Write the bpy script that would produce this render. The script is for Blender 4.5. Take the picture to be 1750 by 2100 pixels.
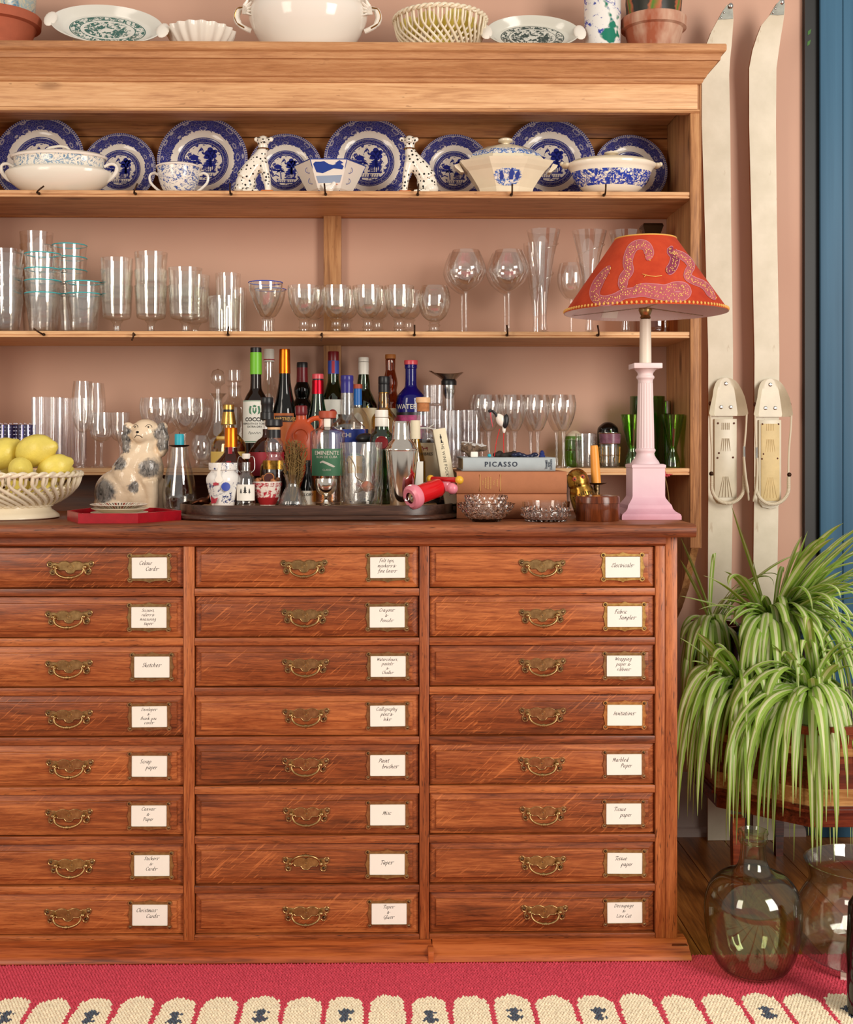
import bpy, bmesh, math, random
from mathutils import Vector, Matrix, Euler, noise as mnoise

sc = bpy.context.scene
for o in list(bpy.data.objects):
    bpy.data.objects.remove(o)
COL = sc.collection
PI = math.pi
rnd = random.Random(7)

# ---------------------------------------------------------------- camera
F, PPX, PPY, YAW = 2500.0, 823.0, 912.0, math.radians(0.8)
CAMZ = 1.055
cd = bpy.data.cameras.new('camera')
cam = bpy.data.objects.new('camera', cd)
COL.objects.link(cam)
cam.location = (0, 0, CAMZ)
cam.rotation_euler = (PI / 2, 0, -YAW)
cd.sensor_fit = 'HORIZONTAL'
cd.sensor_width = 36
cd.lens = 36 * F / 1750
cd.shift_x = (875 - PPX) / 1750
cd.shift_y = -(1050 - PPY) / 1750
cd.clip_start = 0.05
sc.camera = cam

# ---------------------------------------------------------------- light
w = bpy.data.worlds.new('room_light')
sc.world = w
w.use_nodes = True
bg = w.node_tree.nodes['Background']
bg.inputs[0].default_value = (1.0, 0.93, 0.86, 1)
bg.inputs[1].default_value = 0.47


def area(name, loc, target, sx, sy, power, col):
    d = bpy.data.lights.new(name, 'AREA')
    d.shape = 'RECTANGLE'
    d.size, d.size_y = sx, sy
    d.energy = power
    d.color = col
    o = bpy.data.objects.new(name, d)
    COL.objects.link(o)
    o.location = loc
    o.rotation_euler = (Vector(target) - Vector(loc)).to_track_quat('-Z', 'Y').to_euler()
    return o


area('window_daylight', (2.2, 0.15, 1.75), (0.2, 3.0, 1.1), 1.1, 2.1, 88, (1.0, 0.95, 0.87))
area('left_fill_light', (-2.1, 0.1, 1.9), (0.0, 3.0, 1.1), 0.9, 2.0, 42, (1.0, 0.89, 0.76))  # warm fill softbox added at left front; stands for no known door

vs = sc.view_settings
vs.view_transform = 'Standard'
vs.look = 'None'
vs.gamma = 1
vs.use_curve_mapping = False
vs.exposure = 0.08
cy = sc.cycles
cy.transparent_max_bounces = 48
cy.max_bounces = 10
cy.transmission_bounces = 10
cy.glossy_bounces = 4
cy.diffuse_bounces = 4
cy.caustics_reflective = False
cy.caustics_refractive = False
cy.use_denoising = True
cy.sample_clamp_indirect = 6

# ---------------------------------------------------------------- pixel helpers
FW = Vector((math.sin(YAW), math.cos(YAW), 0))
RT = Vector((math.cos(YAW), -math.sin(YAW), 0))
UP = Vector((0, 0, 1))
CAM = Vector((0, 0, CAMZ))


def ray(px, py):
    return FW + RT * ((px - PPX) / F) + UP * (-(py - PPY) / F)


def P(px, py, Y):
    d = ray(px, py)
    return CAM + d * (Y / d.y)


def PZ(px, py, Z):
    d = ray(px, py)
    return CAM + d * ((Z - CAMZ) / d.z)


def X(px, Y):
    return P(px, PPY, Y).x


def sc_at(px, Y):
    return (P(px, PPY, Y) - CAM).dot(FW) / F


def ZZ(px, py, Y):
    return P(px, py, Y).z


# ---------------------------------------------------------------- node helper
class N:
    def __init__(s, name):
        s.m = bpy.data.materials.new(name)
        s.m.use_nodes = True
        s.t = s.m.node_tree
        s.t.nodes.clear()
        s.out = s.t.nodes.new('ShaderNodeOutputMaterial')

    def lk(s, v, sock):
        if isinstance(v, bpy.types.NodeSocket):
            s.t.links.new(v, sock)
        elif isinstance(v, (tuple, list)) and len(v) == 3 and len(sock.default_value) == 4:
            sock.default_value = (*v, 1)
        else:
            sock.default_value = v

    def node(s, typ, **kw):
        n = s.t.nodes.new(typ)
        for k, v in kw.items():
            setattr(n, k, v)
        return n

    def math(s, op, a, b=0.0, c=None, clamp=False):
        n = s.node('ShaderNodeMath', operation=op, use_clamp=clamp)
        s.lk(a, n.inputs[0])
        s.lk(b, n.inputs[1])
        if c is not None:
            s.lk(c, n.inputs[2])
        return n.outputs[0]

    def mix(s, f, a, b, blend='MIX'):
        n = s.node('ShaderNodeMix', data_type='RGBA', blend_type=blend)
        s.lk(f, n.inputs[0])
        s.lk(a, n.inputs[6])
        s.lk(b, n.inputs[7])
        return n.outputs[2]

    def ramp(s, f, stops, interp='LINEAR'):
        n = s.node('ShaderNodeValToRGB')
        cr = n.color_ramp
        cr.interpolation = interp
        while len(cr.elements) < len(stops):
            cr.elements.new(0.5)
        for e, (p, c) in zip(cr.elements, stops):
            e.position = p
            e.color = (*c, 1) if len(c) == 3 else c
        s.lk(f, n.inputs[0])
        return n.outputs[0]

    def step(s, f, lo, hi):
        n = s.node('ShaderNodeMapRange')
        n.clamp = True
        s.lk(f, n.inputs[0])
        n.inputs[1].default_value = lo
        n.inputs[2].default_value = hi
        return n.outputs[0]

    def co(s, which='Object'):
        return s.node('ShaderNodeTexCoord').outputs[which]

    def map(s, v, scale=(1, 1, 1), rot=(0, 0, 0), loc=(0, 0, 0)):
        n = s.node('ShaderNodeMapping')
        s.lk(v, n.inputs[0])
        s.lk(loc, n.inputs[1])
        s.lk(rot, n.inputs[2])
        s.lk(scale, n.inputs[3])
        return n.outputs[0]

    def noise(s, v, scale=5, detail=3, rough=0.5, dist=0.0, out=0):
        n = s.node('ShaderNodeTexNoise')
        s.lk(v, n.inputs['Vector'])
        n.inputs['Scale'].default_value = scale
        n.inputs['Detail'].default_value = detail
        n.inputs['Roughness'].default_value = rough
        n.inputs['Distortion'].default_value = dist
        return n.outputs[out]

    def vor(s, v, scale=5, rand=1.0, feature='F1', out=0):
        n = s.node('ShaderNodeTexVoronoi', feature=feature)
        s.lk(v, n.inputs['Vector'])
        n.inputs['Scale'].default_value = scale
        if 'Randomness' in n.inputs:
            n.inputs['Randomness'].default_value = rand
        return n.outputs[out]

    def sep(s, v):
        n = s.node('ShaderNodeSeparateXYZ')
        s.lk(v, n.inputs[0])
        return n.outputs

    def comb(s, x, y, z):
        n = s.node('ShaderNodeCombineXYZ')
        for i, v in enumerate((x, y, z)):
            s.lk(v, n.inputs[i])
        return n.outputs[0]

    def vadd(s, a, b):
        n = s.node('ShaderNodeVectorMath', operation='ADD')
        s.lk(a, n.inputs[0])
        s.lk(b, n.inputs[1])
        return n.outputs[0]

    def vdist(s, a, b):
        n = s.node('ShaderNodeVectorMath', operation='DISTANCE')
        s.lk(a, n.inputs[0])
        s.lk(b, n.inputs[1])
        return n.outputs[1]

    def bump(s, h, strength=0.2, dist=0.002):
        n = s.node('ShaderNodeBump')
        n.inputs['Strength'].default_value = strength
        n.inputs['Distance'].default_value = dist
        s.lk(h, n.inputs['Height'])
        return n.outputs[0]

    def rand(s):
        return s.node('ShaderNodeObjectInfo').outputs['Random']

    def bsdf(s, col, rough=0.5, metal=0.0, normal=None, spec=0.5, coat=0.0, trans=0.0, ior=1.45, sub=0.0):
        n = s.node('ShaderNodeBsdfPrincipled')
        s.lk(col, n.inputs['Base Color'])
        s.lk(rough, n.inputs['Roughness'])
        s.lk(metal, n.inputs['Metallic'])
        n.inputs['Specular IOR Level'].default_value = spec
        n.inputs['Coat Weight'].default_value = coat
        n.inputs['Coat Roughness'].default_value = 0.08
        n.inputs['Transmission Weight'].default_value = trans
        n.inputs['IOR'].default_value = ior
        if sub:
            n.inputs['Subsurface Weight'].default_value = sub
            n.inputs['Subsurface Radius'].default_value = (0.006, 0.004, 0.002)
        if normal is not None:
            s.lk(normal, n.inputs['Normal'])
        s.t.links.new(n.outputs[0], s.out.inputs[0])
        return n


def srgb(r, g, b):
    f = lambda c: (c / 255 / 12.92) if c <= 10 else ((c / 255 + 0.055) / 1.055) ** 2.4
    return (f(r), f(g), f(b))


M = {}


def paint(name, col, rough=0.5, vary=0.0, vscale=20, bump=0.0, bscale=80, spec=0.5, coat=0.0, metal=0.0, sub=0.0):
    n = N(name)
    c = col
    v = n.co()
    if vary:
        f = n.noise(v, vscale, 4, 0.6)
        c = n.mix(n.step(f, 0.3, 0.7), tuple(x * (1 - vary) for x in col), tuple(min(1, x * (1 + vary)) for x in col))
    nm = n.bump(n.noise(v, bscale, 4, 0.6), bump, 0.002) if bump else None
    n.bsdf(c, rough, metal, nm, spec, coat, sub=sub)
    M[name] = n.m
    return n.m


def metal(name, col, rough=0.25, vary=0.25, vscale=60, dark=None):
    n = N(name)
    v = n.co()
    f = n.noise(v, vscale, 4, 0.6)
    d = dark or tuple(x * (1 - vary) for x in col)
    c = n.mix(n.step(f, 0.35, 0.65), d, col)
    r = n.math('ADD', n.math('MULTIPLY', f, 0.15), rough - 0.07)
    n.bsdf(c, r, 1.0)
    M[name] = n.m
    return n.m


def glass(name, tint=(0.97, 0.97, 0.97), edge=(0.62, 0.62, 0.60), refl=1.0, rough=0.015):
    """thin blown glass: light passes straight through, the surface reflects by Fresnel, long paths tint"""
    n = N(name)
    lw = n.node('ShaderNodeLayerWeight')
    lw.inputs[0].default_value = 0.5
    fac = n.math('POWER', lw.outputs['Facing'], 4.0)
    tr = n.node('ShaderNodeBsdfTransparent')
    n.lk(n.mix(fac, tint, edge), tr.inputs[0])
    schlick = n.math('ADD', 0.06, n.math('MULTIPLY', n.math('POWER', lw.outputs['Facing'], 5.0), 0.6))
    gl = n.node('ShaderNodeBsdfGlossy')
    gl.inputs['Roughness'].default_value = rough
    gl.inputs[0].default_value = (1, 1, 1, 1)
    mx = n.node('ShaderNodeMixShader')
    n.lk(n.math('MULTIPLY', schlick, refl, clamp=True), mx.inputs[0])
    n.t.links.new(tr.outputs[0], mx.inputs[1])
    n.t.links.new(gl.outputs[0], mx.inputs[2])
    n.t.links.new(mx.outputs[0], n.out.inputs[0])
    M[name] = n.m
    return n.m


def crystal(name, col=(1, 1, 1), ior=1.5):
    n = N(name)
    n.bsdf(col, 0.0, 0, None, 0.5, trans=1.0, ior=ior)
    M[name] = n.m


def wood(name, dark, mid, light, grain='x', scale=1.0, rough=0.38, fleck=0.0, knots=0.0, bump=0.12, contrast=1.0, spec=0.5, pores=0.5):
    n = N(name)
    v = n.co()
    r = n.rand()
    off = n.comb(n.math('MULTIPLY', r, 13.7), n.math('MULTIPLY', r, 7.1), n.math('MULTIPLY', r, 21.3))
    v = n.vadd(v, off)
    if grain == 'z':
        v = n.map(v, rot=(0, PI / 2, 0))
    elif grain == 'y':
        v = n.map(v, rot=(0, 0, PI / 2))
    vs_ = n.map(v, scale=(2.4 * scale, 36 * scale, 36 * scale))
    f1 = n.noise(vs_, 1.0, 5, 0.62, 1.2)
    vs2 = n.map(v, scale=(14 * scale, 240 * scale, 240 * scale))
    f2 = n.noise(vs2, 1.0, 3, 0.6)
    vs3 = n.map(v, scale=(1.3, 5, 5))
    f3 = n.noise(vs3, 1.0, 2, 0.5)
    t = n.math('ADD', n.math('MULTIPLY', f1, 0.52), n.math('ADD', n.math('MULTIPLY', f2, 0.34), n.math('MULTIPLY', f3, 0.30)))
    t = n.math('ADD', t, n.math('MULTIPLY', n.math('SUBTRACT', r, 0.5), 0.16))
    c = n.ramp(t, [(0.57 - 0.18 / contrast, dark), (0.57, mid), (0.57 + 0.17 / contrast, light)])
    if pores:
        vp = n.map(v, scale=(26 * scale, 420 * scale, 420 * scale))
        pr = n.noise(vp, 1.0, 2, 0.5)
        c = n.mix(n.math('MULTIPLY', n.step(pr, 0.62, 0.70), pores), c, tuple(x * 0.35 for x in dark))
    if fleck:
        vf = n.map(n.map(v, rot=(0, -0.85, 0)), scale=(300, 60, 20))
        ff = n.noise(vf, 1.0, 2, 0.5, 0.5)
        gate = n.step(n.noise(v, 5.0, 1, 0.5), 0.45, 0.6)
        fk = n.math('MULTIPLY', n.math('MULTIPLY', n.step(ff, 0.60, 0.68), gate), fleck)
        c = n.mix(fk, c, tuple(min(1, x * 1.5) for x in light))
    if knots:
        vk = n.map(v, scale=(3.0, 7.0, 7.0))
        kd = n.vor(vk, 1.0, 1.0)
        c = n.mix(n.math('MULTIPLY', n.step(kd, 0.13, 0.05), knots), c, tuple(x * 0.45 for x in dark))
        vd = n.map(v, scale=(30, 90, 90))
        c = n.mix(n.math('MULTIPLY', n.step(n.noise(vd, 1, 2, .6), 0.70, 0.76), 0.6 * knots), c, tuple(x * 0.5 for x in dark))
    nm = n.bump(n.math('ADD', f2, f1), bump, 0.001)
    rr = n.math('ADD', n.math('MULTIPLY', f1, 0.2), rough - 0.1)
    n.bsdf(c, rr, 0, nm, spec)
    M[name] = n.m
    return n.m


def transfer(name, white, blue, scale=60, bands=None, thr=0.5, rough=0.12, axis=2, soft=0.03, second=None, mode='noise'):
    """glazed ceramic with a printed ornament between heights (object z)"""
    n = N(name)
    v = n.co()
    z = n.sep(v)[axis]
    f = n.noise(v, scale, 4, 0.7, 1.5)
    f = n.math('ADD', n.math('MULTIPLY', f, 0.7), n.math('MULTIPLY', n.noise(v, scale * 3.1, 2, 0.6, 0.8), 0.3))
    pat = n.step(f, thr - soft, thr + soft)
    if bands:
        tot = 0.0
        for a, b in bands:
            g = n.math('MULTIPLY', n.math('GREATER_THAN', z, a), n.math('LESS_THAN', z, b))
            tot = n.math('ADD', tot, g)
        pat = n.math('MULTIPLY', pat, tot)
    bl = n.mix(n.noise(v, scale * 0.5, 2), tuple(x * 0.6 for x in blue), tuple(min(1, x * 1.6) for x in blue))
    c = n.mix(pat, white, bl)
    if second:
        g2 = n.step(n.noise(n.vadd(v, (3.1, 1.7, 5.2)), scale * 0.6, 3, 0.6), 0.60, 0.63)
        c = n.mix(g2, c, second)
    n.bsdf(c, rough)
    M[name] = n.m
    return n.m


# ---------------------------------------------------------------- mesh helper
class MB:
    def __init__(s):
        s.v, s.f, s.mi, s.uv = [], [], [], None
        s.cur = 0

    def add(s, vs_, fs):
        o = len(s.v)
        s.v += [tuple(p) for p in vs_]
        for f in fs:
            s.f.append(tuple(i + o for i in f))
            s.mi.append(s.cur)
        return s

    def box(s, x0, x1, y0, y1, z0, z1, bev=0.0):
        if bev <= 0:
            vs_ = [(x, y, z) for z in (z0, z1) for y in (y0, y1) for x in (x0, x1)]
            return s.add(vs_, [(0, 2, 3, 1), (4, 5, 7, 6), (0, 1, 5, 4), (2, 6, 7, 3), (0, 4, 6, 2), (1, 3, 7, 5)])
        b = bev
        bm = bmesh.new()
        bmesh.ops.create_cube(bm, size=1)
        for vv in bm.verts:
            vv.co = Vector(((x0 + x1) / 2 + vv.co.x * (x1 - x0), (y0 + y1) / 2 + vv.co.y * (y1 - y0), (z0 + z1) / 2 + vv.co.z * (z1 - z0)))
        bmesh.ops.bevel(bm, geom=list(bm.edges), offset=b, segments=2, affect='EDGES', profile=0.5)
        return s.bm(bm)

    def bm(s, bm):
        bm.verts.index_update()
        vs_ = [v.co.copy() for v in bm.verts]
        fs = [[v.index for v in f.verts] for f in bm.faces]
        bm.free()
        return s.add(vs_, fs)

    def lathe(s, prof, n=40, c=(0, 0, 0), mod=None, a0=0.0, a1=2 * PI, sx=1.0, sy=1.0):
        full = abs(a1 - a0 - 2 * PI) < 1e-6
        m = n if full else n + 1
        rings = []
        vs_ = []
        for r, z in prof:
            if r <= 1e-7:
                rings.append([len(vs_)] * m)
                vs_.append((c[0], c[1], c[2] + z))
            else:
                row = []
                for i in range(m):
                    a = a0 + (a1 - a0) * i / n
                    rr = r * (mod(a, z, r) if mod else 1)
                    row.append(len(vs_))
                    vs_.append((c[0] + rr * math.cos(a) * sx, c[1] + rr * math.sin(a) * sy, c[2] + z))
                rings.append(row)
        fs = []
        for k in range(len(rings) - 1):
            A, B = rings[k], rings[k + 1]
            for i in range(n):
                j = (i + 1) % m
                q = [A[i], A[j], B[j], B[i]]
                q2 = []
                for t in q:
                    if t not in q2:
                        q2.append(t)
                if len(q2) >= 3:
                    fs.append(q2)
        return s.add(vs_, fs)

    def tube(s, pts, rad, n=8, cap=True, closed=False, flat=1.0):
        pts = [Vector(p) for p in pts]
        k = len(pts)
        rs = rad if isinstance(rad, (list, tuple)) else [rad] * k
        rings = []
        vs_ = []
        prev = None
        for i, p in enumerate(pts):
            if closed:
                t = pts[(i + 1) % k] - pts[i - 1]
            else:
                t = pts[min(i + 1, k - 1)] - pts[max(i - 1, 0)]
            if t.length < 1e-9:
                t = Vector((0, 0, 1))
            t.normalize()
            if prev is None:
                a = Vector((0, 0, 1)) if abs(t.z) < 0.9 else Vector((1, 0, 0))
                u = t.cross(a).normalized()
            else:
                u = (prev - t * prev.dot(t))
                u = u.normalized() if u.length > 1e-6 else t.orthogonal().normalized()
            prev = u
            b = t.cross(u)
            row = []
            for j in range(n):
                an = 2 * PI * j / n
                row.append(len(vs_))
                vs_.append(p + (u * math.cos(an) + b * math.sin(an) * flat) * rs[i])
            rings.append(row)
        fs = []
        for i in range(k if closed else k - 1):
            A, B = rings[i], rings[(i + 1) % k]
            for j in range(n):
                fs.append((A[j], A[(j + 1) % n], B[(j + 1) % n], B[j]))
        if cap and not closed:
            fs.append(tuple(reversed(rings[0])))
            fs.append(tuple(rings[-1]))
        return s.add(vs_, fs)

    def ball(s, c, r, n=16, m=10, rot=None):
        rx, ry, rz = r if isinstance(r, (tuple, list)) else (r, r, r)
        vs_, fs = [], []
        c = Vector(c)
        for i in range(m + 1):
            ph = PI * i / m
            for j in range(n):
                a = 2 * PI * j / n
                p = Vector((rx * math.sin(ph) * math.cos(a), ry * math.sin(ph) * math.sin(a), rz * math.cos(ph)))
                if rot is not None:
                    p = rot @ p
                vs_.append(c + p)
        for i in range(m):
            for j in range(n):
                fs.append((i * n + j, (i + 1) * n + j, (i + 1) * n + (j + 1) % n, i * n + (j + 1) % n))
        s.add(vs_, fs)
        return s

    def prism(s, pts, d, plane='xz', at=0.0):
        """outline pts in a plane, extruded by d along the third axis from at"""
        def mk(p, t):
            return {'xz': (p[0], t, p[1]), 'xy': (p[0], p[1], t), 'yz': (t, p[0], p[1])}[plane]
        k = len(pts)
        vs_ = [mk(p, at) for p in pts] + [mk(p, at + d) for p in pts]
        fs = [tuple(range(k)), tuple(reversed(range(k, 2 * k)))]
        for i in range(k):
            j = (i + 1) % k
            fs.append((i, i + k, j + k, j))
        return s.add(vs_, fs)

    def sweep(s, prof, x0, x1):
        """profile (y,z) closed, swept along x"""
        k = len(prof)
        vs_ = [(x0, y, z) for y, z in prof] + [(x1, y, z) for y, z in prof]
        fs = [tuple(reversed(range(k))), tuple(range(k, 2 * k))]
        for i in range(k):
            j = (i + 1) % k
            fs.append((i, j, j + k, i + k))
        return s.add(vs_, fs)

    def mesh(s, name, mats, off=None, smooth=35, fix=True):
        me = bpy.data.meshes.new(name)
        vs_ = s.v if off is None else [(a - off[0], b - off[1], c - off[2]) for a, b, c in s.v]
        me.from_pydata(vs_, [], s.f)
        if not isinstance(mats, (list, tuple)):
            mats = [mats]
        for m in mats:
            me.materials.append(M[m] if isinstance(m, str) else m)
        if len(mats) > 1:
            me.polygons.foreach_set('material_index', s.mi)
        if fix:
            bm = bmesh.new()
            bm.from_mesh(me)
            bmesh.ops.recalc_face_normals(bm, faces=bm.faces)
            bm.to_mesh(me)
            bm.free()
        if smooth:
            me.polygons.foreach_set('use_smooth', [True] * len(me.polygons))
            me.set_sharp_from_angle(angle=math.radians(smooth))
        me.update()
        return me

    def build(s, name, mats, parent=None, off=None, loc=None, rot=None, smooth=35, fix=True):
        me = s.mesh(name, mats, off, smooth, fix)
        return put(me, name, parent, loc, rot)


def put(me, name, parent=None, loc=None, rot=None):
    o = bpy.data.objects.new(name, me)
    COL.objects.link(o)
    if parent is not None:
        o.parent = parent
    if loc is not None:
        o.location = loc
    if rot is not None:
        o.rotation_euler = rot
    return o


def tag(o, label, cat, group=None, kind=None):
    if label:
        o['label'] = label
    if cat:
        o['category'] = cat
    if group:
        o['group'] = group
    if kind:
        o['kind'] = kind
    return o


def struct(o):
    o['kind'] = 'structure'
    return o


def thing(name, label, cat, loc=(0, 0, 0), rot=None, group=None):
    o = bpy.data.objects.new(name, None)
    COL.objects.link(o)
    o.location = loc
    o.empty_display_size = 0.02
    if rot is not None:
        o.rotation_euler = rot
    return tag(o, label, cat, group)


def dup(root, loc=None, rot=None, label=None):
    r = root.copy()
    COL.objects.link(r)
    if loc is not None:
        r.location = loc
    if rot is not None:
        r.rotation_euler = rot
    if label:
        r['label'] = label
    for ch in root.children:
        c = ch.copy()
        COL.objects.link(c)
        c.parent = r
        for g in ch.children:
            d = g.copy()
            COL.objects.link(d)
            d.parent = c
    return r


def fuse(mb, name, mat, voxel, smooth=3):
    """melt overlapping shapes into one continuous skin"""
    me = mb.mesh(name, mat)
    o = bpy.data.objects.new(name, me)
    COL.objects.link(o)
    md = o.modifiers.new('r', 'REMESH')
    md.mode = 'VOXEL'
    md.voxel_size = voxel
    sm = o.modifiers.new('s', 'SMOOTH')
    sm.iterations = smooth
    sm.factor = 0.5
    dg = bpy.context.evaluated_depsgraph_get()
    dg.update()
    res = bpy.data.meshes.new_from_object(o.evaluated_get(dg))
    bpy.data.objects.remove(o)
    bpy.data.meshes.remove(me)
    res.name = name
    res.polygons.foreach_set('use_smooth', [True] * len(res.polygons))
    if not res.materials:
        res.materials.append(M[mat])
    return res


def text_mesh(body, size, align='CENTER', space=1.0, bold=0.0, shear=0.0, line=1.0):
    c = bpy.data.curves.new('t', 'FONT')
    c.body = body
    c.size = size
    c.align_x = align
    c.align_y = 'CENTER'
    c.space_character = space
    c.space_line = line
    c.shear = shear
    c.offset = bold
    c.resolution_u = 2
    o = bpy.data.objects.new('t', c)
    COL.objects.link(o)
    dg = bpy.context.evaluated_depsgraph_get()
    dg.update()
    me = bpy.data.meshes.new_from_object(o.evaluated_get(dg))
    vs_ = [(v.co.x, 0.0, v.co.y) for v in me.vertices]
    fs = [tuple(p.vertices) for p in me.polygons]
    bpy.data.objects.remove(o)
    bpy.data.meshes.remove(me)
    bpy.data.curves.remove(c)
    return vs_, fs


def wrap(vs_, r, a=0.0):
    """lay flat xz lettering round an upright cylinder facing -y"""
    return [(r * math.sin(x / r + a), -r * math.cos(x / r + a), z) for x, y, z in vs_]


def catmull(pts, k=4, closed=False):
    pts = [Vector(p) for p in pts]
    n = len(pts)
    out = []
    rng = range(n) if closed else range(n - 1)
    for i in rng:
        p1, p2 = pts[i], pts[(i + 1) % n]
        p0 = pts[i - 1] if (closed or i > 0) else p1 * 2 - p2
        p3 = pts[(i + 2) % n] if (closed or i + 2 < n) else p2 * 2 - p1
        for j in range(k):
            t = j / k
            out.append(0.5 * ((2 * p1) + (p2 - p0) * t + (2 * p0 - 5 * p1 + 4 * p2 - p3) * t * t + (3 * p1 - p0 - 3 * p2 + p3) * t ** 3))
    if not closed:
        out.append(pts[-1])
    return out


# ---------------------------------------------------------------- italic pen hand
BOWL = [(.6, .88), (.35, 1), (.1, .7), (.08, .3), (.25, 0), (.5, .25), (.62, .95)]
G = {
    'a': ([BOWL, [(.62, .95), (.58, .3), (.7, 0), (.85, .12)]], .88),
    'b': ([[(.14, 1.8), (.08, .1), (.3, 0), (.58, .3), (.5, .85), (.3, .95), (.1, .6)]], .74),
    'c': ([[(.55, .85), (.35, 1), (.1, .7), (.08, .3), (.28, 0), (.6, .2)]], .7),
    'd': ([BOWL, [(.74, 1.8), (.6, .3), (.7, 0), (.85, .1)]], .9),
    'e': ([[(.1, .5), (.5, .65), (.48, .95), (.3, 1), (.1, .7), (.08, .3), (.28, 0), (.6, .2)]], .7),
    'f': ([[(.7, 1.65), (.5, 1.8), (.36, 1.4), (.2, -.4), (0, -.6)], [(.08, .95), (.6, .95)]], .6),
    'g': ([[(.6, .88), (.35, 1), (.1, .7), (.1, .3), (.3, .05), (.55, .3)], [(.62, .95), (.55, -.4), (.3, -.7), (0, -.5)]], .82),
    'h': ([[(.14, 1.8), (.08, 0)], [(.08, .5), (.35, .98), (.55, .8), (.52, .2), (.65, 0), (.78, .1)]], .84),
    'i': ([[(.12, .95), (.1, .15), (.22, 0), (.35, .1)], [(.2, 1.35), (.23, 1.45)]], .42),
    'k': ([[(.14, 1.8), (.08, 0)], [(.1, .5), (.5, .95), (.45, .65), (.15, .5), (.6, 0), (.75, .05)]], .76),
    'l': ([[(.16, 1.8), (.1, .2), (.22, 0), (.36, .1)]], .42),
    'm': ([[(.1, .95), (.06, 0)], [(.08, .5), (.3, .98), (.42, .8), (.38, 0)], [(.4, .5), (.65, .98), (.78, .8), (.74, .2), (.86, 0), (.98, .1)]], 1.06),
    'n': ([[(.1, .95), (.06, 0)], [(.08, .5), (.35, .98), (.52, .8), (.48, .2), (.6, 0), (.74, .1)]], .8),
    'o': ([[(.35, 1), (.1, .7), (.1, .3), (.3, 0), (.55, .3), (.55, .75), (.35, 1)]], .72),
    'p': ([[(.14, .95), (0, -.8)], [(.1, .5), (.35, .98), (.6, .7), (.5, .2), (.25, 0), (.08, .2)]], .76),
    'r': ([[(.1, .95), (.06, 0)], [(.08, .5), (.3, .92), (.5, .92)]], .56),
    's': ([[(.5, .88), (.3, 1), (.12, .8), (.45, .3), (.35, .03), (.05, .1)]], .6),
    't': ([[(.26, 1.4), (.15, .2), (.28, 0), (.45, .1)], [(.02, .95), (.5, .98)]], .52),
    'u': ([[(.1, .95), (.08, .25), (.25, 0), (.5, .4)], [(.58, .95), (.54, .2), (.66, 0), (.78, .1)]], .85),
    'v': ([[(.0, .85), (.18, .95), (.28, .05), (.62, .95)]], .66),
    'w': ([[(.0, .85), (.15, .95), (.22, .05), (.5, .8), (.58, .05), (.92, .95)]], .95),
    'y': ([[(.08, .95), (.1, .3), (.28, .1), (.52, .4)], [(.6, .95), (.5, -.4), (.25, -.7), (0, -.5)]], .8),
    '&': ([[(.78, .0), (.32, .72), (.3, .98), (.5, 1.08), (.58, .9), (.12, .38), (.14, .06), (.42, .0), (.8, .5), (1.3, .66)]], 1.05),
    ',': ([[(.12, .1), (.02, -.3)]], .3),
    'C': ([[(.85, 1.35), (.55, 1.6), (.15, 1.1), (.12, .4), (.4, 0), (.85, .2)]], .9),
    'S': ([[(.8, 1.45), (.5, 1.6), (.25, 1.3), (.65, .6), (.5, .08), (.05, .15)]], .85),
    'E': ([[(.85, 1.4), (.5, 1.6), (.25, 1.25), (.5, .9), (.15, .5), (.3, .02), (.85, .25)]], .9),
    'P': ([[(.34, 1.5), (.15, -.1)], [(0, 1.2), (.4, 1.6), (.8, 1.3), (.65, .8), (.25, .75)]], .85),
    'F': ([[(.3, 1.55), (.1, -.2)], [(.05, 1.35), (.3, 1.6), (.95, 1.6)], [(.2, .85), (.65, .9)]], .8),
    'W': ([[(.05, 1.3), (.2, 1.55), (.25, .05), (.6, 1.3), (.7, .05), (1.15, 1.55)]], 1.15),
    'I': ([[(.32, 1.6), (.1, 0)]], .42),
    'M': ([[(0, .1), (.2, .2), (.35, 1.55), (.6, .4), (.95, 1.55), (.9, .1), (1.05, 0)]], 1.15),
    'T': ([[(0, 1.3), (.2, 1.6), (1.1, 1.6)], [(.58, 1.6), (.4, .1), (.2, 0)]], .85),
    'G': ([[(.85, 1.35), (.55, 1.6), (.15, 1.1), (.12, .5), (.4, .1), (.75, .5)], [(.85, .8), (.7, -.4), (.35, -.65)]], .95),
    'D': ([[(.34, 1.5), (.15, .05), (.6, .1), (.95, .7), (.8, 1.4), (.1, 1.5)]], 1.05),
    'L': ([[(.36, 1.6), (.15, .05), (.8, 0)]], .8),
    ' ': ([], .5),
}


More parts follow.
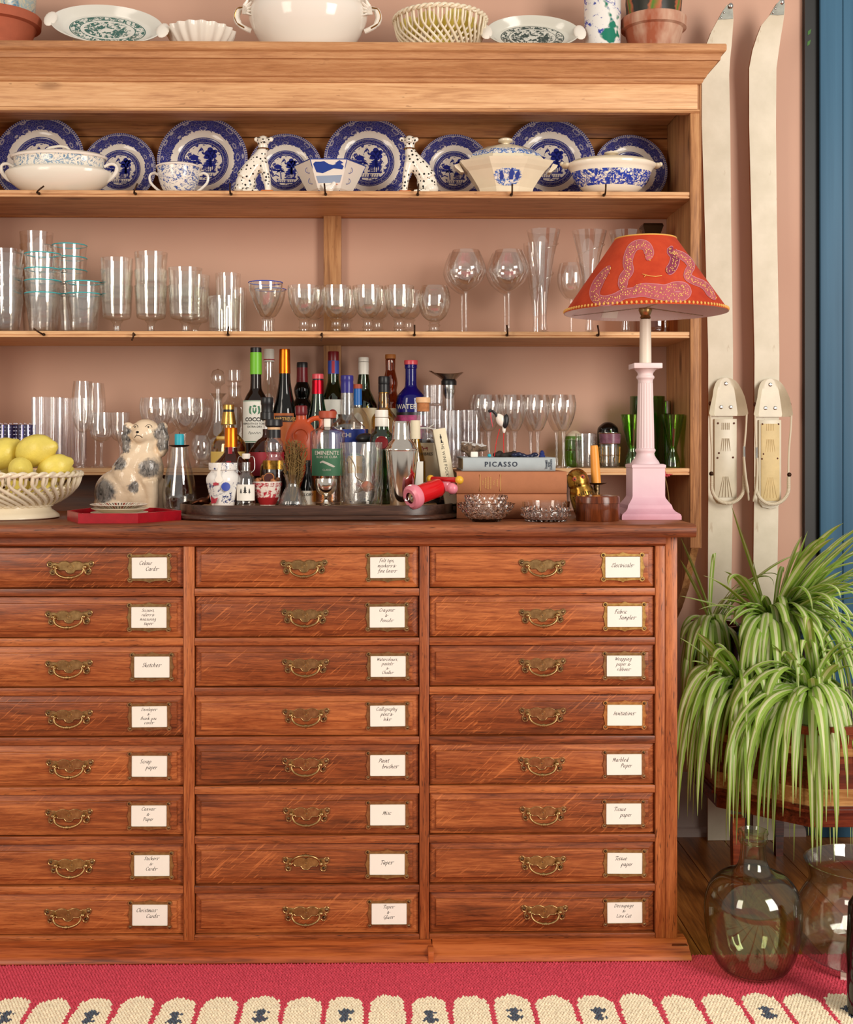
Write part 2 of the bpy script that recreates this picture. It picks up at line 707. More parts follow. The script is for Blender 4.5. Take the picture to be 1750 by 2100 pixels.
def pen(mb, line, x, z, h, y=0.0, nib=0.16, flourish=True):
    """write one line, x-height h, left edge x on baseline z"""
    cx = x
    for ci, ch in enumerate(line):
        strokes, adv = G[ch]
        last = flourish and ch in 'sckrt' and (ci == len(line) - 1 or line[ci + 1] == ' ')
        for st in strokes:
            pts = list(st)
            if last and ch == 's':
                pts = [(1.15, .98), (.75, .92)] + pts
            pl = catmull([(p[0] + p[1] * .22, 0, p[1]) for p in pts], 3)
            L = []
            for i, p in enumerate(pl):
                t = pl[min(i + 1, len(pl) - 1)] - pl[max(i - 1, 0)]
                t = Vector((t.x, 0, t.z))
                t = t.normalized() if t.length > 1e-6 else Vector((1, 0, 0))
                nrm = Vector((-t.z, 0, t.x))
                an = math.atan2(t.z, t.x)
                wd = nib * (0.35 + 0.65 * abs(math.sin(an - 0.7)))
                a = p + nrm * wd * .5
                b = p - nrm * wd * .5
                L.append((a, b))
            vs_, fs = [], []
            for a, b in L:
                vs_ += [(cx + a.x * h * 1.18, y, z + a.z * h), (cx + b.x * h * 1.18, y, z + b.z * h)]
            for i in range(len(L) - 1):
                fs.append((2 * i, 2 * i + 1, 2 * i + 3, 2 * i + 2))
            mb.add(vs_, fs)
        cx += adv * h * 1.30
    return cx


def pen_width(line, h):
    return sum(G[c][1] for c in line) * h * 1.30
# ================================================================ materials
OAK_D, OAK_M, OAK_L = srgb(72, 32, 13), srgb(142, 72, 34), srgb(190, 112, 60)
wood('oak_x', OAK_D, OAK_M, OAK_L, 'x', 1.9, 0.36, fleck=0.42, contrast=1.0)
wood('oak_plain_x', OAK_D, OAK_M, OAK_L, 'x', 1.8, 0.40, contrast=0.9, pores=0.8)
wood('oak_z', OAK_D, OAK_M, OAK_L, 'z', 1.5, 0.42, contrast=0.9, pores=0.9)
wood('oak_top', srgb(70, 32, 17), srgb(144, 80, 46), srgb(196, 134, 92), 'x', 1.2, 0.40, contrast=0.8, pores=0.9)
wood('oak_plinth', srgb(92, 38, 14), srgb(158, 76, 34), srgb(186, 100, 50), 'x', 0.9, 0.34, contrast=1.3, pores=0.25)
PD, PM, PL = srgb(164, 110, 70), srgb(214, 164, 116), srgb(234, 192, 144)
wood('pine_x', PD, PM, PL, 'x', 1.0, 0.5, knots=0.75, contrast=1.0, pores=0.1, spec=0.35)
wood('pine_cornice', srgb(132, 82, 50), srgb(184, 130, 86), srgb(212, 162, 114), 'x', 1.7, 0.52, knots=0.3, contrast=0.75, pores=0.25, spec=0.35)
wood('pine_z', srgb(116, 72, 42), srgb(176, 124, 80), srgb(204, 154, 104), 'z', 1.0, 0.5, knots=0.7, contrast=1.0, pores=0.15, spec=0.35)
wood('pine_back', srgb(112, 62, 30), srgb(170, 110, 62), srgb(192, 134, 82), 'x', 0.8, 0.55, knots=0.9, contrast=1.0, pores=0.1, spec=0.3)
wood('floor_oak', srgb(74, 38, 12), srgb(142, 84, 34), srgb(174, 112, 52), 'y', 0.8, 0.36, contrast=1.1, pores=0.4)
wood('mahogany', srgb(44, 14, 8), srgb(104, 42, 22), srgb(142, 66, 34), 'x', 0.9, 0.22, contrast=1.1, pores=0.3)
wood('satinwood', srgb(150, 100, 52), srgb(192, 142, 86), srgb(208, 162, 104), 'x', 0.9, 0.3, contrast=1.2, pores=0.1)
wood('dark_tray_wood', srgb(30, 16, 11), srgb(66, 40, 28), srgb(98, 66, 50), 'x', 1.0, 0.32, contrast=1.0, pores=0.5)
wood('board_wood', srgb(150, 104, 66), srgb(198, 156, 112), srgb(216, 180, 138), 'x', 1.0, 0.5, pores=0.2)
metal('old_brass', srgb(182, 150, 100), 0.34, 0.3, 90, dark=srgb(150, 118, 76))
metal('bright_brass', srgb(226, 186, 112), 0.32, 0.2, 90, dark=srgb(186, 140, 74))
metal('screw_brass', srgb(150, 124, 90), 0.4, 0.4, 200, dark=srgb(52, 40, 26))
metal('iron', srgb(84, 60, 46), 0.5, 0.4, 120, dark=srgb(46, 28, 20))
metal('steel', srgb(200, 198, 192), 0.25, 0.1, 60)
metal('silver', srgb(232, 224, 212), 0.09, 0.06, 40)
metal('gold', srgb(196, 150, 72), 0.26, 0.25, 70, dark=srgb(128, 86, 30))
paint('ink', (0.012, 0.010, 0.010), 0.6)
paint('card', srgb(238, 232, 220), 0.7, 0.02, 30)
paint('black', (0.012, 0.011, 0.012), 0.35)
paint('brown_black', (0.02, 0.012, 0.008), 0.7)  # plain brown-black: slab under the planks, dark bottle liquid, driftwood

n = N('plaster_pink')
v = n.co()
f = n.noise(v, 2.2, 3, 0.5)
c = n.mix(n.step(f, 0.3, 0.7), srgb(198, 155, 133), srgb(205, 164, 142))
n.bsdf(c, 0.62, 0, n.bump(n.noise(v, 160, 3, 0.6), 0.05, 0.001), 0.35)
M['plaster_pink'] = n.m
n = N('blue_paint')
v = n.co()
st = n.noise(n.map(v, scale=(26, 26, 0.8)), 1.0, 3, 0.5)
c = n.mix(n.step(st, 0.3, 0.72), srgb(42, 80, 106), srgb(66, 108, 136))
n.bsdf(c, 0.42, 0, None, 0.4)
M['blue_paint'] = n.m
paint('dark_frame', srgb(24, 23, 22), 0.5, 0.1)
paint('skirting', srgb(176, 158, 150), 0.4, 0.03)
paint('leaf_green_print', srgb(62, 110, 40), 0.6)

# ================================================================ setting
WY = 3.295
RX = X(1646, WY)
mb = MB().box(-2.6, RX, WY, WY + 0.12, 0, 2.9)
struct(mb.build('wall_back', 'plaster_pink'))
mb = MB().box(-2.6, 3.2, -1.2, WY + 0.12, -0.05, -0.004)
fl = struct(mb.build('floor', 'brown_black'))
px_ = -2.566
k = 0
while px_ < 3.05:
    ys = [-0.6, 0.9 + 0.35 * ((k * 7) % 5) / 5, 2.08 + 0.5 * ((k * 5) % 4) / 4, WY]
    for a, b in zip(ys[:-1], ys[1:]):
        mb = MB().box(px_ + 0.0008, px_ + 0.1232, a + 0.0006, b - 0.0006, -0.004, 0.0, 0.0007)
        mb.build('floor_plank', 'floor_oak', fl, smooth=0, fix=False)
    px_ += 0.124
    k += 1
mb = MB().sweep([(WY, 0), (WY - 0.030, 0), (WY - 0.030, 0.012), (WY - 0.024, 0.02), (WY - 0.016, 0.024), (WY - 0.016, 0.135), (WY - 0.010, 0.15), (WY - 0.006, 0.165), (WY, 0.168)], -2.6, RX)
struct(mb.build('baseboard_back', 'skirting', smooth=20))
# window opening beside the wall: dark reveal and blue shutter
mb = MB().box(RX, RX + 0.10, WY - 0.02, WY + 0.12, 0, 2.9)
fr = struct(mb.build('trim_1', 'dark_frame'))
leafs = MB()
for (a, b) in ((1660, 66), (1659, 88)):
    p = P(a, b, WY - 0.021)
    leafs.prism([(p.x - .004, p.z - .008), (p.x + .003, p.z - .004), (p.x + .006, p.z + .009), (p.x - .003, p.z + .003)], .0008, 'xz', WY - 0.0212)
leafs.build('leaf_print', 'leaf_green_print', fr)
SY = 3.255
sh = X(1683, SY)
mb = MB()
mb.box(sh, sh + 0.9, SY, SY + 0.012, 0.0, 2.9, 0.003)
shut = tag(mb.build('blue_shutter', 'blue_paint'), 'tall blue painted shutter panel beside the dark window reveal', 'shutter')
for i in range(4):
    mb = MB().box(sh + 0.06 + i * 0.21, sh + 0.24 + i * 0.21, SY - 0.005, SY + 0.002, 0.1, 2.8, 0.004)
    mb.build('shutter_board', 'blue_paint', shut)

# ================================================================ chest of drawers
CY = 2.50
Z_TOP = 0.893
zc = lambda py: ZZ(800, py, CY)
xc = lambda px: X(px, CY)
chest = thing('drawer_chest', 'long oak chest of twenty-four drawers with brass handles and handwritten label cards', 'chest of drawers', (xc(640), 2.75, 0))
CO = (xc(640), 2.75, 0)


def cpart(mb, name, mat, parent=None, **kw):
    return mb.build(name, mat, parent or chest, off=CO, **kw)


XL, XR = xc(-112), xc(1389)
# top with soft nosing
tp = []
for a in range(9):
    t = PI / 2 + PI * a / 8
    tp.append((2.474 + 0.010 * math.cos(t) if False else 2.476 + 0.011 * math.cos(t), Z_TOP - 0.0135 + 0.0135 * math.sin(t)))
cpart(MB().sweep(tp + [(3.0, Z_TOP - 0.027), (3.0, Z_TOP)], xc(-140), X(1428, 2.47)), 'chest_top', 'oak_top')
zt = Z_TOP - 0.027
# moulding under the top
cpart(MB().sweep([(2.492, zt), (2.492, zc(1115)), (2.4955, zc(1116.5)), (2.498, zc(1119.5)), (2.53, zc(1119.5)), (2.53, zt)], XL, xc(1364.2)), 'top_rail', 'oak_plain_x')
cols = [(-86, 375), (400, 859), (882, 1343)]
PITCH, D0, DH = 101.4, 1122.0, 83.0
for (a, b) in ((-112, -87), (376.5, 398.5), (860.5, 880.5), (1344.5, 1364)):
    cpart(MB().box(xc(a), xc(b), 2.4985, 2.56, zc(1926), zc(1120), 0.0012), 'stile', 'oak_z')
cpart(MB().box(xc(1364.3), XR, 2.4965, 2.99, 0.04, zt, 0.002), 'end_panel', 'oak_z')
cpart(MB().box(XL - 0.02, XL, 2.4965, 2.99, 0.04, zt, 0.002), 'end_panel', 'oak_z')
cpart(MB().box(XL, XR - 0.02, 2.975, 2.99, 0.04, zt), 'back_panel', 'oak_plain_x')
for ci, (a, b) in enumerate(cols):
    for r in range(8):
        t = D0 + PITCH * r + DH + 1.5
        bt = t + PITCH - DH - 3.0 if r < 7 else 1927
        cpart(MB().box(xc(a - 1), xc(b + 1), 2.4995, 2.56, zc(bt), zc(t), 0.0012), 'rail', 'oak_plain_x')
# plinth: two lengths meeting near the middle divider
pl_prof = [(2.52, zc(1926)), (2.488, zc(1926)), (2.484, zc(1929)), (2.470, zc(1932)), (2.466, zc(1937)), (2.458, zc(1939)), (2.449, zc(1945)), (2.447, zc(1951)), (2.452, zc(1957)), (2.462, zc(1960)), (2.52, zc(1960))]
for a, b in ((-140, 886), (888, 1416)):
    cpart(MB().sweep(pl_prof, X(a, 2.46), X(b, 2.46)), 'plinth_moulding', 'oak_plinth', smooth=50)
cpart(MB().box(X(878, 2.46), X(889.5, 2.46), 2.4463, 2.50, zc(1961), zc(1930), .001), 'plinth_block', 'oak_plinth')
cpart(MB().box(X(1380, 2.46), X(1416, 2.46), 2.47, 2.98, zc(1958), zc(1930), 0.004), 'plinth_return', 'oak_plinth')
for a, b in ((361, 420), (846, 900), (-90, -30), (1290, 1350)):
    cpart(MB().box(X(a, 2.49), X(b, 2.49), 2.485, 2.60, 0.0, zc(1958), 0.001), 'foot_block', 'oak_plain_x')

S25 = CY / F
PLATE = [(0, 9), (8, 12), (15, 12.3), (20, 11), (26, 8), (31, 9.5), (37, 9.5), (42, 12.5), (47, 10.5), (48, 6), (45, 1), (39, -1.5), (42, -6), (42, -12), (38, -16), (33, -15), (30, -11), (29, -4), (25, -3), (22, -6), (14, -6), (10, -7), (7, -11), (3, -13), (0, -13.3)]


def handle_meshes():
    out = {}
    for kind in ('down', 'up'):
        s = S25
        m = MB()
        o = [(x * s, z * s) for x, z in PLATE]
        o = o + [(-x, z) for x, z in reversed(o[1:-1])]
        o = [(p.x, p.z) for p in catmull([(x, 0, z) for x, z in o], 3, True)]
        m.prism(o, 0.0022, 'xz', -0.0022)
        # rolled edge
        m.tube([(x * .985, -0.0022, z * .985) for x, z in o], 0.0007, 5, closed=True)
        for r in (6.2, 4.6, 3.0):
            m.tube([(r * s * math.cos(t), -0.0024, r * s * math.sin(t)) for t in [2 * PI * i / 20 for i in range(20)]], 0.00045, 5, closed=True)
        m.cur = 1
        for sx in (-1, 1):
            for (lx, lz) in ((42, 6), (36.5, -10)):
                m.ball((sx * lx * s, -0.0022, lz * s), (3.6 * s, 0.0022, 3.6 * s), 10, 6)
        m.ball((0, -0.0024, 0), (1.4 * s, 0.0008, 1.4 * s), 8, 4)
        out['plate_' + kind] = m.mesh('handle_plate', ['old_brass', 'screw_brass'], smooth=40)
        m = MB()
        sg = -1 if kind == 'down' else 1
        zb = -20.5 if kind == 'down' else 20
        pts = []
        for i in range(17):
            t = PI * i / 16
            x = 29 * math.cos(t) if True else 0
            z = zb * (math.sin(t) ** 0.8)
            pts.append((x * s, -0.010 - 0.006 * math.sin(t), z * s))
        rad = [0.0019 + 0.0009 * math.sin(PI * i / 16) for i in range(17)]
        m.tube(pts, rad, 8)
        for dx, r in ((-6, .0031), (-4.2, .0024), (-2, .0036), (0, .0042), (2, .0036), (4.2, .0024), (6, .0031)):
            m.tube([((dx - .9) * s, -0.016, zb * s), ((dx + .9) * s, -0.016, zb * s)], r * 1.1, 10)
        for sx in (-1, 1):
            m.tube([(sx * 31 * s, 0, 0), (sx * 31 * s, -0.006, 0)], 0.0028, 8)
            m.ball((sx * 31 * s, -0.009, 0.3 * s), (.0048, .0042, .0048), 10, 8)
            m.ball((sx * 28 * s, -0.009, sg * 2 * s), (.0036, .0034, .0036), 8, 6)
        out['bail_' + kind] = m.mesh('bail', 'old_brass', smooth=50)
    return out


HM = handle_meshes()


def card_frame(mat):
    m = MB()
    s = S25
    W2, H2, w2, h2 = 43, 27, 36.5, 22
    th = 0.002

    def bar(pts):
        m.prism([(a * s, b * s) for a, b in pts], th, 'xz', -th)
    bar([(-40, h2), (40, h2), (38, H2 - 1), (14, H2), (5, H2 + 1.5), (0, H2 + 4), (-5, H2 + 1.5), (-14, H2), (-38, H2 - 1)])
    bar([(-40, -h2), (-38, -H2 + 1), (-14, -H2), (-5, -H2 - 1.5), (0, -H2 - 4), (5, -H2 - 1.5), (14, -H2), (38, -H2 + 1), (40, -h2)])
    for sx in (-1, 1):
        bar([(sx * w2, -24), (sx * (W2 - 2.4), -22), (sx * (W2 - .8), -9), (sx * (W2 + .2), -4), (sx * (W2 + 2.6), 0), (sx * (W2 + .2), 4), (sx * (W2 - .8), 9), (sx * (W2 - 2.4), 22), (sx * w2, 24)])
        for sz in (-1, 1):
            lob = [(sx * 39.5 + 5.6 * math.cos(t), sz * 24.5 + 5.2 * math.sin(t)) for t in [2 * PI * i / 12 for i in range(12)]]
            m.prism([(a * s, b * s) for a, b in lob], th + .0003, 'xz', -th - .0003)
            m.cur = 1
            m.ball((sx * 40.0 * s, -th - .0003, sz * 24.5 * s), (3.1 * s, 0.0018, 3.1 * s), 10, 6)
            m.cur = 0
    # raised inner lip
    m.tube([(-w2 * s, -th, -h2 * s), (w2 * s, -th, -h2 * s), (w2 * s, -th, h2 * s), (-w2 * s, -th, h2 * s)], 0.0007, 5, closed=True)
    return m.mesh('card_frame', [mat, 'screw_brass'], smooth=40)


CF = {'old': card_frame('old_brass'), 'bright': card_frame('bright_brass')}
CARD = MB().box(-37.2 * S25, 37.2 * S25, -0.0011, 0.0, -22.6 * S25, 22.6 * S25).mesh('card', 'card', smooth=0)

TEXTS = [
    ["Colour|Cards", "Scissors,|rulers &|measuring|tapes", "Sketches", "Envelopes|&|thank you|cards", "Scrap|paper", "Canvas|&|Paper", "Stickers|&|Cards", "Christmas|Cards"],
    ["Felt tips,|markers &|fine liners", "Crayons|&|Pencils", "Watercolours,|pastels|&|Chalks", "Calligraphy|pens &|Inks", "Paint|brushes", "Misc", "Tapes", "Tapes|&|Glues"],
    ["Electricals", "Fabric|Samples", "Wrapping|paper &|ribbons", "Invitations", "Marbled|Paper", "Tissue|paper", "Tissue|paper", "Decoupage|&|Lino Cut"]]
HX = [[145, 142, 142, 142, 144, 142, 147, 140], [624, 626, 627, 628, 627, 629, 628, 628], [1112, 1113, 1113, 1113, 1111, 1114, 1113, 1117]]
FX = [307, 795.5, 1279.5]
FDX = [[0, -1, 5, 0, 0, -1, 5, 1], [0, -1, 1, 0, 0, 0, -1, 3], [-2, 2, 1, 2, 1, 0, 2, 2]]
for ci, (a, b) in enumerate(cols):
    for r in range(8):
        t, bt = D0 + PITCH * r, D0 + PITCH * r + DH
        x0, x1, z0, z1 = xc(a), xc(b), zc(bt), zc(t)
        ix, iz = 0.0115, 0.0125
        m = MB()
        yo, yi, yf = 2.508, 2.5042, 2.5005
        R = lambda dx, dz, y: [(x0 + dx, y, z0 + dz), (x1 - dx, y, z0 + dz), (x1 - dx, y, z1 - dz), (x0 + dx, y, z1 - dz)]
        vs_ = R(0, 0, 2.55) + R(0, 0, yo) + R(.001, .001, yo - .001) + R(ix, iz, yi) + R(ix + .0012, iz + .0012, yf) + R(ix + .003, iz + .003, yf - .0006)
        fs = []
        for L in range(5):
            for i in range(4):
                j = (i + 1) % 4
                fs.append((L * 4 + i, L * 4 + j, L * 4 + 4 + j, L * 4 + 4 + i))
        fs.append((20, 21, 22, 23))
        m.add(vs_, fs)
        words = TEXTS[ci][r].replace('|', ' ')
        dr = cpart(m, 'drawer', 'oak_x', smooth=20)
        dr['label'] = 'oak drawer front with a card reading ' + words
        yface = yf - 0.0006
        kind = 'up' if (ci, r) == (1, 6) else 'down'
        hy = D0 + PITCH * r + 38.5 + (1.5 if ci == 0 else 0)
        hp = Vector((xc(HX[ci][r]), yface, zc(hy))) - Vector(CO)
        tilt = rnd.uniform(-0.02, 0.02)
        put(HM['plate_' + kind], 'handle_plate', dr, hp, (0, tilt, 0))
        put(HM['bail_' + kind], 'bail', dr, hp, (0, tilt, 0))
        fp = Vector((xc(FX[ci] + FDX[ci][r]), yface, zc(D0 + PITCH * r + 41.5))) - Vector(CO)
        put(CF['bright' if (ci == 2 and r in (0, 1, 3)) else 'old'], 'card_frame', dr, fp, (0, rnd.uniform(-.01, .01), 0))
        put(CARD, 'card', dr, fp + Vector((0, -0.0002, 0)), (0, rnd.uniform(-.012, .012), 0))
        lines = TEXTS[ci][r].split('|')
        nl = len(lines)
        pit = {1: 9, 2: 12, 3: 10.5, 4: 9.0}[nl] * S25
        h = {1: 4.9, 2: 4.8, 3: 4.3, 4: 3.8}[nl] * S25
        wmax = max(pen_width(l, h) for l in lines)
        if wmax > 62 * S25:
            h *= 62 * S25 / wmax
        m = MB()
        top = (nl - 1) / 2 * pit + (2.5 if nl < 4 else 0) * S25
        for i, l in enumerate(lines):
            wl = pen_width(l, h)
            sx = -wl / 2 + ((-6 if i == 0 else 6) * S25 if nl == 2 else 0) - 2 * S25
            pen(m, l, sx, top - i * pit - h * .5, h, -0.0014, 0.22)
        m.build('lettering', 'ink', dr, loc=fp, smooth=0, fix=False)

# ================================================================ dresser rack behind the chest
DY = 3.02
dz = lambda py, Y=DY: ZZ(800, py, Y)
dx = lambda px, Y=DY: X(px, Y)
DXL, DXR = dx(-120), dx(1434)
DO = (dx(660), 3.15, 1.0)
rack = thing('dresser_rack', 'old stripped pine dresser rack with moulded cornice and three open shelves', 'dresser', DO)


def dpart(mb, name, mat, parent=None, **kw):
    return mb.build(name, mat, parent or rack, off=DO, **kw)


ZC_ = lambda py: ZZ(800, py, 2.985)
ZTOPD = ZC_(91)
prof = [(0.0, 163), (0.006, 161), (0.009, 157), (0.009, 153), (0.014, 150.5), (0.016, 147), (0.020, 141), (0.029, 133), (0.035, 126), (0.037, 123), (0.042, 122), (0.043, 115), (0.046, 110), (0.052, 107), (0.054, 104), (0.054, 94), (0.052, 91)]
vs_, fs = [], []
for o_, py in prof:
    z = ZC_(py)
    vs_ += [(DXL - 0.05, DY - o_, z), (DXR + o_, DY - o_, z), (DXR + o_, WY - 0.004, z)]
k = len(prof)
for i in range(k - 1):
    for j in (0, 1):
        fs.append((i * 3 + j, i * 3 + j + 1, i * 3 + 3 + j + 1, i * 3 + 3 + j))
b = len(vs_)
vs_ += [(DXL - 0.05, WY - .004, ZTOPD), (DXL - 0.05, WY - .004, ZC_(163))]
fs.append((3 * k - 3, 3 * k - 2, 3 * k - 1, b))
fs.append((0, 1, 2, b + 1))
dpart(MB().add(vs_, fs), 'cornice', 'pine_cornice', smooth=20)
dpart(MB().box(DXL, DXR - .004, DY - 0.002, DY + 0.02, dz(222), dz(160), 0.001), 'frieze', 'pine_x')
dpart(MB().sweep([(DY + .02, dz(229.5)), (DY - .003, dz(229.5)), (DY - .006, dz(227)), (DY - .005, dz(223.5)), (DY + .02, dz(223))], DXL, DXR), 'frieze_bead', 'pine_x')
dpart(MB().box(DXL + .02, DXR - .02, DY + .02, 3.27, dz(200), dz(190)), 'top_board', 'pine_x')
# shaped end panels
zlow, zcut = dz(1262, 3.27), dz(1125)
for xr, nm in ((DXR, 'end_panel'), (DXL + 0.02, 'end_panel')):
    pr = [(DY + .002, zcut), (DY + .002, dz(164)), (WY - .003, dz(164)), (WY - .003, zlow), (3.24, zlow - .004), (3.19, zlow + .03), (3.12, zlow + .09), (3.05, zcut - .03)]
    dpart(MB().prism(pr, -0.018, 'yz', xr), nm, 'pine_z', smooth=0)
    dpart(MB().box(xr - .022, xr + .002, DY - .001, DY + .012, zcut, dz(229), 0.0025), 'face_strip', 'pine_z')
dpart(MB().tube([(DXR + .004, DY + .006, zcut), (DXR + .004, DY + .006, dz(164))], 0.0035, 8), 'edge_bead', 'pine_z')
SH = [391.5, 679.5, 960.5]
SHZ = []
for py, th in zip(SH, (14, 13, 14)):
    z = dz(py, 3.024)
    SHZ.append(z)
    t = th * 1.21e-3
    pr = [(3.29, z), (3.026, z), (3.024, z - .0015), (3.024, z - t * .55), (3.0265, z - t * .6), (3.0265, z - t * .7), (3.024, z - t * .76), (3.024, z - t + .001), (3.026, z - t), (3.29, z - t)]
    dpart(MB().sweep(pr, DXL + .018, DXR - .018), 'shelf', 'pine_x', smooth=20)
# back boards behind the plates
zb = [SHZ[0] - .02, dz(283, 3.28), dz(164)]
for a, b in zip(zb[:-1], zb[1:]):
    dpart(MB().box(DXL + .018, DXR - .018, 3.277, 3.292, a + .001, b - .001, .002), 'back_board', 'pine_back')
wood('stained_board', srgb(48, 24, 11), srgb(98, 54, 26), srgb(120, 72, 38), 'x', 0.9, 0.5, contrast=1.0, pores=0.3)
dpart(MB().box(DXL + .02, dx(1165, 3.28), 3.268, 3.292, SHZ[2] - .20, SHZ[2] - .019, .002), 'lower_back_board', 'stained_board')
dpart(MB().box(dx(664, 3.27), dx(700, 3.27), 3.265, 3.292, SHZ[2] - .01, SHZ[0] - .017, .001), 'post', 'pine_z')
# cup hooks on two shelf edges
HK = []
for row, (sz, xs) in enumerate(((SHZ[0], (80, 278, 474, 668, 857, 1049, 1239)), (SHZ[1], (90, 275, 468, 660, 850, 1040, 1226)))):
    for i, px in enumerate(xs):
        lean = [(.9, .4, .0, -.1, .05, .0, .05), (-1.0, .15, .1, .05, .0, -.1, -.15)][row][i]
        m = MB()
        pts = [(0, .004, 0), (0, -.006, 0), (0, -.011, -.001), (0, -.015, .003), (0, -.016, .009), (0, -.015, .017)]
        if row == 1 and i in (1, 2, 3):
            pts = [(0, .004, 0), (0, -.006, 0), (.001, -.012, .002), (.002, -.013, -.005), (0, -.012, -.012)] if i != 2 else [(0, .004, 0), (0, -.005, .002), (0, -.009, .009), (0, -.004, .014)]
        m.tube([p * 1.35 for p in catmull(pts, 3)], 0.0021, 6)
        m.tube([(0, .001, 0), (0, -.003, 0)], 0.0038, 10)
        dpos = Vector((dx(px, 3.024), 3.024, sz - .009)) - Vector(DO)
        m.build('cup_hook', 'iron', rack, loc=dpos, rot=(0, lean, 0), smooth=50)

# ================================================================ rug
paint('rug_pink', srgb(206, 74, 90), 0.95, 0.2, 220, spec=0.1)
paint('rug_cream', srgb(244, 228, 196), 0.95, 0.10, 220, spec=0.1)
paint('rug_slate', srgb(84, 92, 104), 0.95, 0.15, 220, spec=0.1)
KN = 0.0062
RY1 = 2.482
m = MB()
rr = random.Random(3)
pit = 0.0775
xm = PZ(707, 2085, 0.018).x
ytop = PZ(700, 2038, 0.018).y


def rug_col(x, y):
    u = (x - xm) / pit
    i = round(u)
    d = (u - i) * pit
    yt = ytop + 0.004 * math.sin(i * 2.1)
    half = 0.0345 + 0.001 * math.sin(i * 5.3)
    if x > 0.92:
        return 2 if (0.965 < x < 0.99 and 2.20 < y < 2.24) or (0.99 < x < 1.0 and 2.26 < y < 2.285) else 0
    dy = yt - y
    if dy < 0:
        return 0
    wd = half if dy > half else math.sqrt(max(0, half * half - (half - dy) ** 2)) * 1.0
    if abs(d) > wd * min(1, 0.9 + dy):
        return 0
    j = int(i)
    if j % 2 == 0 and j not in (8,) and 0.05 < dy < 0.105:
        e = dy - .0775
        if abs(e) < .006 and abs(d) < .006:
            return 2
        if .006 <= abs(e) < .0245 and abs(d) < (.014 if .010 < abs(e) < .019 else .007):
            return 2
    return 1


xa, xb = -1.05, 1.35
nx, ny = int((xb - xa) / KN), int((RY1 - 1.75) / KN)
for iy in range(ny):
    y = RY1 - (iy + .5) * KN
    for ix_ in range(nx):
        x = xa + (ix_ + (.5 if iy % 2 else 0)) * KN
        m.cur = rug_col(x, y)
        h = 0.016 + rr.uniform(-.0016, .0016)
        s2 = KN * .5
        jx, jy = rr.uniform(-.0014, .0014), rr.uniform(-.0014, .0014)
        o = len(m.v)
        m.v += [(x - s2, y - s2, .0115), (x + s2, y - s2, .0115), (x + s2, y + s2, .0115), (x - s2, y + s2, .0115), (x + jx, y + jy - .001, h)]
        m.f += [(o, o + 1, o + 4), (o + 1, o + 2, o + 4), (o + 2, o + 3, o + 4), (o + 3, o, o + 4)]
        m.mi += [m.cur] * 4
m.cur = 0
pile = m.mesh('pile', ['rug_pink', 'rug_cream', 'rug_slate'], smooth=0, fix=False)
pile.polygons.foreach_set('use_smooth', [True] * len(pile.polygons))
rug = tag(MB().box(xa - .01, xb + .01, 0.6, RY1 - .001, 0.0005, 0.0117, .003).build('rug', 'rug_pink'), 'crimson pink wool rug with a row of cream arches and slate motifs', 'rug')
po = put(pile, 'pile', rug)
po['kind'] = 'stuff'

# ================================================================ skis
n = N('ski_white')
v = n.co()
c = n.mix(n.step(n.noise(v, 14, 4, .6), 0.35, 0.7), srgb(208, 198, 174), srgb(222, 212, 190))
c = n.mix(n.math('MULTIPLY', n.step(n.noise(n.map(v, scale=(60, 60, 14)), 1, 3, .6), .68, .74), .45), c, srgb(168, 140, 104))
n.bsdf(c, 0.42, 0, None, 0.4)
M['ski_white'] = n.m
paint('ski_edge', srgb(150, 92, 54), 0.55, 0.25, 40)
paint('binding_white', srgb(214, 204, 180), 0.32, 0.06, 30)
paint('rubber_cream', srgb(216, 204, 180), 0.5)
paint('old_yellow', srgb(214, 190, 138), 0.55, 0.1, 25)
metal('tip_metal', srgb(150, 154, 146), 0.42, 0.3, 60)
paint('rust', srgb(90, 44, 24), 0.7)


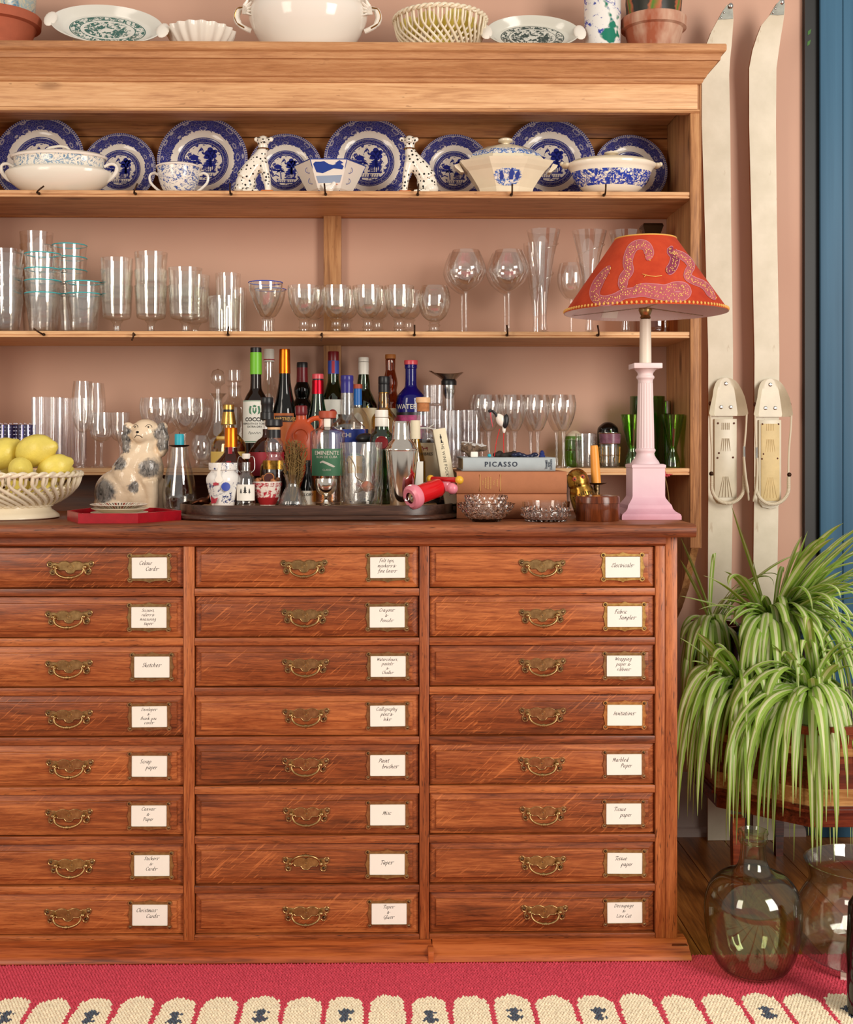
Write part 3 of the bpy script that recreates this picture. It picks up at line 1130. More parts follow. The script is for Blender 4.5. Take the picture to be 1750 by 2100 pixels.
def ski(edgeL, edgeR, label, tipy, plate):
    base = P((edgeL[-1][0] + edgeR[-1][0]) / 2, 1300, 3.245)
    O = (base.x, base.y, 0)
    root = thing('ski', label, 'ski', O, group='pair of old skis against the wall')
    ys = [e[1] for e in edgeL]

    def depth(py):
        t = max(0.0, (260 - py) / 260)
        return 3.235 - 0.07 * t ** 2.2
    L, R = [], []
    for (xl, y), (xr, _) in zip(edgeL, edgeR):
        L.append(P(xl, y, depth(y)))
        R.append(P(xr, y, depth(y)))
    L.append(Vector((L[-1].x, 3.235, 0.001)))
    R.append(Vector((R[-1].x, 3.235, 0.001)))
    th = Vector((0, 0.011, 0))
    m = MB()
    k = len(L)
    vs_ = L + R + [p + th for p in L] + [p + th for p in R]
    fs = []
    for i in range(k - 1):
        fs += [(i, i + 1, k + i + 1, k + i), (2 * k + i, 3 * k + i, 3 * k + i + 1, 2 * k + i + 1)]
    m.add(vs_, fs)
    m.cur = 1
    fs = []
    for i in range(k - 1):
        fs += [(i, 2 * k + i, 2 * k + i + 1, i + 1), (k + i, k + i + 1, 3 * k + i + 1, 3 * k + i)]
    fs += [(0, k, 3 * k, 2 * k), (k - 1, 3 * k - 1, 4 * k - 1, 2 * k - 1)]
    m.add(vs_, fs)
    body = m.build('ski_body', ['ski_white', 'ski_edge'], root, off=O, smooth=25)
    m = MB()
    pts = [P(a, b, depth(b) - .0015) for a, b in plate]
    m.add(pts + [p + Vector((0, .003, 0)) for p in pts], [tuple(range(len(pts)))] + [(i, (i + 1) % len(pts), len(pts) + (i + 1) % len(pts), len(pts) + i) for i in range(len(pts))])
    tp_ = m.build('tip_plate', 'tip_metal', root, off=O, smooth=20)
    m = MB()
    for a, b in (plate[-1], plate[-2]):
        c_ = sum((p for p in pts), Vector()) / len(pts)
        q = P(a, b, depth(b) - .002).lerp(c_, .35)
        m.ball(q, (.003, .002, .003), 8, 6)
    t0 = P(plate[0][0] + 4, plate[0][1] + 4, depth(10) - .001)
    m.ball(t0, (.007, .006, .008), 10, 6)
    m.build('rivet', 'steel', tp_, off=O)
    return root, O, base.x


def binding(root, O, cx, y0, lever_side, yellow, label):
    """cable binding: toe iron, sole plate, cable and spring; px based round the ski centre line"""
    Y = 3.232
    s = sc_at(cx, Y)
    cxm = X(cx, Y)
    z = lambda py: ZZ(cx, py, Y)
    pt = lambda dxp, py, dy=0.0: (cxm + dxp * s, Y + dy, z(py))
    # toe iron: domed plate with flared wings
    m = MB()
    rows = [(775, 4), (777, 12), (781, 19), (788, 24), (800, 29), (815, 33), (832, 37), (848, 40), (853, 38)]
    rows = [(y0 + (py - 775), w_) for py, w_ in rows]
    vs_, fs = [], []
    nc = 11
    for py, w_ in rows:
        for j in range(nc):
            u = -1 + 2 * j / (nc - 1)
            lift = -0.006 - 0.026 * max(0, abs(u) - .62) / .38 * min(1, (py - y0) / 40)
            cut = 0 if abs(u) < .95 else 0
            vs_.append(pt(u * w_, py, lift))
    nr = len(rows)
    for i in range(nr - 1):
        for j in range(nc - 1):
            fs.append((i * nc + j, i * nc + j + 1, (i + 1) * nc + j + 1, (i + 1) * nc + j))
    k = len(vs_)
    vs_ += [(a, b_ + .002, c_) for a, b_, c_ in vs_]
    fs += [tuple(q + k for q in reversed(f_)) for f_ in fs]
    ring = [j for j in range(nc)] + [i * nc + nc - 1 for i in range(1, nr)] + [(nr - 1) * nc + j for j in range(nc - 2, -1, -1)] + [i * nc for i in range(nr - 2, 0, -1)]
    for i in range(len(ring)):
        a, b_ = ring[i], ring[(i + 1) % len(ring)]
        fs.append((a, b_, b_ + k, a + k))
    toe = m.add(vs_, fs).build('toe_iron', 'binding_white', root, off=O, smooth=40)
    for dx_, py in ((0, y0 + 12), (-10, y0 + 60), (10, y0 + 60)):
        m = MB().ball(pt(dx_, py, -.007), (4.0 * s, .0016, 4.0 * s), 12, 6)
        m.box(pt(dx_, py)[0] - 3 * s, pt(dx_, py)[0] + 3 * s, Y - .0092, Y - .008, z(py) - .5 * s, z(py) + .5 * s)
        m.build('screw', 'steel', toe, off=O)
    for sx in (-1, 1):
        MB().ball(pt(sx * 36, y0 + 53, -.022), (3.2 * s, .004, 4.5 * s), 10, 6).build('bolt', 'rust', toe, off=O)
    # sole plate with ribs
    ya, yb = y0 + 84, y0 + (258 if not yellow else 266)
    m = MB().box(cxm - 23 * s, cxm + 23 * s, Y - .004, Y + .003, z(yb - 12), z(ya), .001)
    tip = [(cxm - 23 * s, z(yb - 13)), (cxm - 15 * s, z(yb - 3)), (cxm, z(yb)), (cxm + 15 * s, z(yb - 3)), (cxm + 23 * s, z(yb - 13))]
    m.prism(tip, .007, 'xz', Y - .004)
    sole = m.build('sole_plate', 'binding_white', root, off=O)
    if yellow:
        MB().box(cxm - 19 * s, cxm + 19 * s, Y - .0055, Y - .003, z(yb - 16), z(ya + 8), .0008).build('foot_pad', 'old_yellow', sole, off=O)
    m = MB()
    for j in range(5):
        u = (j - 2) * 4
        m.tube([pt(u * .8, ya + 40, -.0058), pt(u * 1.2, ya + 66, -.0058)], [.0012, .0004], 5)
        m.tube([pt(u * .6, ya + 118, -.0058), pt(u * 1.7, ya + 160, -.0058)], [.0006, .0012], 5)
        m.tube([pt(u * .9, ya + 8, -.0058), pt(u * .9, ya + 22, -.0058)], .0008, 5)
    m.build('rib', 'old_yellow' if yellow else 'binding_white', sole, off=O)
    m = MB()
    for sx, py in ((-16, ya + 9), (17, ya + 9), (-17, ya + 80), (15, ya + 79), (-14, ya + 70)):
        m.ball(pt(sx, py, -.005), (2.1 * s, .0015, 2.1 * s), 8, 5)
    m.build('nail', 'rust', sole, off=O)
    # cable, spring
    yt = y0 + 76
    ySp = y0 + 200
    for sx in (-1, 1):
        off_ = (0 if sx == -1 else 0)
        pts = [pt(sx * 37, yt, -.03), pt(sx * 36, yt + 30, -.028), pt(sx * 33, yt + 75, -.025), pt(sx * 33, ySp, -.022)]
        MB().tube(catmull(pts, 4), .0026, 7).build('cable', 'rubber_cream', root, off=O)
    m = MB()
    mid = []
    for i in range(121):
        t = i / 120
        if t < .18:
            u, py = -33, ySp + (t / .18) * 22
        elif t > .82:
            u, py = 33, ySp + ((1 - t) / .18) * 22
        else:
            a = PI * (t - .18) / .64
            u, py = -33 * math.cos(a), ySp + 22 + 34 * math.sin(a)
        mid.append(Vector(pt(u, py, -.024)))
    rad = [.0052 if i % 2 else .0042 for i in range(len(mid))]
    m.tube(mid, rad, 9)
    m.build('coil_spring', 'rubber_cream', root, off=O, smooth=25)
    sx = lever_side
    pts = [pt(sx * 32, ySp - 38, -.026), pt(sx * 33, ySp - 10, -.032), pt(sx * 36, ySp + 20, -.036), pt(sx * 39, ySp + 36, -.034), pt(sx * 41, ySp + 50, -.03)]
    MB().tube(catmull(pts, 4), [.0055] * 8 + [.0062] * 4 + [.004] * 4 + [.003], 8, flat=.6).build('heel_lever', 'binding_white', root, off=O)
    MB().tube([pt(sx * 33, ySp - 60, -.025), pt(sx * 33, ySp - 36, -.026)], .0034, 8).build('turnbuckle', 'steel', root, off=O)
    MB().ball(pt(-sx * 34, ySp - 4, -.025), (.006, .005, .006), 10, 8).build('hinge_bolt', 'iron', root, off=O)


s1L = [(1491, 10), (1483, 22), (1473, 40), (1459, 66), (1449, 92), (1443, 120), (1440, 154), (1440, 257), (1446, 460), (1453, 726), (1453, 1040), (1452, 1230)]
s1R = [(1502, 10), (1504, 22), (1505, 40), (1503, 66), (1501, 92), (1498, 120), (1496, 154), (1498, 257), (1500, 460), (1504, 726), (1503, 1040), (1500, 1230)]
s2L = [(1594, 6), (1588, 16), (1579, 31), (1562, 52), (1553, 75), (1544, 103), (1537, 140), (1537, 257), (1542, 460), (1548, 726), (1547, 1040), (1545, 1230)]
s2R = [(1610, 6), (1610, 16), (1609, 31), (1606, 52), (1602, 75), (1598, 103), (1593, 140), (1592, 257), (1594, 460), (1599, 726), (1597, 1040), (1594, 1230)]
r1, O1, _ = ski(s1L, s1R, 'cream painted old ski beside the pine dresser end, bare white sole plate', 10, [(1495, 8), (1503, 16), (1504, 38), (1492, 39), (1474, 40), (1482, 24)])
binding(r1, O1, 1488, 775, 1, False, '')
r2, O2, _ = ski(s2L, s2R, 'cream painted old ski beside the dark window reveal, yellowed foot pad', 6, [(1600, 0), (1610, 8), (1608, 30), (1596, 31), (1580, 30), (1588, 16)])
binding(r2, O2, 1579, 777, -1, True, '')
# ================================================================ shared builders for vessels
def closed(outer, t, zb):
    """outer (r,z) bottom to rim -> closed wall profile with floor at zb"""
    inner = [(max(r - t, 0.0005), z) for r, z in reversed(outer) if z > zb + .0005]
    prof = [(0, outer[0][1])] + outer + inner
    # floor of the inside
    rin = inner[-1][0]
    prof += [(rin * .8, zb), (0, zb)]
    return prof


def pxprof(cx, Y, Zb, pts):
    s = sc_at(cx, Y)
    return [(r * s, max(0.0, ZZ(cx, y, Y) - Zb)) for r, y in pts]


def smooth_prof(p, k=3):
    q = catmull([(a, 0, b) for a, b in p], k)
    return [(max(v.x, 0), v.z) for v in q]


def stemware(name, label, cat, cx, Y, Zb, bowl, stem_r, foot_r, mat='clear_glass', group=None, knop=None, n=36, mod=None, wall=.0011, rings=None):
    s = sc_at(cx, Y)
    root = thing(name, label, cat, (X(cx, Y), Y, Zb), group=group)
    b = smooth_prof(pxprof(cx, Y, Zb, bowl), 3)
    z0 = b[0][1]
    t = wall
    inner = [(max(r - t, .0004), z + (t * 2.5 if i == len(b) - 1 else 0)) for i, (r, z) in enumerate(reversed(b))]
    prof = [(0, z0)] + b + [q for q in inner if q[1] > z0 + .002] + [(0, z0 + .004)]
    MB().lathe(prof, n, mod=mod).build('bowl', mat, root, smooth=40)
    sr = stem_r * s
    sp = [(0, .004), (sr * 2.2, .004), (sr * 1.3, .010), (sr, .02 if z0 > .04 else z0 * .5), (sr, max(z0 - .012, z0 * .6)), (sr * 1.6, z0 + .0005), (0, z0 + .001)]
    if knop:
        sp = [(0, .004)] + [(r * s, z0 * f) for r, f in knop] + [(0, z0 + .001)]
    MB().lathe(sp, 16).build('stem', mat, root, smooth=60)
    fr_ = foot_r * s
    MB().lathe([(0, 0), (fr_, 0), (fr_, .0016), (fr_ * .6, .0028), (sr * 2.4, .0052), (0, .0056)], 32).build('foot', mat, root, smooth=40)
    if rings:
        for r_, y_, m_ in rings:
            zz_ = ZZ(cx, y_, Y) - Zb
            MB().tube([(r_ * s * math.cos(2 * PI * i / 32), r_ * s * math.sin(2 * PI * i / 32), zz_) for i in range(32)], .0013, 6, closed=True).build('coloured_rim', m_, root)
    return root


def tumbler(name, label, cat, cx, Y, z0, h, rt, rb, mat='clear_glass', group=None, rim=None, mod=None, n=36, base=.006, wall=.0016, mid=None, bowed=None):
    """straight or tapering tumbler, metres; z0 world height of its base"""
    out = [(rb * .94, 0), (rb, .002)]
    for i in range(1, 9):
        f = i / 8
        r = rb + (rt - rb) * f
        if bowed:
            r += bowed * math.sin(PI * f)
        out.append((r, .002 + (h - .002) * f))
    o = MB().lathe(closed(out, wall, base), n, mod=mod).build(name, mat, None, loc=(X(cx, Y), Y, z0), smooth=40)
    tag(o, label, cat, group)
    if rim:
        MB().tube([(rt * .985 * math.cos(2 * PI * i / 36), rt * .985 * math.sin(2 * PI * i / 36), h) for i in range(36)], .0015, 6, closed=True).build('rim', rim, o)
    return o


def patch(mb, r, a, z0, z1, n=14, out=.0004, a_c=0.0):
    """curved label on an upright cylinder, facing -y"""
    vs_, fs = [], []
    for i in range(n + 1):
        t = a_c - a + 2 * a * i / n
        for z in (z0, z1):
            for rr_ in (r + out, r - .0006):
                vs_.append((rr_ * math.sin(t), -rr_ * math.cos(t), z))
    for i in range(n):
        q = i * 4
        fs += [(q, q + 4, q + 6, q + 2), (q + 2, q + 6, q + 7, q + 3), (q, q + 1, q + 5, q + 4)]
    fs += [(0, 2, 3, 1), (n * 4, n * 4 + 1, n * 4 + 3, n * 4 + 2)]
    return mb.add(vs_, fs)


glass('clear_glass', (0.985, 0.982, 0.975), (0.76, 0.76, 0.74), 1.9)
glass('wine_glass', (0.988, 0.986, 0.982), (0.76, 0.76, 0.74), 2.0)
glass('thick_glass', (0.972, 0.972, 0.955), (0.58, 0.59, 0.55), 1.9)
glass('ribbed_glass', (0.965, 0.96, 0.965), (0.86, 0.85, 0.86), 2.0, 0.08)
glass('violet_glass', (0.50, 0.48, 0.72), (0.24, 0.22, 0.46), 1.5, 0.05)
glass('green_glass', (0.60, 0.84, 0.34), (0.10, 0.30, 0.04), 1.4)
glass('dark_green_glass', (0.36, 0.62, 0.16), (0.03, 0.12, 0.02), 1.4)
glass('green_bottle', (0.16, 0.46, 0.10), (0.01, 0.06, 0.01), 1.5)
glass('amber_glass', (0.72, 0.42, 0.16), (0.30, 0.12, 0.03), 1.5)
glass('yellow_glass', (0.86, 0.70, 0.12), (0.42, 0.28, 0.02), 1.5)
glass('demijohn_glass', (0.86, 0.90, 0.76), (0.05, 0.12, 0.05), 0.95)
glass('jar_glass', (0.93, 0.93, 0.90), (0.20, 0.24, 0.18), 1.2)
paint('teal_rim', srgb(70, 190, 196), 0.2)
paint('cobalt_rim', srgb(58, 84, 190), 0.2)
paint('brown_bottle', srgb(24, 12, 6), 0.05, spec=0.6)
paint('black_bottle', srgb(10, 9, 8), 0.05, spec=0.6)
paint('blue_bottle', srgb(16, 12, 98), 0.06, spec=0.6)
paint('white_glaze', srgb(236, 228, 216), 0.10)
paint('cream_glaze', srgb(232, 218, 190), 0.16, 0.03, 30)
paint('terracotta', srgb(172, 90, 62), 0.75, 0.12, 14, 0.15, 200)
paint('lemon', srgb(226, 206, 98), 0.34, 0.14, 18, 0.4, 160)

# ================================================================ willow plates
def willow(name, R, blue=srgb(30, 38, 118), white=srgb(232, 222, 210)):
    n = N(name)
    v = n.co()
    x, y, z = n.sep(v)
    r = n.math('DIVIDE', n.math('SQRT', n.math('ADD', n.math('MULTIPLY', x, x), n.math('MULTIPLY', y, y))), R)
    th = n.math('ARCTAN2', y, x)
    wob = n.noise(v, 1.4 / R * 12, 3, .6)
    inr = lambda a, b: n.math('MULTIPLY', n.math('GREATER_THAN', r, a), n.math('LESS_THAN', r, b))
    lace = n.math('ADD', r, n.math('MULTIPLY', n.math('SUBTRACT', wob, .5), .13))
    rim = n.math('GREATER_THAN', lace, .70)
    band = inr(.42, .565)
    cen = n.math('LESS_THAN', r, .43)
    foli = n.math('MULTIPLY', cen, n.math('GREATER_THAN', n.noise(v, 3.2 / R * 2, 4, .62, .4), .545))
    tot = n.math('MAXIMUM', rim, n.math('MAXIMUM', band, foli))
    # fine light line work in the blue
    ln = n.step(n.vor(v, 26 / R, 1, 'DISTANCE_TO_EDGE'), .06, .02)
    sp = n.step(n.noise(v, 40 / R, 2, .6), .58, .66)
    key = n.math('GREATER_THAN', n.math('SINE', n.math('MULTIPLY', th, 120)), .2)
    edge = n.math('MULTIPLY', n.math('GREATER_THAN', r, .955), key)
    light = n.math('MAXIMUM', n.math('MULTIPLY', ln, .22), n.math('MULTIPLY', sp, .22))
    light = n.math('MAXIMUM', light, n.math('MULTIPLY', edge, .55))
    ring = n.math('MAXIMUM', inr(.935, .950), n.math('MAXIMUM', inr(.455, .462), inr(.535, .542)))
    light = n.math('MAXIMUM', light, n.math('MULTIPLY', ring, .55))
    roundel = n.vor(n.comb(n.math('MULTIPLY', th, 1.3), n.math('MULTIPLY', r, 3.4), 0.0), 2.0, .35)
    rd = n.math('MULTIPLY', n.math('MULTIPLY', n.step(roundel, .30, .27), n.step(roundel, .20, .23)), .5)
    light = n.math('MAXIMUM', light, n.math('MULTIPLY', rd, rim))
    bl = n.mix(n.noise(v, 9 / R, 3), tuple(q * .55 for q in blue), tuple(q * 1.5 for q in blue))
    bl = n.mix(light, bl, white)
    c = n.mix(tot, white, bl)
    n.bsdf(c, .10)
    M[name] = n.m


def circ(cx, cy, r, k=9, sq=1.0):
    return [(cx + r * math.cos(2 * PI * i / k), cy + r * sq * math.sin(2 * PI * i / k)) for i in range(k)]


paint('transfer_blue', srgb(34, 44, 128), 0.15)
SCENE = []
for x_, y_, r_ in ((.10, .20, .075), (.20, .22, .07), (.15, .28, .065), (.08, .12, .06), (.24, .14, .06), (.17, .10, .065), (.26, .24, .05)):
    SCENE.append(circ(x_, y_, r_, 9))
SCENE.append([(.14, .10), (.18, .10), (.20, -.12), (.13, -.12)])
for k, (w_, yb) in enumerate(((.15, .02), (.12, .07), (.08, .115))):   # pagoda roofs
    SCENE.append([(.02 - w_ + .1, yb - .10), (.12, yb - .05), (.02 + w_ + .14, yb - .10), (.02 + w_ + .10, yb - .115), (.02 - w_ + .14, yb - .115)])
for x_ in (.02, .06, .10, .14, .18, .22):
    SCENE.append([(x_, -.22), (x_ + .016, -.22), (x_ + .016, -.10), (x_, -.10)])
SCENE.append([(-.02, -.25), (.28, -.25), (.30, -.22), (-.04, -.22)])
for bx, by, s_ in ((-.10, .27, 1), (-.01, .30, -1)):                   # the two birds
    SCENE.append([(bx, by), (bx + .05 * s_, by + .06), (bx + .035 * s_, by + .015), (bx + .08 * s_, by - .01), (bx + .02 * s_, by - .02), (bx - .02 * s_, by - .07)])
SCENE.append([(-.32, .12), (-.20, .17), (-.08, .12), (-.14, .10), (-.26, .10)])
SCENE.append([(-.27, .04), (-.13, .04), (-.11, .10), (-.29, .10)])
SCENE.append([(-.36, -.02), (-.05, -.02), (-.10, .025), (-.30, .03)])
for i in range(7):                                                      # willow
    a = .6 + i * .32
    SCENE.append([(-.13, -.06), (-.13 + .11 * math.cos(a), -.06 + .10 * math.sin(a)), (-.13 + .15 * math.cos(a), -.13 + .08 * math.sin(a)), (-.12 + .10 * math.cos(a), -.08 + .07 * math.sin(a))])
SCENE.append([(-.145, -.06), (-.12, -.06), (-.10, -.25), (-.13, -.25)])
SCENE.append([(-.36, -.16), (-.26, -.11), (-.17, -.16), (-.18, -.185), (-.26, -.14), (-.35, -.19)])
for i in range(9):                                                      # fence
    x_ = -.22 + i * .052
    SCENE.append([(x_, -.34), (x_ + .012, -.34), (x_ + .030, -.27), (x_ + .018, -.27)])
SCENE.append([(-.26, -.355), (.27, -.355), (.25, -.335), (-.24, -.335)])


def plate_mesh(R, mat, nm='plate'):
    pr = [(0, 0), (R * .50, 0), (R * .53, R * .02), (R * .58, R * .055), (R * .66, R * .075), (R * .97, R * .13), (R, R * .142), (R * .985, R * .128), (R * .66, R * .105 - .004 + .002), (R * .60, R * .095 - .004), (R * .55, R * .06 - .004), (R * .5, R * .025), (0, R * .022)]
    # front face is the upper side
    pr = [(0, -.003), (R * .55, -.003), (R * .60, R * .04), (R * .70, R * .065), (R * .98, R * .125), (R, R * .14), (R * .97, R * .145), (R * .69, R * .085), (R * .60, R * .065), (R * .56, R * .03), (R * .52, R * .018), (0, R * .015)]
    return MB().lathe(pr, 72).mesh(nm, mat, smooth=40)


willow('willow_large', .1195)
willow('willow_small', .098)
PMESH = {.1195: plate_mesh(.1195, 'willow_large'), .098: plate_mesh(.098, 'willow_small')}


def scene_mesh(R):
    m = MB()
    for poly in SCENE:
        m.prism([(a * R, b * R) for a, b in poly], .0005, 'xy', R * .0152)
    return m.mesh('printed_scene', 'transfer_blue', smooth=0)


SMESH = {R: scene_mesh(R) for R in PMESH}
PLT = [(83, .1195, 'large blue willow plate behind the pale oval tureen'), (246, .098, 'small blue willow plate between the oval tureen and the lidded cup'),
       (417, .1195, 'large blue willow plate behind the two-handled cup'), (586, .098, 'small blue willow plate behind the cheetah by the pale cup'),
       (757, .1195, 'large blue willow plate behind the six-sided bowl and the second cheetah'), (932, .098, 'small blue willow plate between cheetah and eight-sided tureen'),
       (1128, .1195, 'large blue willow plate behind the eight-sided tureen'), (1292, .098, 'small blue willow plate at the dresser end behind the oval lidded dish')]
for px, R, lab in PLT:
    a = math.radians(9)
    Yc_ = 3.268 - R * math.sin(a) - .008
    root = thing('willow_plate', lab, 'plate', (X(px, Yc_), Yc_, SHZ[0] + R * math.cos(a) + .002), (PI / 2 - a, 0, 0), group='blue and white willow plates on the top shelf')
    root.rotation_euler = (PI / 2 - a, 0, 0)
    put(PMESH[R], 'plate_body', root)
    put(SMESH[R], 'printed_scene', root)

# ================================================================ ceramics in front of the plates
def local(cx, Y, Zb):
    s = sc_at(cx, Y)
    return s, (lambda px: (px - cx) * s), (lambda py: ZZ(cx, py, Y) - Zb)


transfer('pale_blue_print', srgb(236, 228, 212), srgb(112, 142, 168), 90, [(.066, .094)], .53)
transfer('lid_print', srgb(236, 228, 212), srgb(112, 142, 168), 90, [(-1, .006)], .50)
Yf = 3.10
# oval tureen
cx = 121
root = thing('oval_tureen', 'pale oval tureen with loop handle lid and faded blue garland band', 'tureen', (X(cx, Yf), Yf, SHZ[0]))
s, lx, lz = local(cx, Yf, SHZ[0])
body = smooth_prof([(r * s, max(0, lz(y))) for r, y in ((48, 404), (56, 400), (72, 394), (96, 378), (108, 360), (106, 353), (96, 349), (91, 344), (92, 330), (95, 325))], 2)
MB().lathe([(0, 0)] + body + [(0, lz(327))], 56, sy=.62).build('tureen_body', 'pale_blue_print', root)
lid = MB().lathe([(0, lz(327)), (97 * s, lz(327)), (99 * s, lz(323)), (92 * s, lz(319)), (60 * s, lz(314)), (22 * s, lz(311)), (0, lz(311))], 56, sy=.62).build('lid', 'white_glaze', root)
pts = [(-20 * s, 0, lz(313)), (-24 * s, 0, lz(306)), (-12 * s, 0, lz(302)), (4 * s, 0, lz(300)), (18 * s, 0, lz(304)), (21 * s, 0, lz(311)), (8 * s, 0, lz(314)), (-8 * s, 0, lz(314))]
MB().tube(catmull(pts, 4, True), .0036, 8, closed=True).build('lid_handle', 'pale_blue_print', lid)
for sx in (-1, 1):
    pts = [(sx * 92 * s, 0, lz(342)), (sx * 106 * s, 0, lz(336)), (sx * 117 * s, 0, lz(340)), (sx * 117 * s, 0, lz(353)), (sx * 106 * s, 0, lz(366)), (sx * 96 * s, 0, lz(372))]
    MB().tube(catmull(pts, 4), [.004] * 10 + [.0055] * 11, 8).build('handle', 'white_glaze', root)

transfer('flower_blue_print', srgb(236, 230, 218), srgb(58, 84, 150), 80, None, .53)
cx = 367
root = thing('lidded_cup', 'small two-handled blue flowered cup with flat lid', 'cup', (X(cx, 3.09), 3.09, SHZ[0]))
s, lx, lz = local(cx, 3.09, SHZ[0])
body = smooth_prof([(r * s, max(0, lz(y))) for r, y in ((22, 404), (26, 399), (34, 388), (40, 372), (43, 356), (44, 344))], 2)
MB().lathe([(0, 0)] + body + [(0, lz(345))], 40).build('cup_body', 'flower_blue_print', root)
lid = MB().lathe([(0, lz(346)), (46 * s, lz(346)), (47 * s, lz(343)), (40 * s, lz(340)), (12 * s, lz(337)), (0, lz(336.5))], 40).build('lid', 'white_glaze', root)
MB().lathe([(0, lz(338)), (8 * s, lz(338)), (9 * s, lz(334)), (5 * s, lz(332)), (0, lz(332))], 16).build('knob', 'white_glaze', lid)
for sx in (-1, 1):
    pts = [(sx * 40 * s, 0, lz(360)), (sx * 50 * s, 0, lz(355)), (sx * 59 * s, 0, lz(360)), (sx * 58 * s, 0, lz(374)), (sx * 46 * s, 0, lz(387)), (sx * 36 * s, 0, lz(394))]
    MB().tube(catmull(pts, 4), .0034, 8).build('handle', 'white_glaze', root)

n = N('cheetah_glaze')
v = n.co()
d = n.vor(v, 105, .55)
dots = n.math('MULTIPLY', n.math('LESS_THAN', d, .30), n.math('LESS_THAN', n.noise(v, 40, 1), .62))
n.bsdf(n.mix(dots, srgb(238, 230, 214), (.012, .010, .009)), .12)
M['cheetah_glaze'] = n.m
paint('orange_glaze', srgb(206, 110, 50), .25)


def bvh_of(me):
    from mathutils.bvhtree import BVHTree
    return BVHTree.FromPolygons([v.co.copy() for v in me.vertices], [tuple(p.vertices) for p in me.polygons])


def on_skin(bv, p, lift=.0004):
    hit = bv.ray_cast(Vector((p[0], -1.0, p[2])), Vector((0, 1, 0)))
    return (p[0], hit[0].y - lift, p[2]) if hit[0] is not None else p


def cheetah(cx, mir, label):
    """sitting cheetah, px drawn for the left hand figure with centre 520"""
    Y = 3.075
    root = thing('cheetah_figurine', label, 'figurine', (X(cx, Y), Y, SHZ[0]), group='pair of spotted china cheetahs')
    s, lx, lz = local(cx, Y, SHZ[0])
    q = lambda px, py, d=0.0: (mir * (px - 520) * s, d, max(.003, lz(py)))
    m = MB()
    m.ball(q(504, 376), (21 * s, .020, 22 * s), 16, 12)
    m.ball(q(497, 388), (17 * s, .024, 14 * s), 16, 10)
    m.tube(catmull([q(502, 368), q(515, 348), q(530, 328), q(538, 312)], 4), [.024, .024, .0235, .023, .0225, .022, .021, .020, .019, .0175, .016, .0145, .0135], 12)
    m.ball(q(537, 335), (13 * s, .016, 20 * s), 14, 10)
    m.tube([q(538, 318), q(539, 308), q(540, 298)], [.0145, .0125, .013], 12)
    m.ball(q(540, 290), (12.5 * s, .015, 12 * s), 16, 12)
    m.ball(q(541, 291, -.011), (6.5 * s, .008, 6 * s), 12, 8)
    for e in (526, 556):
        m.ball(q(e, 286), (5.5 * s, .004, 5.5 * s), 10, 8)
    for dd in (-.010, .010):
        m.tube([q(541, 335, dd), q(547, 362, dd), q(550, 386, dd), q(551, 396, dd)], [.012, .0095, .008, .009], 10)
        m.ball(q(555, 399, dd - .002), (8 * s, .009, 5 * s), 10, 8)
        m.tube([q(500, 398, dd * 2), q(518, 398, dd * 2), q(532, 399, dd * 2)], [.011, .009, .007], 10)
    me = fuse(m, 'cheetah_body', 'cheetah_glaze', .0022, 5)
    put(me, 'cheetah_body', root)
    bv = bvh_of(me)
    q0 = q
    qs = lambda px, py, d=0.0: on_skin(bv, q0(px, py))
    f = MB().ball(qs(541, 289, -.0185), (.0022, .0016, .0018), 8, 6)
    for e in (-6, 6):
        f.tube([qs(541 + e, 285, -.0125), qs(541 + e * 1.5, 284, -.011)], .0012, 5)
        f.tube([qs(541, 293, -.0185), qs(541 + e * .5, 295.5, -.018), qs(541 + e, 294, -.0155)], .0005, 5)
    f.build('face', 'ink', root)
    m = MB().tube([(mir * (540 - 520) * s + .0142 * math.cos(t), .0145 * math.sin(t), lz(306)) for t in [2 * PI * i / 24 for i in range(24)]], .0016, 6, closed=True)
    m.build('collar', 'gold', root)
    m = MB().box(min(q(536, 400)[0], q(562, 400)[0]), max(q(536, 400)[0], q(562, 400)[0]), -.02, .02, 0, .009, .003)
    m.build('plinth', 'orange_glaze', root)


cheetah(520, 1, 'spotted china cheetah sitting beside the two-handled cup')
cheetah(860, -1, 'spotted china cheetah sitting beside the eight-sided tureen')

# six-sided bowl
paint('sea_blue', srgb(38, 70, 148), .15)
paint('pale_wash', srgb(150, 168, 190), .15)
cx = 677
root = thing('hexagonal_bowl', 'six-sided white bowl painted with a blue mountain panel', 'bowl', (X(cx, 3.10), 3.10, SHZ[0]))
s, lx, lz = local(cx, 3.10, SHZ[0])
prof = [(r * s, max(0, lz(y))) for r, y in ((38, 404), (40, 399), (46, 394), (58, 372), (69, 350), (74, 341))]
MB().lathe(closed(prof, .004, .008), 6).build('bowl_body', 'white_glaze', root, smooth=0)


def hexpt(u, py, lift=.0006):
    """point on the front facet, u -1..1 across"""
    z = lz(py)
    r = None
    for (ra, za), (rb_, zb_) in zip(prof[:-1], prof[1:]):
        if za <= z <= zb_:
            r = ra + (rb_ - ra) * (z - za) / max(zb_ - za, 1e-6)
    r = r or prof[-1][0]
    return (u * r * .5, -r * math.cos(PI / 6) - lift, z)


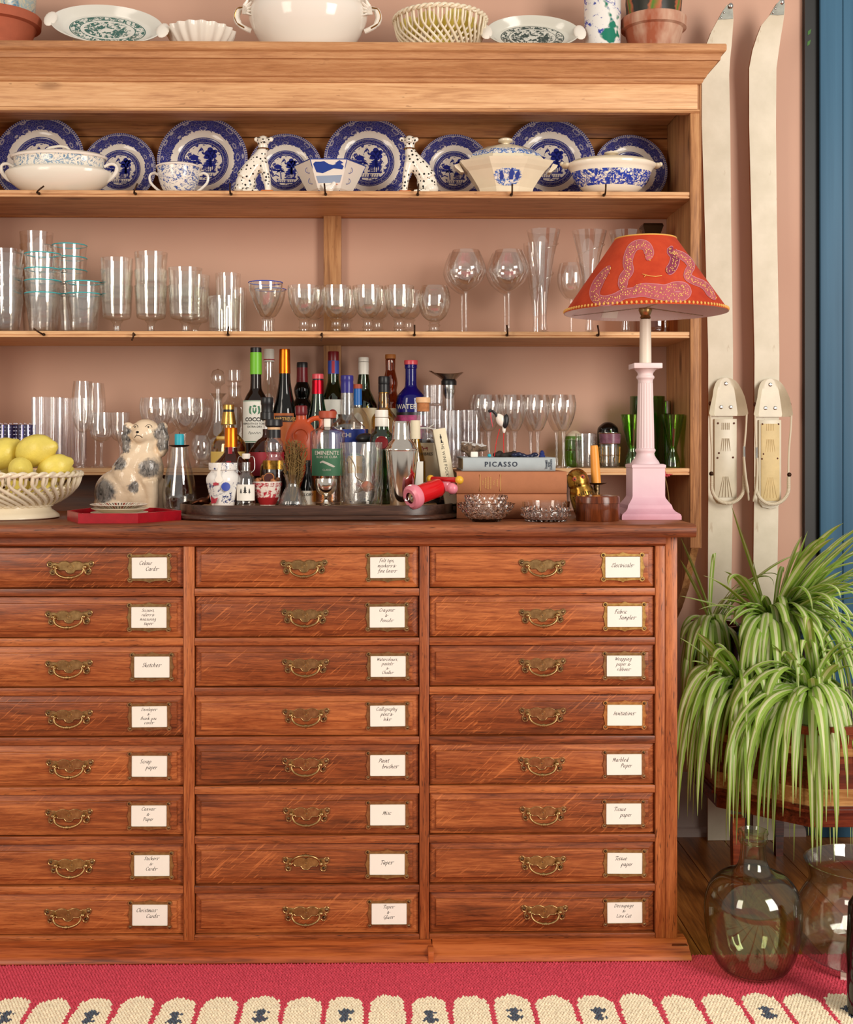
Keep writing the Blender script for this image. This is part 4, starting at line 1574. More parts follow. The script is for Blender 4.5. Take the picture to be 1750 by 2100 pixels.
m = MB()
hill = [(-.9, 350), (-.75, 346), (-.45, 346), (-.25, 345), (0, 350), (.25, 352), (.5, 349), (.72, 350), (.9, 354), (.85, 360), (.3, 358), (0, 362), (-.4, 367), (-.8, 365)]
m.add([hexpt(a, b) for a, b in hill], [tuple(range(len(hill)))])
m.add([hexpt(a, b) for a, b in ((.35, 349), (.6, 343), (.85, 348), (.6, 351))], [(0, 1, 2, 3)])
m.build('painted_hill', 'sea_blue', root, smooth=0)
m = MB()
m.add([hexpt(a, b, .0004) for a, b in ((-.9, 372), (.9, 370), (.85, 384), (-.85, 385))], [(0, 1, 2, 3)])
m.build('painted_water', 'pale_wash', root, smooth=0)
m = MB()
for i in range(6):
    t = PI / 3 * i
    m.tube([(prof[-1][0] * math.cos(t), prof[-1][0] * math.sin(t), prof[-1][1]), (prof[1][0] * math.cos(t), prof[1][0] * math.sin(t), prof[1][1])], .0011, 5)
m.tube([(prof[-1][0] * math.cos(PI / 3 * i), prof[-1][0] * math.sin(PI / 3 * i), prof[-1][1]) for i in range(6)], .0013, 5, closed=True)
for i, side in ((0, 1), (1, -1)):
    for py in (358, 378):
        base = hexpt(side * 1.0, py, 0)
        cxx = base[0] + side * 9 * s
        m.tube([(cxx + .0075 * math.cos(2 * PI * k / 16), base[1] + .0165 + .004, base[2] + .0075 * math.sin(2 * PI * k / 16)) for k in range(16)], .0007, 5, closed=True)
m.build('painted_border', 'sea_blue', root)

# tiny bird
cx = 676
root = thing('china_bird', 'tiny white china bird on the shelf edge before the six-sided bowl', 'figurine', (X(cx, 3.045), 3.045, SHZ[0]))
s, lx, lz = local(cx, 3.045, SHZ[0])
m = MB()
m.ball((-2 * s, 0, .010), (11 * s, .009, 8 * s), 14, 10)
m.ball((9 * s, 0, .021), (5 * s, .006, 5.5 * s), 12, 8)
m.tube([(4 * s, 0, .012), (9 * s, 0, .021)], [.008, .005], 10)
m.tube([(-10 * s, 0, .012), (-17 * s, 0, .020)], [.006, .002], 8)
m.ball((0, 0, .002), (8 * s, .007, .003), 12, 6)
put(fuse(m, 'bird_body', 'white_glaze', .0012, 3), 'bird_body', root)
MB().tube([(13 * s, 0, .021), (17 * s, 0, .0205)], [.0016, .0004], 6).build('beak', 'orange_glaze', root)

# eight-sided tureen
transfer('house_print', srgb(236, 228, 212), srgb(70, 108, 172), 90, None, .49)
cx = 1037
root = thing('octagonal_tureen', 'eight-sided cream tureen with round knob and blue cottage scene', 'tureen', (X(cx, 3.11), 3.11, SHZ[0]))
s, lx, lz = local(cx, 3.11, SHZ[0])
prof = [(r * s, max(0, lz(y))) for r, y in ((56, 404), (58, 397), (60, 390), (70, 375), (84, 356), (92, 349), (100, 340), (103, 336))]
MB().lathe([(0, 0)] + prof + [(90 * s, lz(338)), (0, lz(338))], 8, a0=PI / 8, a1=2 * PI + PI / 8, sy=.72).build('tureen_body', 'cream_glaze', root, smooth=0)
m = MB()
ap = math.cos(PI / 8)
fac = lambda r: -r * s * ap * .72 - .0007
out = [(-.95, 384), (-.98, 372), (-.8, 362), (-.5, 360), (-.2, 364), (0, 358), (.2, 356), (.35, 362), (.6, 359), (.9, 364), (.98, 374), (.9, 384), (.3, 388), (-.4, 388)]


def octp(u, py):
    z = lz(py)
    for (ra, za), (rb_, zb_) in zip(prof[:-1], prof[1:]):
        if za <= z <= zb_:
            r = ra + (rb_ - ra) * (z - za) / max(zb_ - za, 1e-6)
            return (u * r * math.sin(PI / 8), -r * ap * .72 - .0006, z)
    return (u * prof[0][0] * .38, -prof[0][0] * ap * .72 - .0006, z)


gr = [[octp(u_ / 8, 357 + 32 * v_ / 12) for u_ in range(-8, 9)] for v_ in range(13)]
for v_ in range(12):
    for u_ in range(16):
        if ((u_ - 7.5) / 8) ** 2 + ((v_ - 5.5) / 6.2) ** 2 < 1.02:
            m.add([gr[v_][u_], gr[v_][u_ + 1], gr[v_ + 1][u_ + 1], gr[v_ + 1][u_]], [(0, 1, 2, 3)])
m.build('cottage_print', 'house_print', root, smooth=0, fix=False)
m = MB()
for poly in ([(.05, 366), (.25, 356), (.45, 366)], [(.1, 366), (.4, 366), (.4, 378), (.1, 378)], [(-.6, 378), (-.55, 364), (-.4, 362), (-.3, 370), (-.35, 378)], [(.6, 378), (.55, 366), (.7, 361), (.85, 368), (.8, 378)]):
    m.add([(p[0], p[1] - .0016, p[2]) for p in (octp(a, b) for a, b in poly)], [tuple(range(len(poly)))])
m.build('cottage', 'sea_blue', root, smooth=0, fix=False)
lid = MB().lathe([(0, lz(338)), (84 * s, lz(338)), (84 * s, lz(334)), (76 * s, lz(325)), (74 * s, lz(321)), (62 * s, lz(312)), (40 * s, lz(303)), (18 * s, lz(298)), (0, lz(297))], 8, a0=PI / 8, a1=2 * PI + PI / 8, sy=.72).build('lid', 'cream_glaze', root, smooth=30)
MB().lathe([(75.5 * s, lz(324.5)), (77.5 * s, lz(325.5)), (75 * s, lz(321)), (65 * s, lz(313.3)), (64.5 * s, lz(314.3))], 8, a0=PI / 8, a1=2 * PI + PI / 8, sy=.72).build('printed_band', 'house_print', lid, smooth=0)
MB().lathe([(0, lz(299)), (7 * s, lz(299)), (7 * s, lz(295)), (15 * s, lz(291)), (15 * s, lz(287)), (10 * s, lz(284)), (0, lz(283))], 20).build('knob', 'cream_glaze', lid)
for sx in (-1, 1):
    MB().prism([(sx * 96 * s, lz(338)), (sx * 106 * s, lz(341)), (sx * 104 * s, lz(346)), (sx * 92 * s, lz(356)), (sx * 86 * s, lz(356))], .03, 'xz', -.015).build('handle', 'cream_glaze', root)

# oval lidded dish
transfer('berry_print', srgb(238, 226, 206), srgb(36, 58, 150), 80, [(.024, .062)], .47)
cx = 1254
root = thing('lidded_dish', 'cream oval vegetable dish with flat lid and deep blue band', 'dish', (X(cx, 3.10), 3.10, SHZ[0]))
s, lx, lz = local(cx, 3.10, SHZ[0])
prof = smooth_prof([(r * s, max(.006, lz(y))) for r, y in ((46, 398), (54, 394), (66, 384), (78, 366), (84, 350), (90, 344), (92, 338))], 2)
MB().lathe([(0, .006)] + prof + [(84 * s, lz(338)), (0, lz(338))], 56, sy=.66).build('dish_body', 'berry_print', root)
m = MB()
for dx_ in (-40, -14, 22, 44):
    m.ball((dx_ * s, -.02 if abs(dx_) < 30 else 0, .005), (.014, .012, .005), 12, 6)
m.build('foot', 'cream_glaze', root)
lid = MB().lathe([(0, lz(339)), (86 * s, lz(339)), (88 * s, lz(336)), (80 * s, lz(331)), (50 * s, lz(325)), (18 * s, lz(322)), (0, lz(322))], 56, sy=.66).build('lid', 'cream_glaze', root)
MB().lathe([(0, lz(323)), (6 * s, lz(323)), (7 * s, lz(319)), (15 * s, lz(316)), (14 * s, lz(313)), (0, lz(311.5))], 20).build('knob', 'cream_glaze', lid)
for sx in (-1, 1):
    m = MB().ball((sx * 93 * s, 0, lz(340)), (9 * s, .022, 6 * s), 14, 8)
    m.ball((sx * 101 * s, 0, lz(337)), (5 * s, .008, 5 * s), 10, 8)
    m.build('handle', 'cream_glaze', root)

# ================================================================ on top of the dresser
TY = 3.13


def radial_plate(name, R, bands, col, white):
    n = N(name)
    v = n.co()
    x, y, z = n.sep(v)
    y2 = n.math('MULTIPLY', y, R[0] / R[1])
    r = n.math('DIVIDE', n.math('SQRT', n.math('ADD', n.math('MULTIPLY', x, x), n.math('MULTIPLY', y2, y2))), R[0])
    f = n.step(n.noise(v, 90, 3, .7, .8), .46, .52)
    tot = 0.0
    for a, b, md in bands:
        g = n.math('MULTIPLY', n.math('GREATER_THAN', r, a), n.math('LESS_THAN', r, b))
        if md:
            g = n.math('MULTIPLY', g, f)
        tot = n.math('MAXIMUM', tot, g)
    n.bsdf(n.mix(tot, white, col), .14)
    M[name] = n.m


radial_plate('green_platter', (.142, .077), [(.66, .68, 0), (.50, .655, 1), (.485, .50, 0), (.1, .42, 1)], srgb(54, 96, 86), srgb(216, 212, 202))
radial_plate('grey_platter', (.120, .068), [(.66, .68, 0), (.52, .655, 1), (.50, .515, 0), (.1, .46, 1)], srgb(52, 64, 58), srgb(206, 202, 190))


def platter(cx, Yp, R, mat, label, lean, roll):
    root = thing('oval_platter', label, 'platter', (X(cx, Yp), Yp, ZTOPD + R[1] * math.cos(lean) + .006), (PI / 2 - lean, roll, 0))
    a, b = R
    pr = [(0, -.003), (.80 * a, -.003), (.84 * a, .004), (.99 * a, .018), (a, .021), (.98 * a, .022), (.84 * a, .012), (.80 * a, .006), (.76 * a, .003), (0, .002)]
    MB().lathe(pr, 64, sy=b / a).build('platter_body', mat, root)
    for sx in (-1, 1):
        MB().ball((sx * a * 1.0, 0, .019), (.016, .030, .005), 14, 8).build('lug_handle', 'white_glaze', root)
    return root


platter(221, 3.10, (.142, .077), 'green_platter', 'white oval platter with green bordered centre propped on the dresser top', .62, .10)
platter(1092, 3.12, (.120, .068), 'grey_platter', 'grey-white oval platter with dark printed centre beside the flowered vase', .62, 0)
paint('straw', srgb(206, 160, 82), .6, .2, 60, .3, 120)
cx = 190
tag(MB().lathe([(0, 0), (.040, 0), (.050, .02), (.050, .13), (.044, .160), (.03, .172), (.012, .177), (0, .177)], 36).build('wicker_dome', 'straw', loc=(X(cx, 3.24), 3.238, ZTOPD)), 'yellow straw dome showing behind the green bordered platter', 'basket')

# fluted shell bowl
cx = 412
flute = lambda a, z, r: 1 + .045 * math.cos(a * 18) * min(1, z / .03)
s, lx, lz = local(cx, TY, ZTOPD)
prof = [(.030, 0), (.032, .004), (.045, .018), (.068, .042), (.083, .066), (.087, .078)]
tag(MB().lathe(closed(smooth_prof(prof, 2), .003, .006), 144, mod=flute).build('fluted_bowl', 'white_glaze', loc=(X(cx, TY), TY, ZTOPD)), 'white fluted shell-like bowl between platter and big tureen', 'bowl')

# big white tureen with gilt scroll handles
cx = 632
root = thing('footed_tureen', 'large plain white tureen with gilded leaf scroll handles', 'tureen', (X(cx, TY), TY, ZTOPD))
s, lx, lz = local(cx, TY, ZTOPD)
prof = smooth_prof([(r * s, max(0, lz(y))) for r, y in ((62, 132), (64, 127), (80, 110), (100, 84), (116, 56), (122, 34), (118, 18), (112, 12), (116, 6), (124, 2), (126, -4), (120, -8))], 2)
MB().lathe(closed(prof, .005, .008), 64, sy=.8).build('tureen_body', 'white_glaze', root)
metal('worn_gilt', srgb(186, 140, 84), .35, .3, 80)
for sx in (-1, 1):
    pts = [(sx * 118 * s, -.01, lz(30)), (sx * 128 * s, -.015, lz(22)), (sx * 140 * s, -.015, lz(26)), (sx * 145 * s, -.012, lz(40)), (sx * 139 * s, -.01, lz(54)), (sx * 126 * s, -.008, lz(62)), (sx * 116 * s, -.006, lz(66))]
    h = MB().tube(catmull(pts, 4), [.006] * 8 + [.0085] * 8 + [.0065] * 9, 10).build('scroll_handle', 'white_glaze', root)
    m = MB()
    m.tube([Vector(p) + Vector((sx * .004, -.006, .001)) for p in catmull(pts[1:6], 4)], .0022, 6)
    m.build('gilding', 'worn_gilt', h)
    m = MB()
    for k in range(5):
        an = (.35 + k * .42)
        tip = Vector((sx * (126 - 20 * math.sin(an)) * s, -.045, lz(34) + .030 * math.cos(an)))
        b_ = Vector((sx * 130 * s, -.026, lz(36)))
        m.tube([b_, b_.lerp(tip, .5) + Vector((0, -.006, 0)), tip], [.004, .007, .002], 8, flat=.5)
    m.build('leaf_moulding', 'white_glaze', h)

# woven china baskets
def lattice_bowl(root, rim_r, rim_z, foot_r, foot_z, n=30, swirl=.75, mat='cream_glaze', bulge=1.0, th=.0034):
    def rz(t):
        r = foot_r + (rim_r - foot_r) * (math.sin(t * PI / 2) ** .8) * bulge
        return r, foot_z + (rim_z - foot_z) * (t ** 1.15)
    for sg, nm in ((1, 'lattice'), (-1, 'inner_lattice')):
        m = MB()
        for k in range(n):
            pts = []
            for i in range(13):
                t = i / 12
                a = 2 * PI * (k + (.5 if sg < 0 else 0)) / n + sg * swirl * (1 - min(1, t / .72)) ** 1.3
                r, z = rz(t)
                r -= 0 if sg > 0 else th * 1.5
                pts.append((r * math.cos(a), r * math.sin(a), z))
            m.tube(pts, th if sg > 0 else th * .8, 6)
        m.build(nm, mat, root, smooth=60)
    m = MB()
    for ph in (0, PI):
        m.tube([((rim_r + .0035 * math.cos(22 * t + ph)) * math.cos(t), (rim_r + .0035 * math.cos(22 * t + ph)) * math.sin(t), rim_z + .0035 * math.sin(22 * t + ph)) for t in [2 * PI * i / 220 for i in range(220)]], .0042, 6, closed=True)
    m.build('rope_rim', mat, root, smooth=60)


def lemon(loc, size, rot, label, grp):
    n_, m_ = 20, 14
    vs_, fs = [], []
    for i in range(m_ + 1):
        ph = PI * i / m_
        for j in range(n_):
            a = 2 * PI * j / n_
            nub = .20 * math.exp(-((ph) / .34) ** 4) + .14 * math.exp(-((PI - ph) / .36) ** 4)
            rr_ = 1 + .075 * mnoise.noise(Vector((math.cos(a) * 2, math.sin(a) * 2, ph * 2)) + Vector(loc) * 9)
            vs_.append((size * .78 * math.sin(ph) ** .92 * math.cos(a) * rr_, size * .78 * math.sin(ph) ** .92 * math.sin(a) * rr_, size * math.cos(ph) * (1 + nub)))
    for i in range(m_):
        for j in range(n_):
            fs.append((i * n_ + j, (i + 1) * n_ + j, (i + 1) * n_ + (j + 1) % n_, i * n_ + (j + 1) % n_))
    o = MB().add(vs_, fs).build('lemon', 'lemon', loc=loc, rot=rot, smooth=80)
    return tag(o, label, 'lemon', grp)


cx = 903
root = thing('woven_bowl', 'cream openwork china bowl on the dresser top holding yellow fruit', 'bowl', (X(cx, TY), TY, ZTOPD))
lattice_bowl(root, .117, .108, .050, .004, 34, .8)
MB().lathe([(0, 0), (.055, 0), (.057, .006), (.05, .008), (0, .008)], 40).build('bowl_base', 'cream_glaze', root)
bx = X(cx, TY)
for i, (dx_, dy_, dz_, ry) in enumerate(((-.035, -.03, .095, 1.2), (.035, -.035, .10, .4), (.0, .04, .095, 1.9), (.07, .02, .10, 2.4), (-.072, .02, .098, .8), (.0, .0, .045, .3))):
    lemon((bx + dx_, TY + dy_, ZTOPD + dz_), .034, (1.2, ry, i), ['knobbly lemon at the front of the upper openwork bowl, towards the big tureen', 'knobbly lemon at the front of the upper openwork bowl, towards the grey platter', 'knobbly lemon at the wall side of the upper openwork bowl', 'knobbly lemon against the rim of the upper openwork bowl beside the grey platter', 'knobbly lemon against the rim of the upper openwork bowl beside the big tureen', 'lowest lemon inside the upper openwork bowl, seen through the lattice'][i], 'lemons in the upper openwork bowl')

# vase and pots
transfer('flower_vase', srgb(232, 228, 222), srgb(46, 66, 160), 20, None, .56, second=srgb(30, 120, 96))
cx = 1236
s, lx, lz = local(cx, TY, ZTOPD)
tag(MB().lathe(closed([(.040, 0), (.0455, .004), (.0465, .08), (.0475, .16), (.046, .20), (.050, .215)], .004, .006), 44).build('cylinder_vase', 'flower_vase', loc=(X(cx, TY), TY, ZTOPD)), 'white cylinder vase painted with blue flowers and green leaves', 'vase')
n = N('bloomed_terracotta')
v = n.co()
c = n.mix(n.step(n.noise(n.map(v, scale=(14, 14, 5)), 1, 4, .6), .42, .68), srgb(160, 88, 62), srgb(206, 170, 146))
n.bsdf(c, .8, 0, n.bump(n.noise(v, 160, 3, .6), .1, .001), .2)
M['bloomed_terracotta'] = n.m
n = N('painted_pot')
v = n.co()
x, y, z = n.sep(v)
th_ = n.math('ARCTAN2', y, x)
w_ = n.noise(v, 18, 3, .6, .6)
c = n.ramp(n.math('FRACT', n.math('ADD', n.math('MULTIPLY', th_, .95), n.math('MULTIPLY', w_, .5))), [(0, srgb(30, 30, 22)), (.38, srgb(48, 44, 30)), (.46, srgb(176, 92, 56)), (.56, srgb(72, 124, 40)), (.72, srgb(176, 92, 56)), (.8, srgb(34, 32, 26))])
n.bsdf(c, .4)
M['painted_pot'] = n.m
n = N('marbled_glaze')
v = n.co()
c = n.ramp(n.noise(v, 16, 4, .6, 2.2), [(.38, srgb(86, 132, 160)), (.47, srgb(206, 196, 168)), (.55, srgb(150, 176, 180)), (.66, srgb(214, 200, 164))])
n.bsdf(c, .2)
M['marbled_glaze'] = n.m


def flowerpot(cx, Y, rt, rb, h, mat, label):
    prof = [(rb, 0), (rb + (rt * .9 - rb) * .98, h * .74), (rt * .93, h * .75), (rt, h * .77), (rt * 1.015, h * .98), (rt, h)]
    return tag(MB().lathe(closed(prof, .008, .012), 52).build('flower_pot', mat, loc=(X(cx, Y), Y, ZTOPD), smooth=30), label, 'flower pot')


flowerpot(1341, 3.14, .083, .050, .118, 'bloomed_terracotta', 'lime-bloomed terracotta flower pot on the dresser top beside the skis')
tag(MB().lathe([(0, .014), (.050, .014), (.066, .09), (.072, .16), (.070, .20), (.062, .20), (.062, .185), (0, .185)], 44).build('painted_jar', 'painted_pot', loc=(X(1341, 3.14), 3.14, ZTOPD)), 'dark jar with green and orange stripes standing in the bloomed pot', 'jar')
flowerpot(-6, 3.11, .108, .062, .105, 'terracotta', 'plain red terracotta pot at the far end of the dresser top')
tag(MB().lathe([(0, .012), (.055, .012), (.082, .10), (.088, .17), (.085, .21), (.075, .21), (.075, .19), (0, .19)], 44).build('marbled_jar', 'marbled_glaze', loc=(X(2, 3.12), 3.12, ZTOPD)), 'blue and cream marbled jar standing in the plain terracotta pot', 'jar')
# ================================================================ glasses on the middle shelf
S3 = SHZ[1]
S4 = SHZ[2]
GF, GB = 3.085, 3.185


def stack(name, label, cx, Y, Zb, rims, rt, rb, group, rim=None, mat='clear_glass', **kw):
    s = sc_at(cx, Y)
    zr = [ZZ(cx, y, Y) - Zb for y in rims]
    h = zr[0]
    for i, z in enumerate(zr):
        pos = 'lowest' if i == 0 else 'topmost' if i == len(zr) - 1 else ('second', 'third', 'fourth')[i - 1]
        lab = label if len(zr) == 1 else f'{label}, {pos} in nest' + ('' if pos in ('lowest', 'topmost') else ' upwards')
        tumbler(name, lab, 'glass', cx, Y, Zb + z - h, h, rt * s, rb * s, mat, group, rim, **kw)


stack('tumbler', 'plain clear tumbler next to the teal-rimmed nests', 14, GF, S3, (612, 589, 565, 541, 513), 33, 24, 'nest of plain tumblers at the shelf end')
stack('tumbler', 'tall plain tumbler behind the front teal-rimmed nest', 75, GB, S3, (575, 527, 503, 478), 34, 25, 'nest of tall plain tumblers')
stack('tumbler', 'teal-rimmed clear tumbler in the front nest of four', 88, GF, S3, (603, 577, 553, 522), 37, 26, 'front nest of teal-rimmed tumblers', rim='teal_rim')
stack('tumbler', 'teal-rimmed clear tumbler in the taller nest behind', 143, GB, S3, (606, 556, 530, 504), 35, 26, 'rear nest of teal-rimmed tumblers', rim='teal_rim')
stack('tumbler', 'teal-rimmed clear tumbler in the short pair beside the bistro goblets', 172, GF, S3, (604, 580), 37, 26, 'pair of teal-rimmed tumblers', rim='teal_rim')


def goblets(label, cx, Y, rims, group, hw=33):
    """heavy bistro goblets, nested one in another"""
    s = sc_at(cx, Y)
    z0 = ZZ(cx, rims[0], Y) - S3
    for i, ry in enumerate(rims):
        dzz = ZZ(cx, ry, Y) - S3 - z0
        pos = ('lowest' if i == 0 else 'topmost' if i == len(rims) - 1 else 'middle')
        root = thing('bistro_goblet', f'{label}, {pos} of its nest' if len(rims) > 1 else label, 'glass', (X(cx, Y), Y, S3 + dzz), group=group)
        hh = z0
        out = [(hw * .40 * s, hh * .27), (hw * .80 * s, hh * .31), (hw * .88 * s, hh * .40), (hw * .92 * s, hh * .6), (hw * .97 * s, hh * .85), (hw * 1.0 * s, hh)]
        b = smooth_prof(out, 2)
        inner = [(r - .0022, z) for r, z in reversed(b) if z > hh * .38]
        MB().lathe([(0, hh * .26)] + b + inner + [(0, hh * .37)], 36).build('bowl', 'thick_glass', root, smooth=40)
        if i == 0:
            MB().lathe([(0, .004), (8.5 * s, .004), (7 * s, hh * .10), (7.5 * s, hh * .2), (13 * s, hh * .262), (0, hh * .265)], 16).build('stem', 'thick_glass', root, smooth=50)
            MB().lathe([(0, 0), (26 * s, 0), (27 * s, .002), (20 * s, .004), (8 * s, .008), (0, .008)], 32).build('foot', 'thick_glass', root, smooth=40)
        else:
            MB().lathe([(0, hh * .20), (7 * s, hh * .20), (10 * s, hh * .255), (0, hh * .258)], 16).build('stem', 'thick_glass', root, smooth=50)


goblets('heavy bistro goblet next to the teal-rimmed pair', 240, GF, (587, 555, 531), 'first nest of bistro goblets', 33)
goblets('heavy bistro goblet in the tallest goblet nest', 310, GF, (587, 555, 519), 'second nest of bistro goblets', 34)
goblets('heavy bistro goblet in the two-high nest by the faceted tumbler', 380, GF, (587, 551), 'third nest of bistro goblets', 35)
goblets('heavy bistro goblet standing behind the two-high nest', 400, GB, (592, 566), 'fourth nest of bistro goblets', 31)

facet = lambda a, z, r: 1 - .03 * abs(math.sin(a * 9)) * (1 if z < .06 else 0)
s_ = sc_at(460, GF)
tumbler('faceted_tumbler', 'short cut-sided tumbler beside the blue-rimmed goblet', 'glass', 460, GF, S3, ZZ(460, 609, GF) - S3, 33 * s_, 31 * s_, 'thick_glass', None, mod=facet, n=72, base=.010)
tumbler('tumbler', 'plain tumbler standing behind the short cut-sided tumbler', 'glass', 468, 3.19, S3, ZZ(468, 562, 3.19) - S3, 27 * s_, 24 * s_, 'clear_glass')
tumbler('tumbler', 'plain tumbler between the cut-sided tumbler and the blue-rimmed goblets', 'glass', 488, 3.245, S3, ZZ(488, 592, 3.245) - S3, 20 * s_, 18 * s_, 'clear_glass')

GOB = [(4, 655), (16, 650), (26, 634), (32, 615), (34, 598), (33.5, 586)]
stemware('blue_rim_goblet', 'goblet with cobalt blue rim standing at the shelf front', 'glass', 545, GF, S3, [(5, 652), (12, 646), (22, 628), (30, 606), (34, 592), (35, 580)], 6, 15, 'thick_glass', knop=[(8, .1), (9, .35), (6, .6), (9, .95)], rings=[(35, 580, 'cobalt_rim')])
stemware('blue_rim_goblet', 'goblet with cobalt blue rim half hidden behind its twin', 'glass', 555, GB, S3, [(5, 652), (12, 648), (22, 632), (29, 612), (31, 600), (32, 594)], 6, 15, 'thick_glass', knop=[(8, .1), (9, .35), (6, .6), (9, .95)], rings=[(32, 594, 'cobalt_rim')])
for i, (cx, w_) in enumerate(((624, 34), (690, 31), (755, 32), (819, 31))):
    who = ['next to the blue-rimmed goblet', 'in front of the wooden post', 'second from the round goblet', 'beside the round goblet'][i]
    for Y, dx_, nm in ((GF, 0, 'front'), (GB, 20, 'rear')):
        prof = [(6, 654), (17, 648), (26, 634), (w_ - 2, 614), (w_, 598), (w_ - .5, 587)] if Y == GF else [(6, 656), (17, 650), (25, 638), (w_ - 3, 622), (w_ - 2, 606), (w_ - 2, 597)]
        stemware('short_goblet', f'short thick glass goblet {who}, {nm} of the two', 'glass', cx + dx_, Y, S3, prof, 9, 18, 'thick_glass', 'short thick goblets', knop=[(14, .03), (10, .12), (10, .34), (12.5, .42), (10, .52), (10, .85), (14, 1.0)])
stemware('round_goblet', 'short round-bellied goblet beside the large wine glasses', 'glass', 891, GF, S3, [(6, 660), (16, 656), (27, 644), (33, 624), (33, 608), (29, 592), (27, 587)], 9, 19, 'thick_glass', knop=[(17, .05), (12, .2), (10, .5), (13, .7), (10, .85), (12, 1)])

BIG = [(2, 599), (12, 594), (30, 580), (40, 562), (41, 550), (36, 532), (28, 514)]
for i, (cx, lab) in enumerate(((956, 'large balloon wine glass next to the round goblet'), (1044, 'large balloon wine glass next to the tall flute'))):
    stemware('balloon_glass', lab + ', at the front', 'glass', cx, GF, S3, BIG, 2.6, 22, 'wine_glass', n=44)
    stemware('balloon_glass', lab + ', at the back', 'glass', cx - 8, 3.2, S3, [(r * .95, y + 6) for r, y in BIG], 2.5, 20, 'wine_glass', n=44)


def swirl_flute(cx, Y, label, top, hw):
    k = (676 - top) / 206
    prof = [(7, 676 - 30 * k), (9, 676 - 60 * k), (14, 676 - 100 * k), (22, 676 - 150 * k), (hw, top)]
    r = stemware('trumpet_flute', label, 'glass', cx, Y, S3, prof, 5, 22, 'wine_glass', knop=[(9, .2), (7, .6), (7, 1)])
    s = sc_at(cx, Y)
    m = MB()
    z0, z1 = ZZ(cx, 676 - 60 * k, Y) - S3, ZZ(cx, top + 18, Y) - S3
    pts = []
    for i in range(60):
        t = i / 59
        a = 6.5 * t * 2 + .4
        rr_ = (10 + (hw - 14) * t) * s + .0008
        pts.append((rr_ * math.cos(a), rr_ * math.sin(a), z0 + (z1 - z0) * t))
    m.tube(pts, .0010, 5)
    m.build('spiral_trail', 'thick_glass', r)
    return r


swirl_flute(1115, GF, 'tall trumpet flute with spiral trail next to the balloon glasses', 473, 35)
swirl_flute(1100, 3.22, 'tall trumpet flute half hidden behind the spiral flute', 500, 27)
swirl_flute(1209, GF, 'tall trumpet flute with spiral trail beside the small wine glass', 475, 36)
swirl_flute(1283, GF, 'tall trumpet flute behind the red lampshade', 475, 35)
stemware('wine_glass', 'small rounded wine glass between two trumpet flutes', 'glass', 1172, 3.19, S3, [(2, 615), (12, 612), (24, 596), (29, 575), (28, 558), (24, 541)], 2.4, 18, 'wine_glass')
stemware('wine_glass', 'small wine glass foot showing under the lampshade beside the amber bottle', 'glass', 1365, GF, S3, [(2, 620), (12, 616), (24, 600), (28, 578), (26, 558), (22, 545)], 2.4, 18, 'wine_glass')
# amber decanter behind the shade
cx, Y = 1336, 3.17
root = thing('square_decanter', 'amber square decanter with dark stopper behind the lampshade', 'decanter', (X(cx, Y), Y, S3))
s, lx, lz = local(cx, Y, S3)
w2 = 32 * s
MB().box(-w2, w2, -w2, w2, 0, lz(560), .008).build('decanter_body', 'amber_glass', root)
MB().lathe([(0, lz(562)), (13 * s, lz(562)), (11 * s, lz(545)), (11 * s, lz(505)), (15 * s, lz(498)), (0, lz(498))], 20).build('neck', 'amber_glass', root)
m = MB()
a, b = 11 * s, 21 * s
m.add([(-a, -a, lz(497)), (a, -a, lz(497)), (a, a, lz(497)), (-a, a, lz(497)), (-b, -b, lz(466)), (b, -b, lz(466)), (b, b, lz(466)), (-b, b, lz(466)), (-b * .9, -b * .9, lz(461)), (b * .9, -b * .9, lz(461)), (b * .9, b * .9, lz(461)), (-b * .9, b * .9, lz(461))],
      [(0, 1, 5, 4), (1, 2, 6, 5), (2, 3, 7, 6), (3, 0, 4, 7), (4, 5, 9, 8), (5, 6, 10, 9), (6, 7, 11, 10), (7, 4, 8, 11), (8, 9, 10, 11), (3, 2, 1, 0)])
m.build('stopper', 'brown_bottle', root, smooth=20)

# ================================================================ glasses on the lowest shelf
rib = lambda a, z, r: 1 + .04 * math.cos(a * 30)
ribv = lambda a, z, r: 1 + .045 * math.cos(a * 16)
bead = lambda a, z, r: 1 + .02 * max(0, math.cos(a * 14)) * max(0, math.cos(z * 900))
for i, cx in enumerate((12, 52)):
    tumbler('violet_beaker', 'violet beaded glass beaker behind the lemons, ' + ('half out by the bowl' if i == 0 else 'beside the ribbed glasses'), 'glass', cx, 3.10, S4, ZZ(cx, 871, 3.10) - S4, 21 * sc_at(cx, 3.1), 19 * sc_at(cx, 3.1), 'violet_glass', 'violet beakers', mod=bead, n=84)
    o = bpy.context.scene.objects[-1] if False else None
paint('bead_white', srgb(220, 214, 226), .2)
for i, cx in enumerate((12, 52)):
    ob = [q for q in COL.objects if q.name.startswith('violet_beaker')][i]
    s = sc_at(cx, 3.1)
    m = MB()
    for k in range(14):
        a = 2 * PI * k / 14
        for j in range(11):
            m.ball((21 * s * math.cos(a), 21 * s * math.sin(a), .02 + j * .0092), .0013, 6, 4)
    m.build('bead_rows', 'bead_white', ob)
tumbler('ribbed_glass', 'tall ribbed glass behind the lemons, wider front one', 'glass', 97, 3.11, S4, ZZ(97, 815, 3.11) - S4, 31 * sc_at(97, 3.1), 30 * sc_at(97, 3.1), 'ribbed_glass', mod=rib, n=150)
tumbler('ribbed_glass', 'tall ribbed glass half hidden behind the champagne flute', 'glass', 148, 3.19, S4, ZZ(148, 817, 3.19) - S4, 30 * sc_at(97, 3.1), 29 * sc_at(97, 3.1), 'ribbed_glass', mod=rib, n=150)
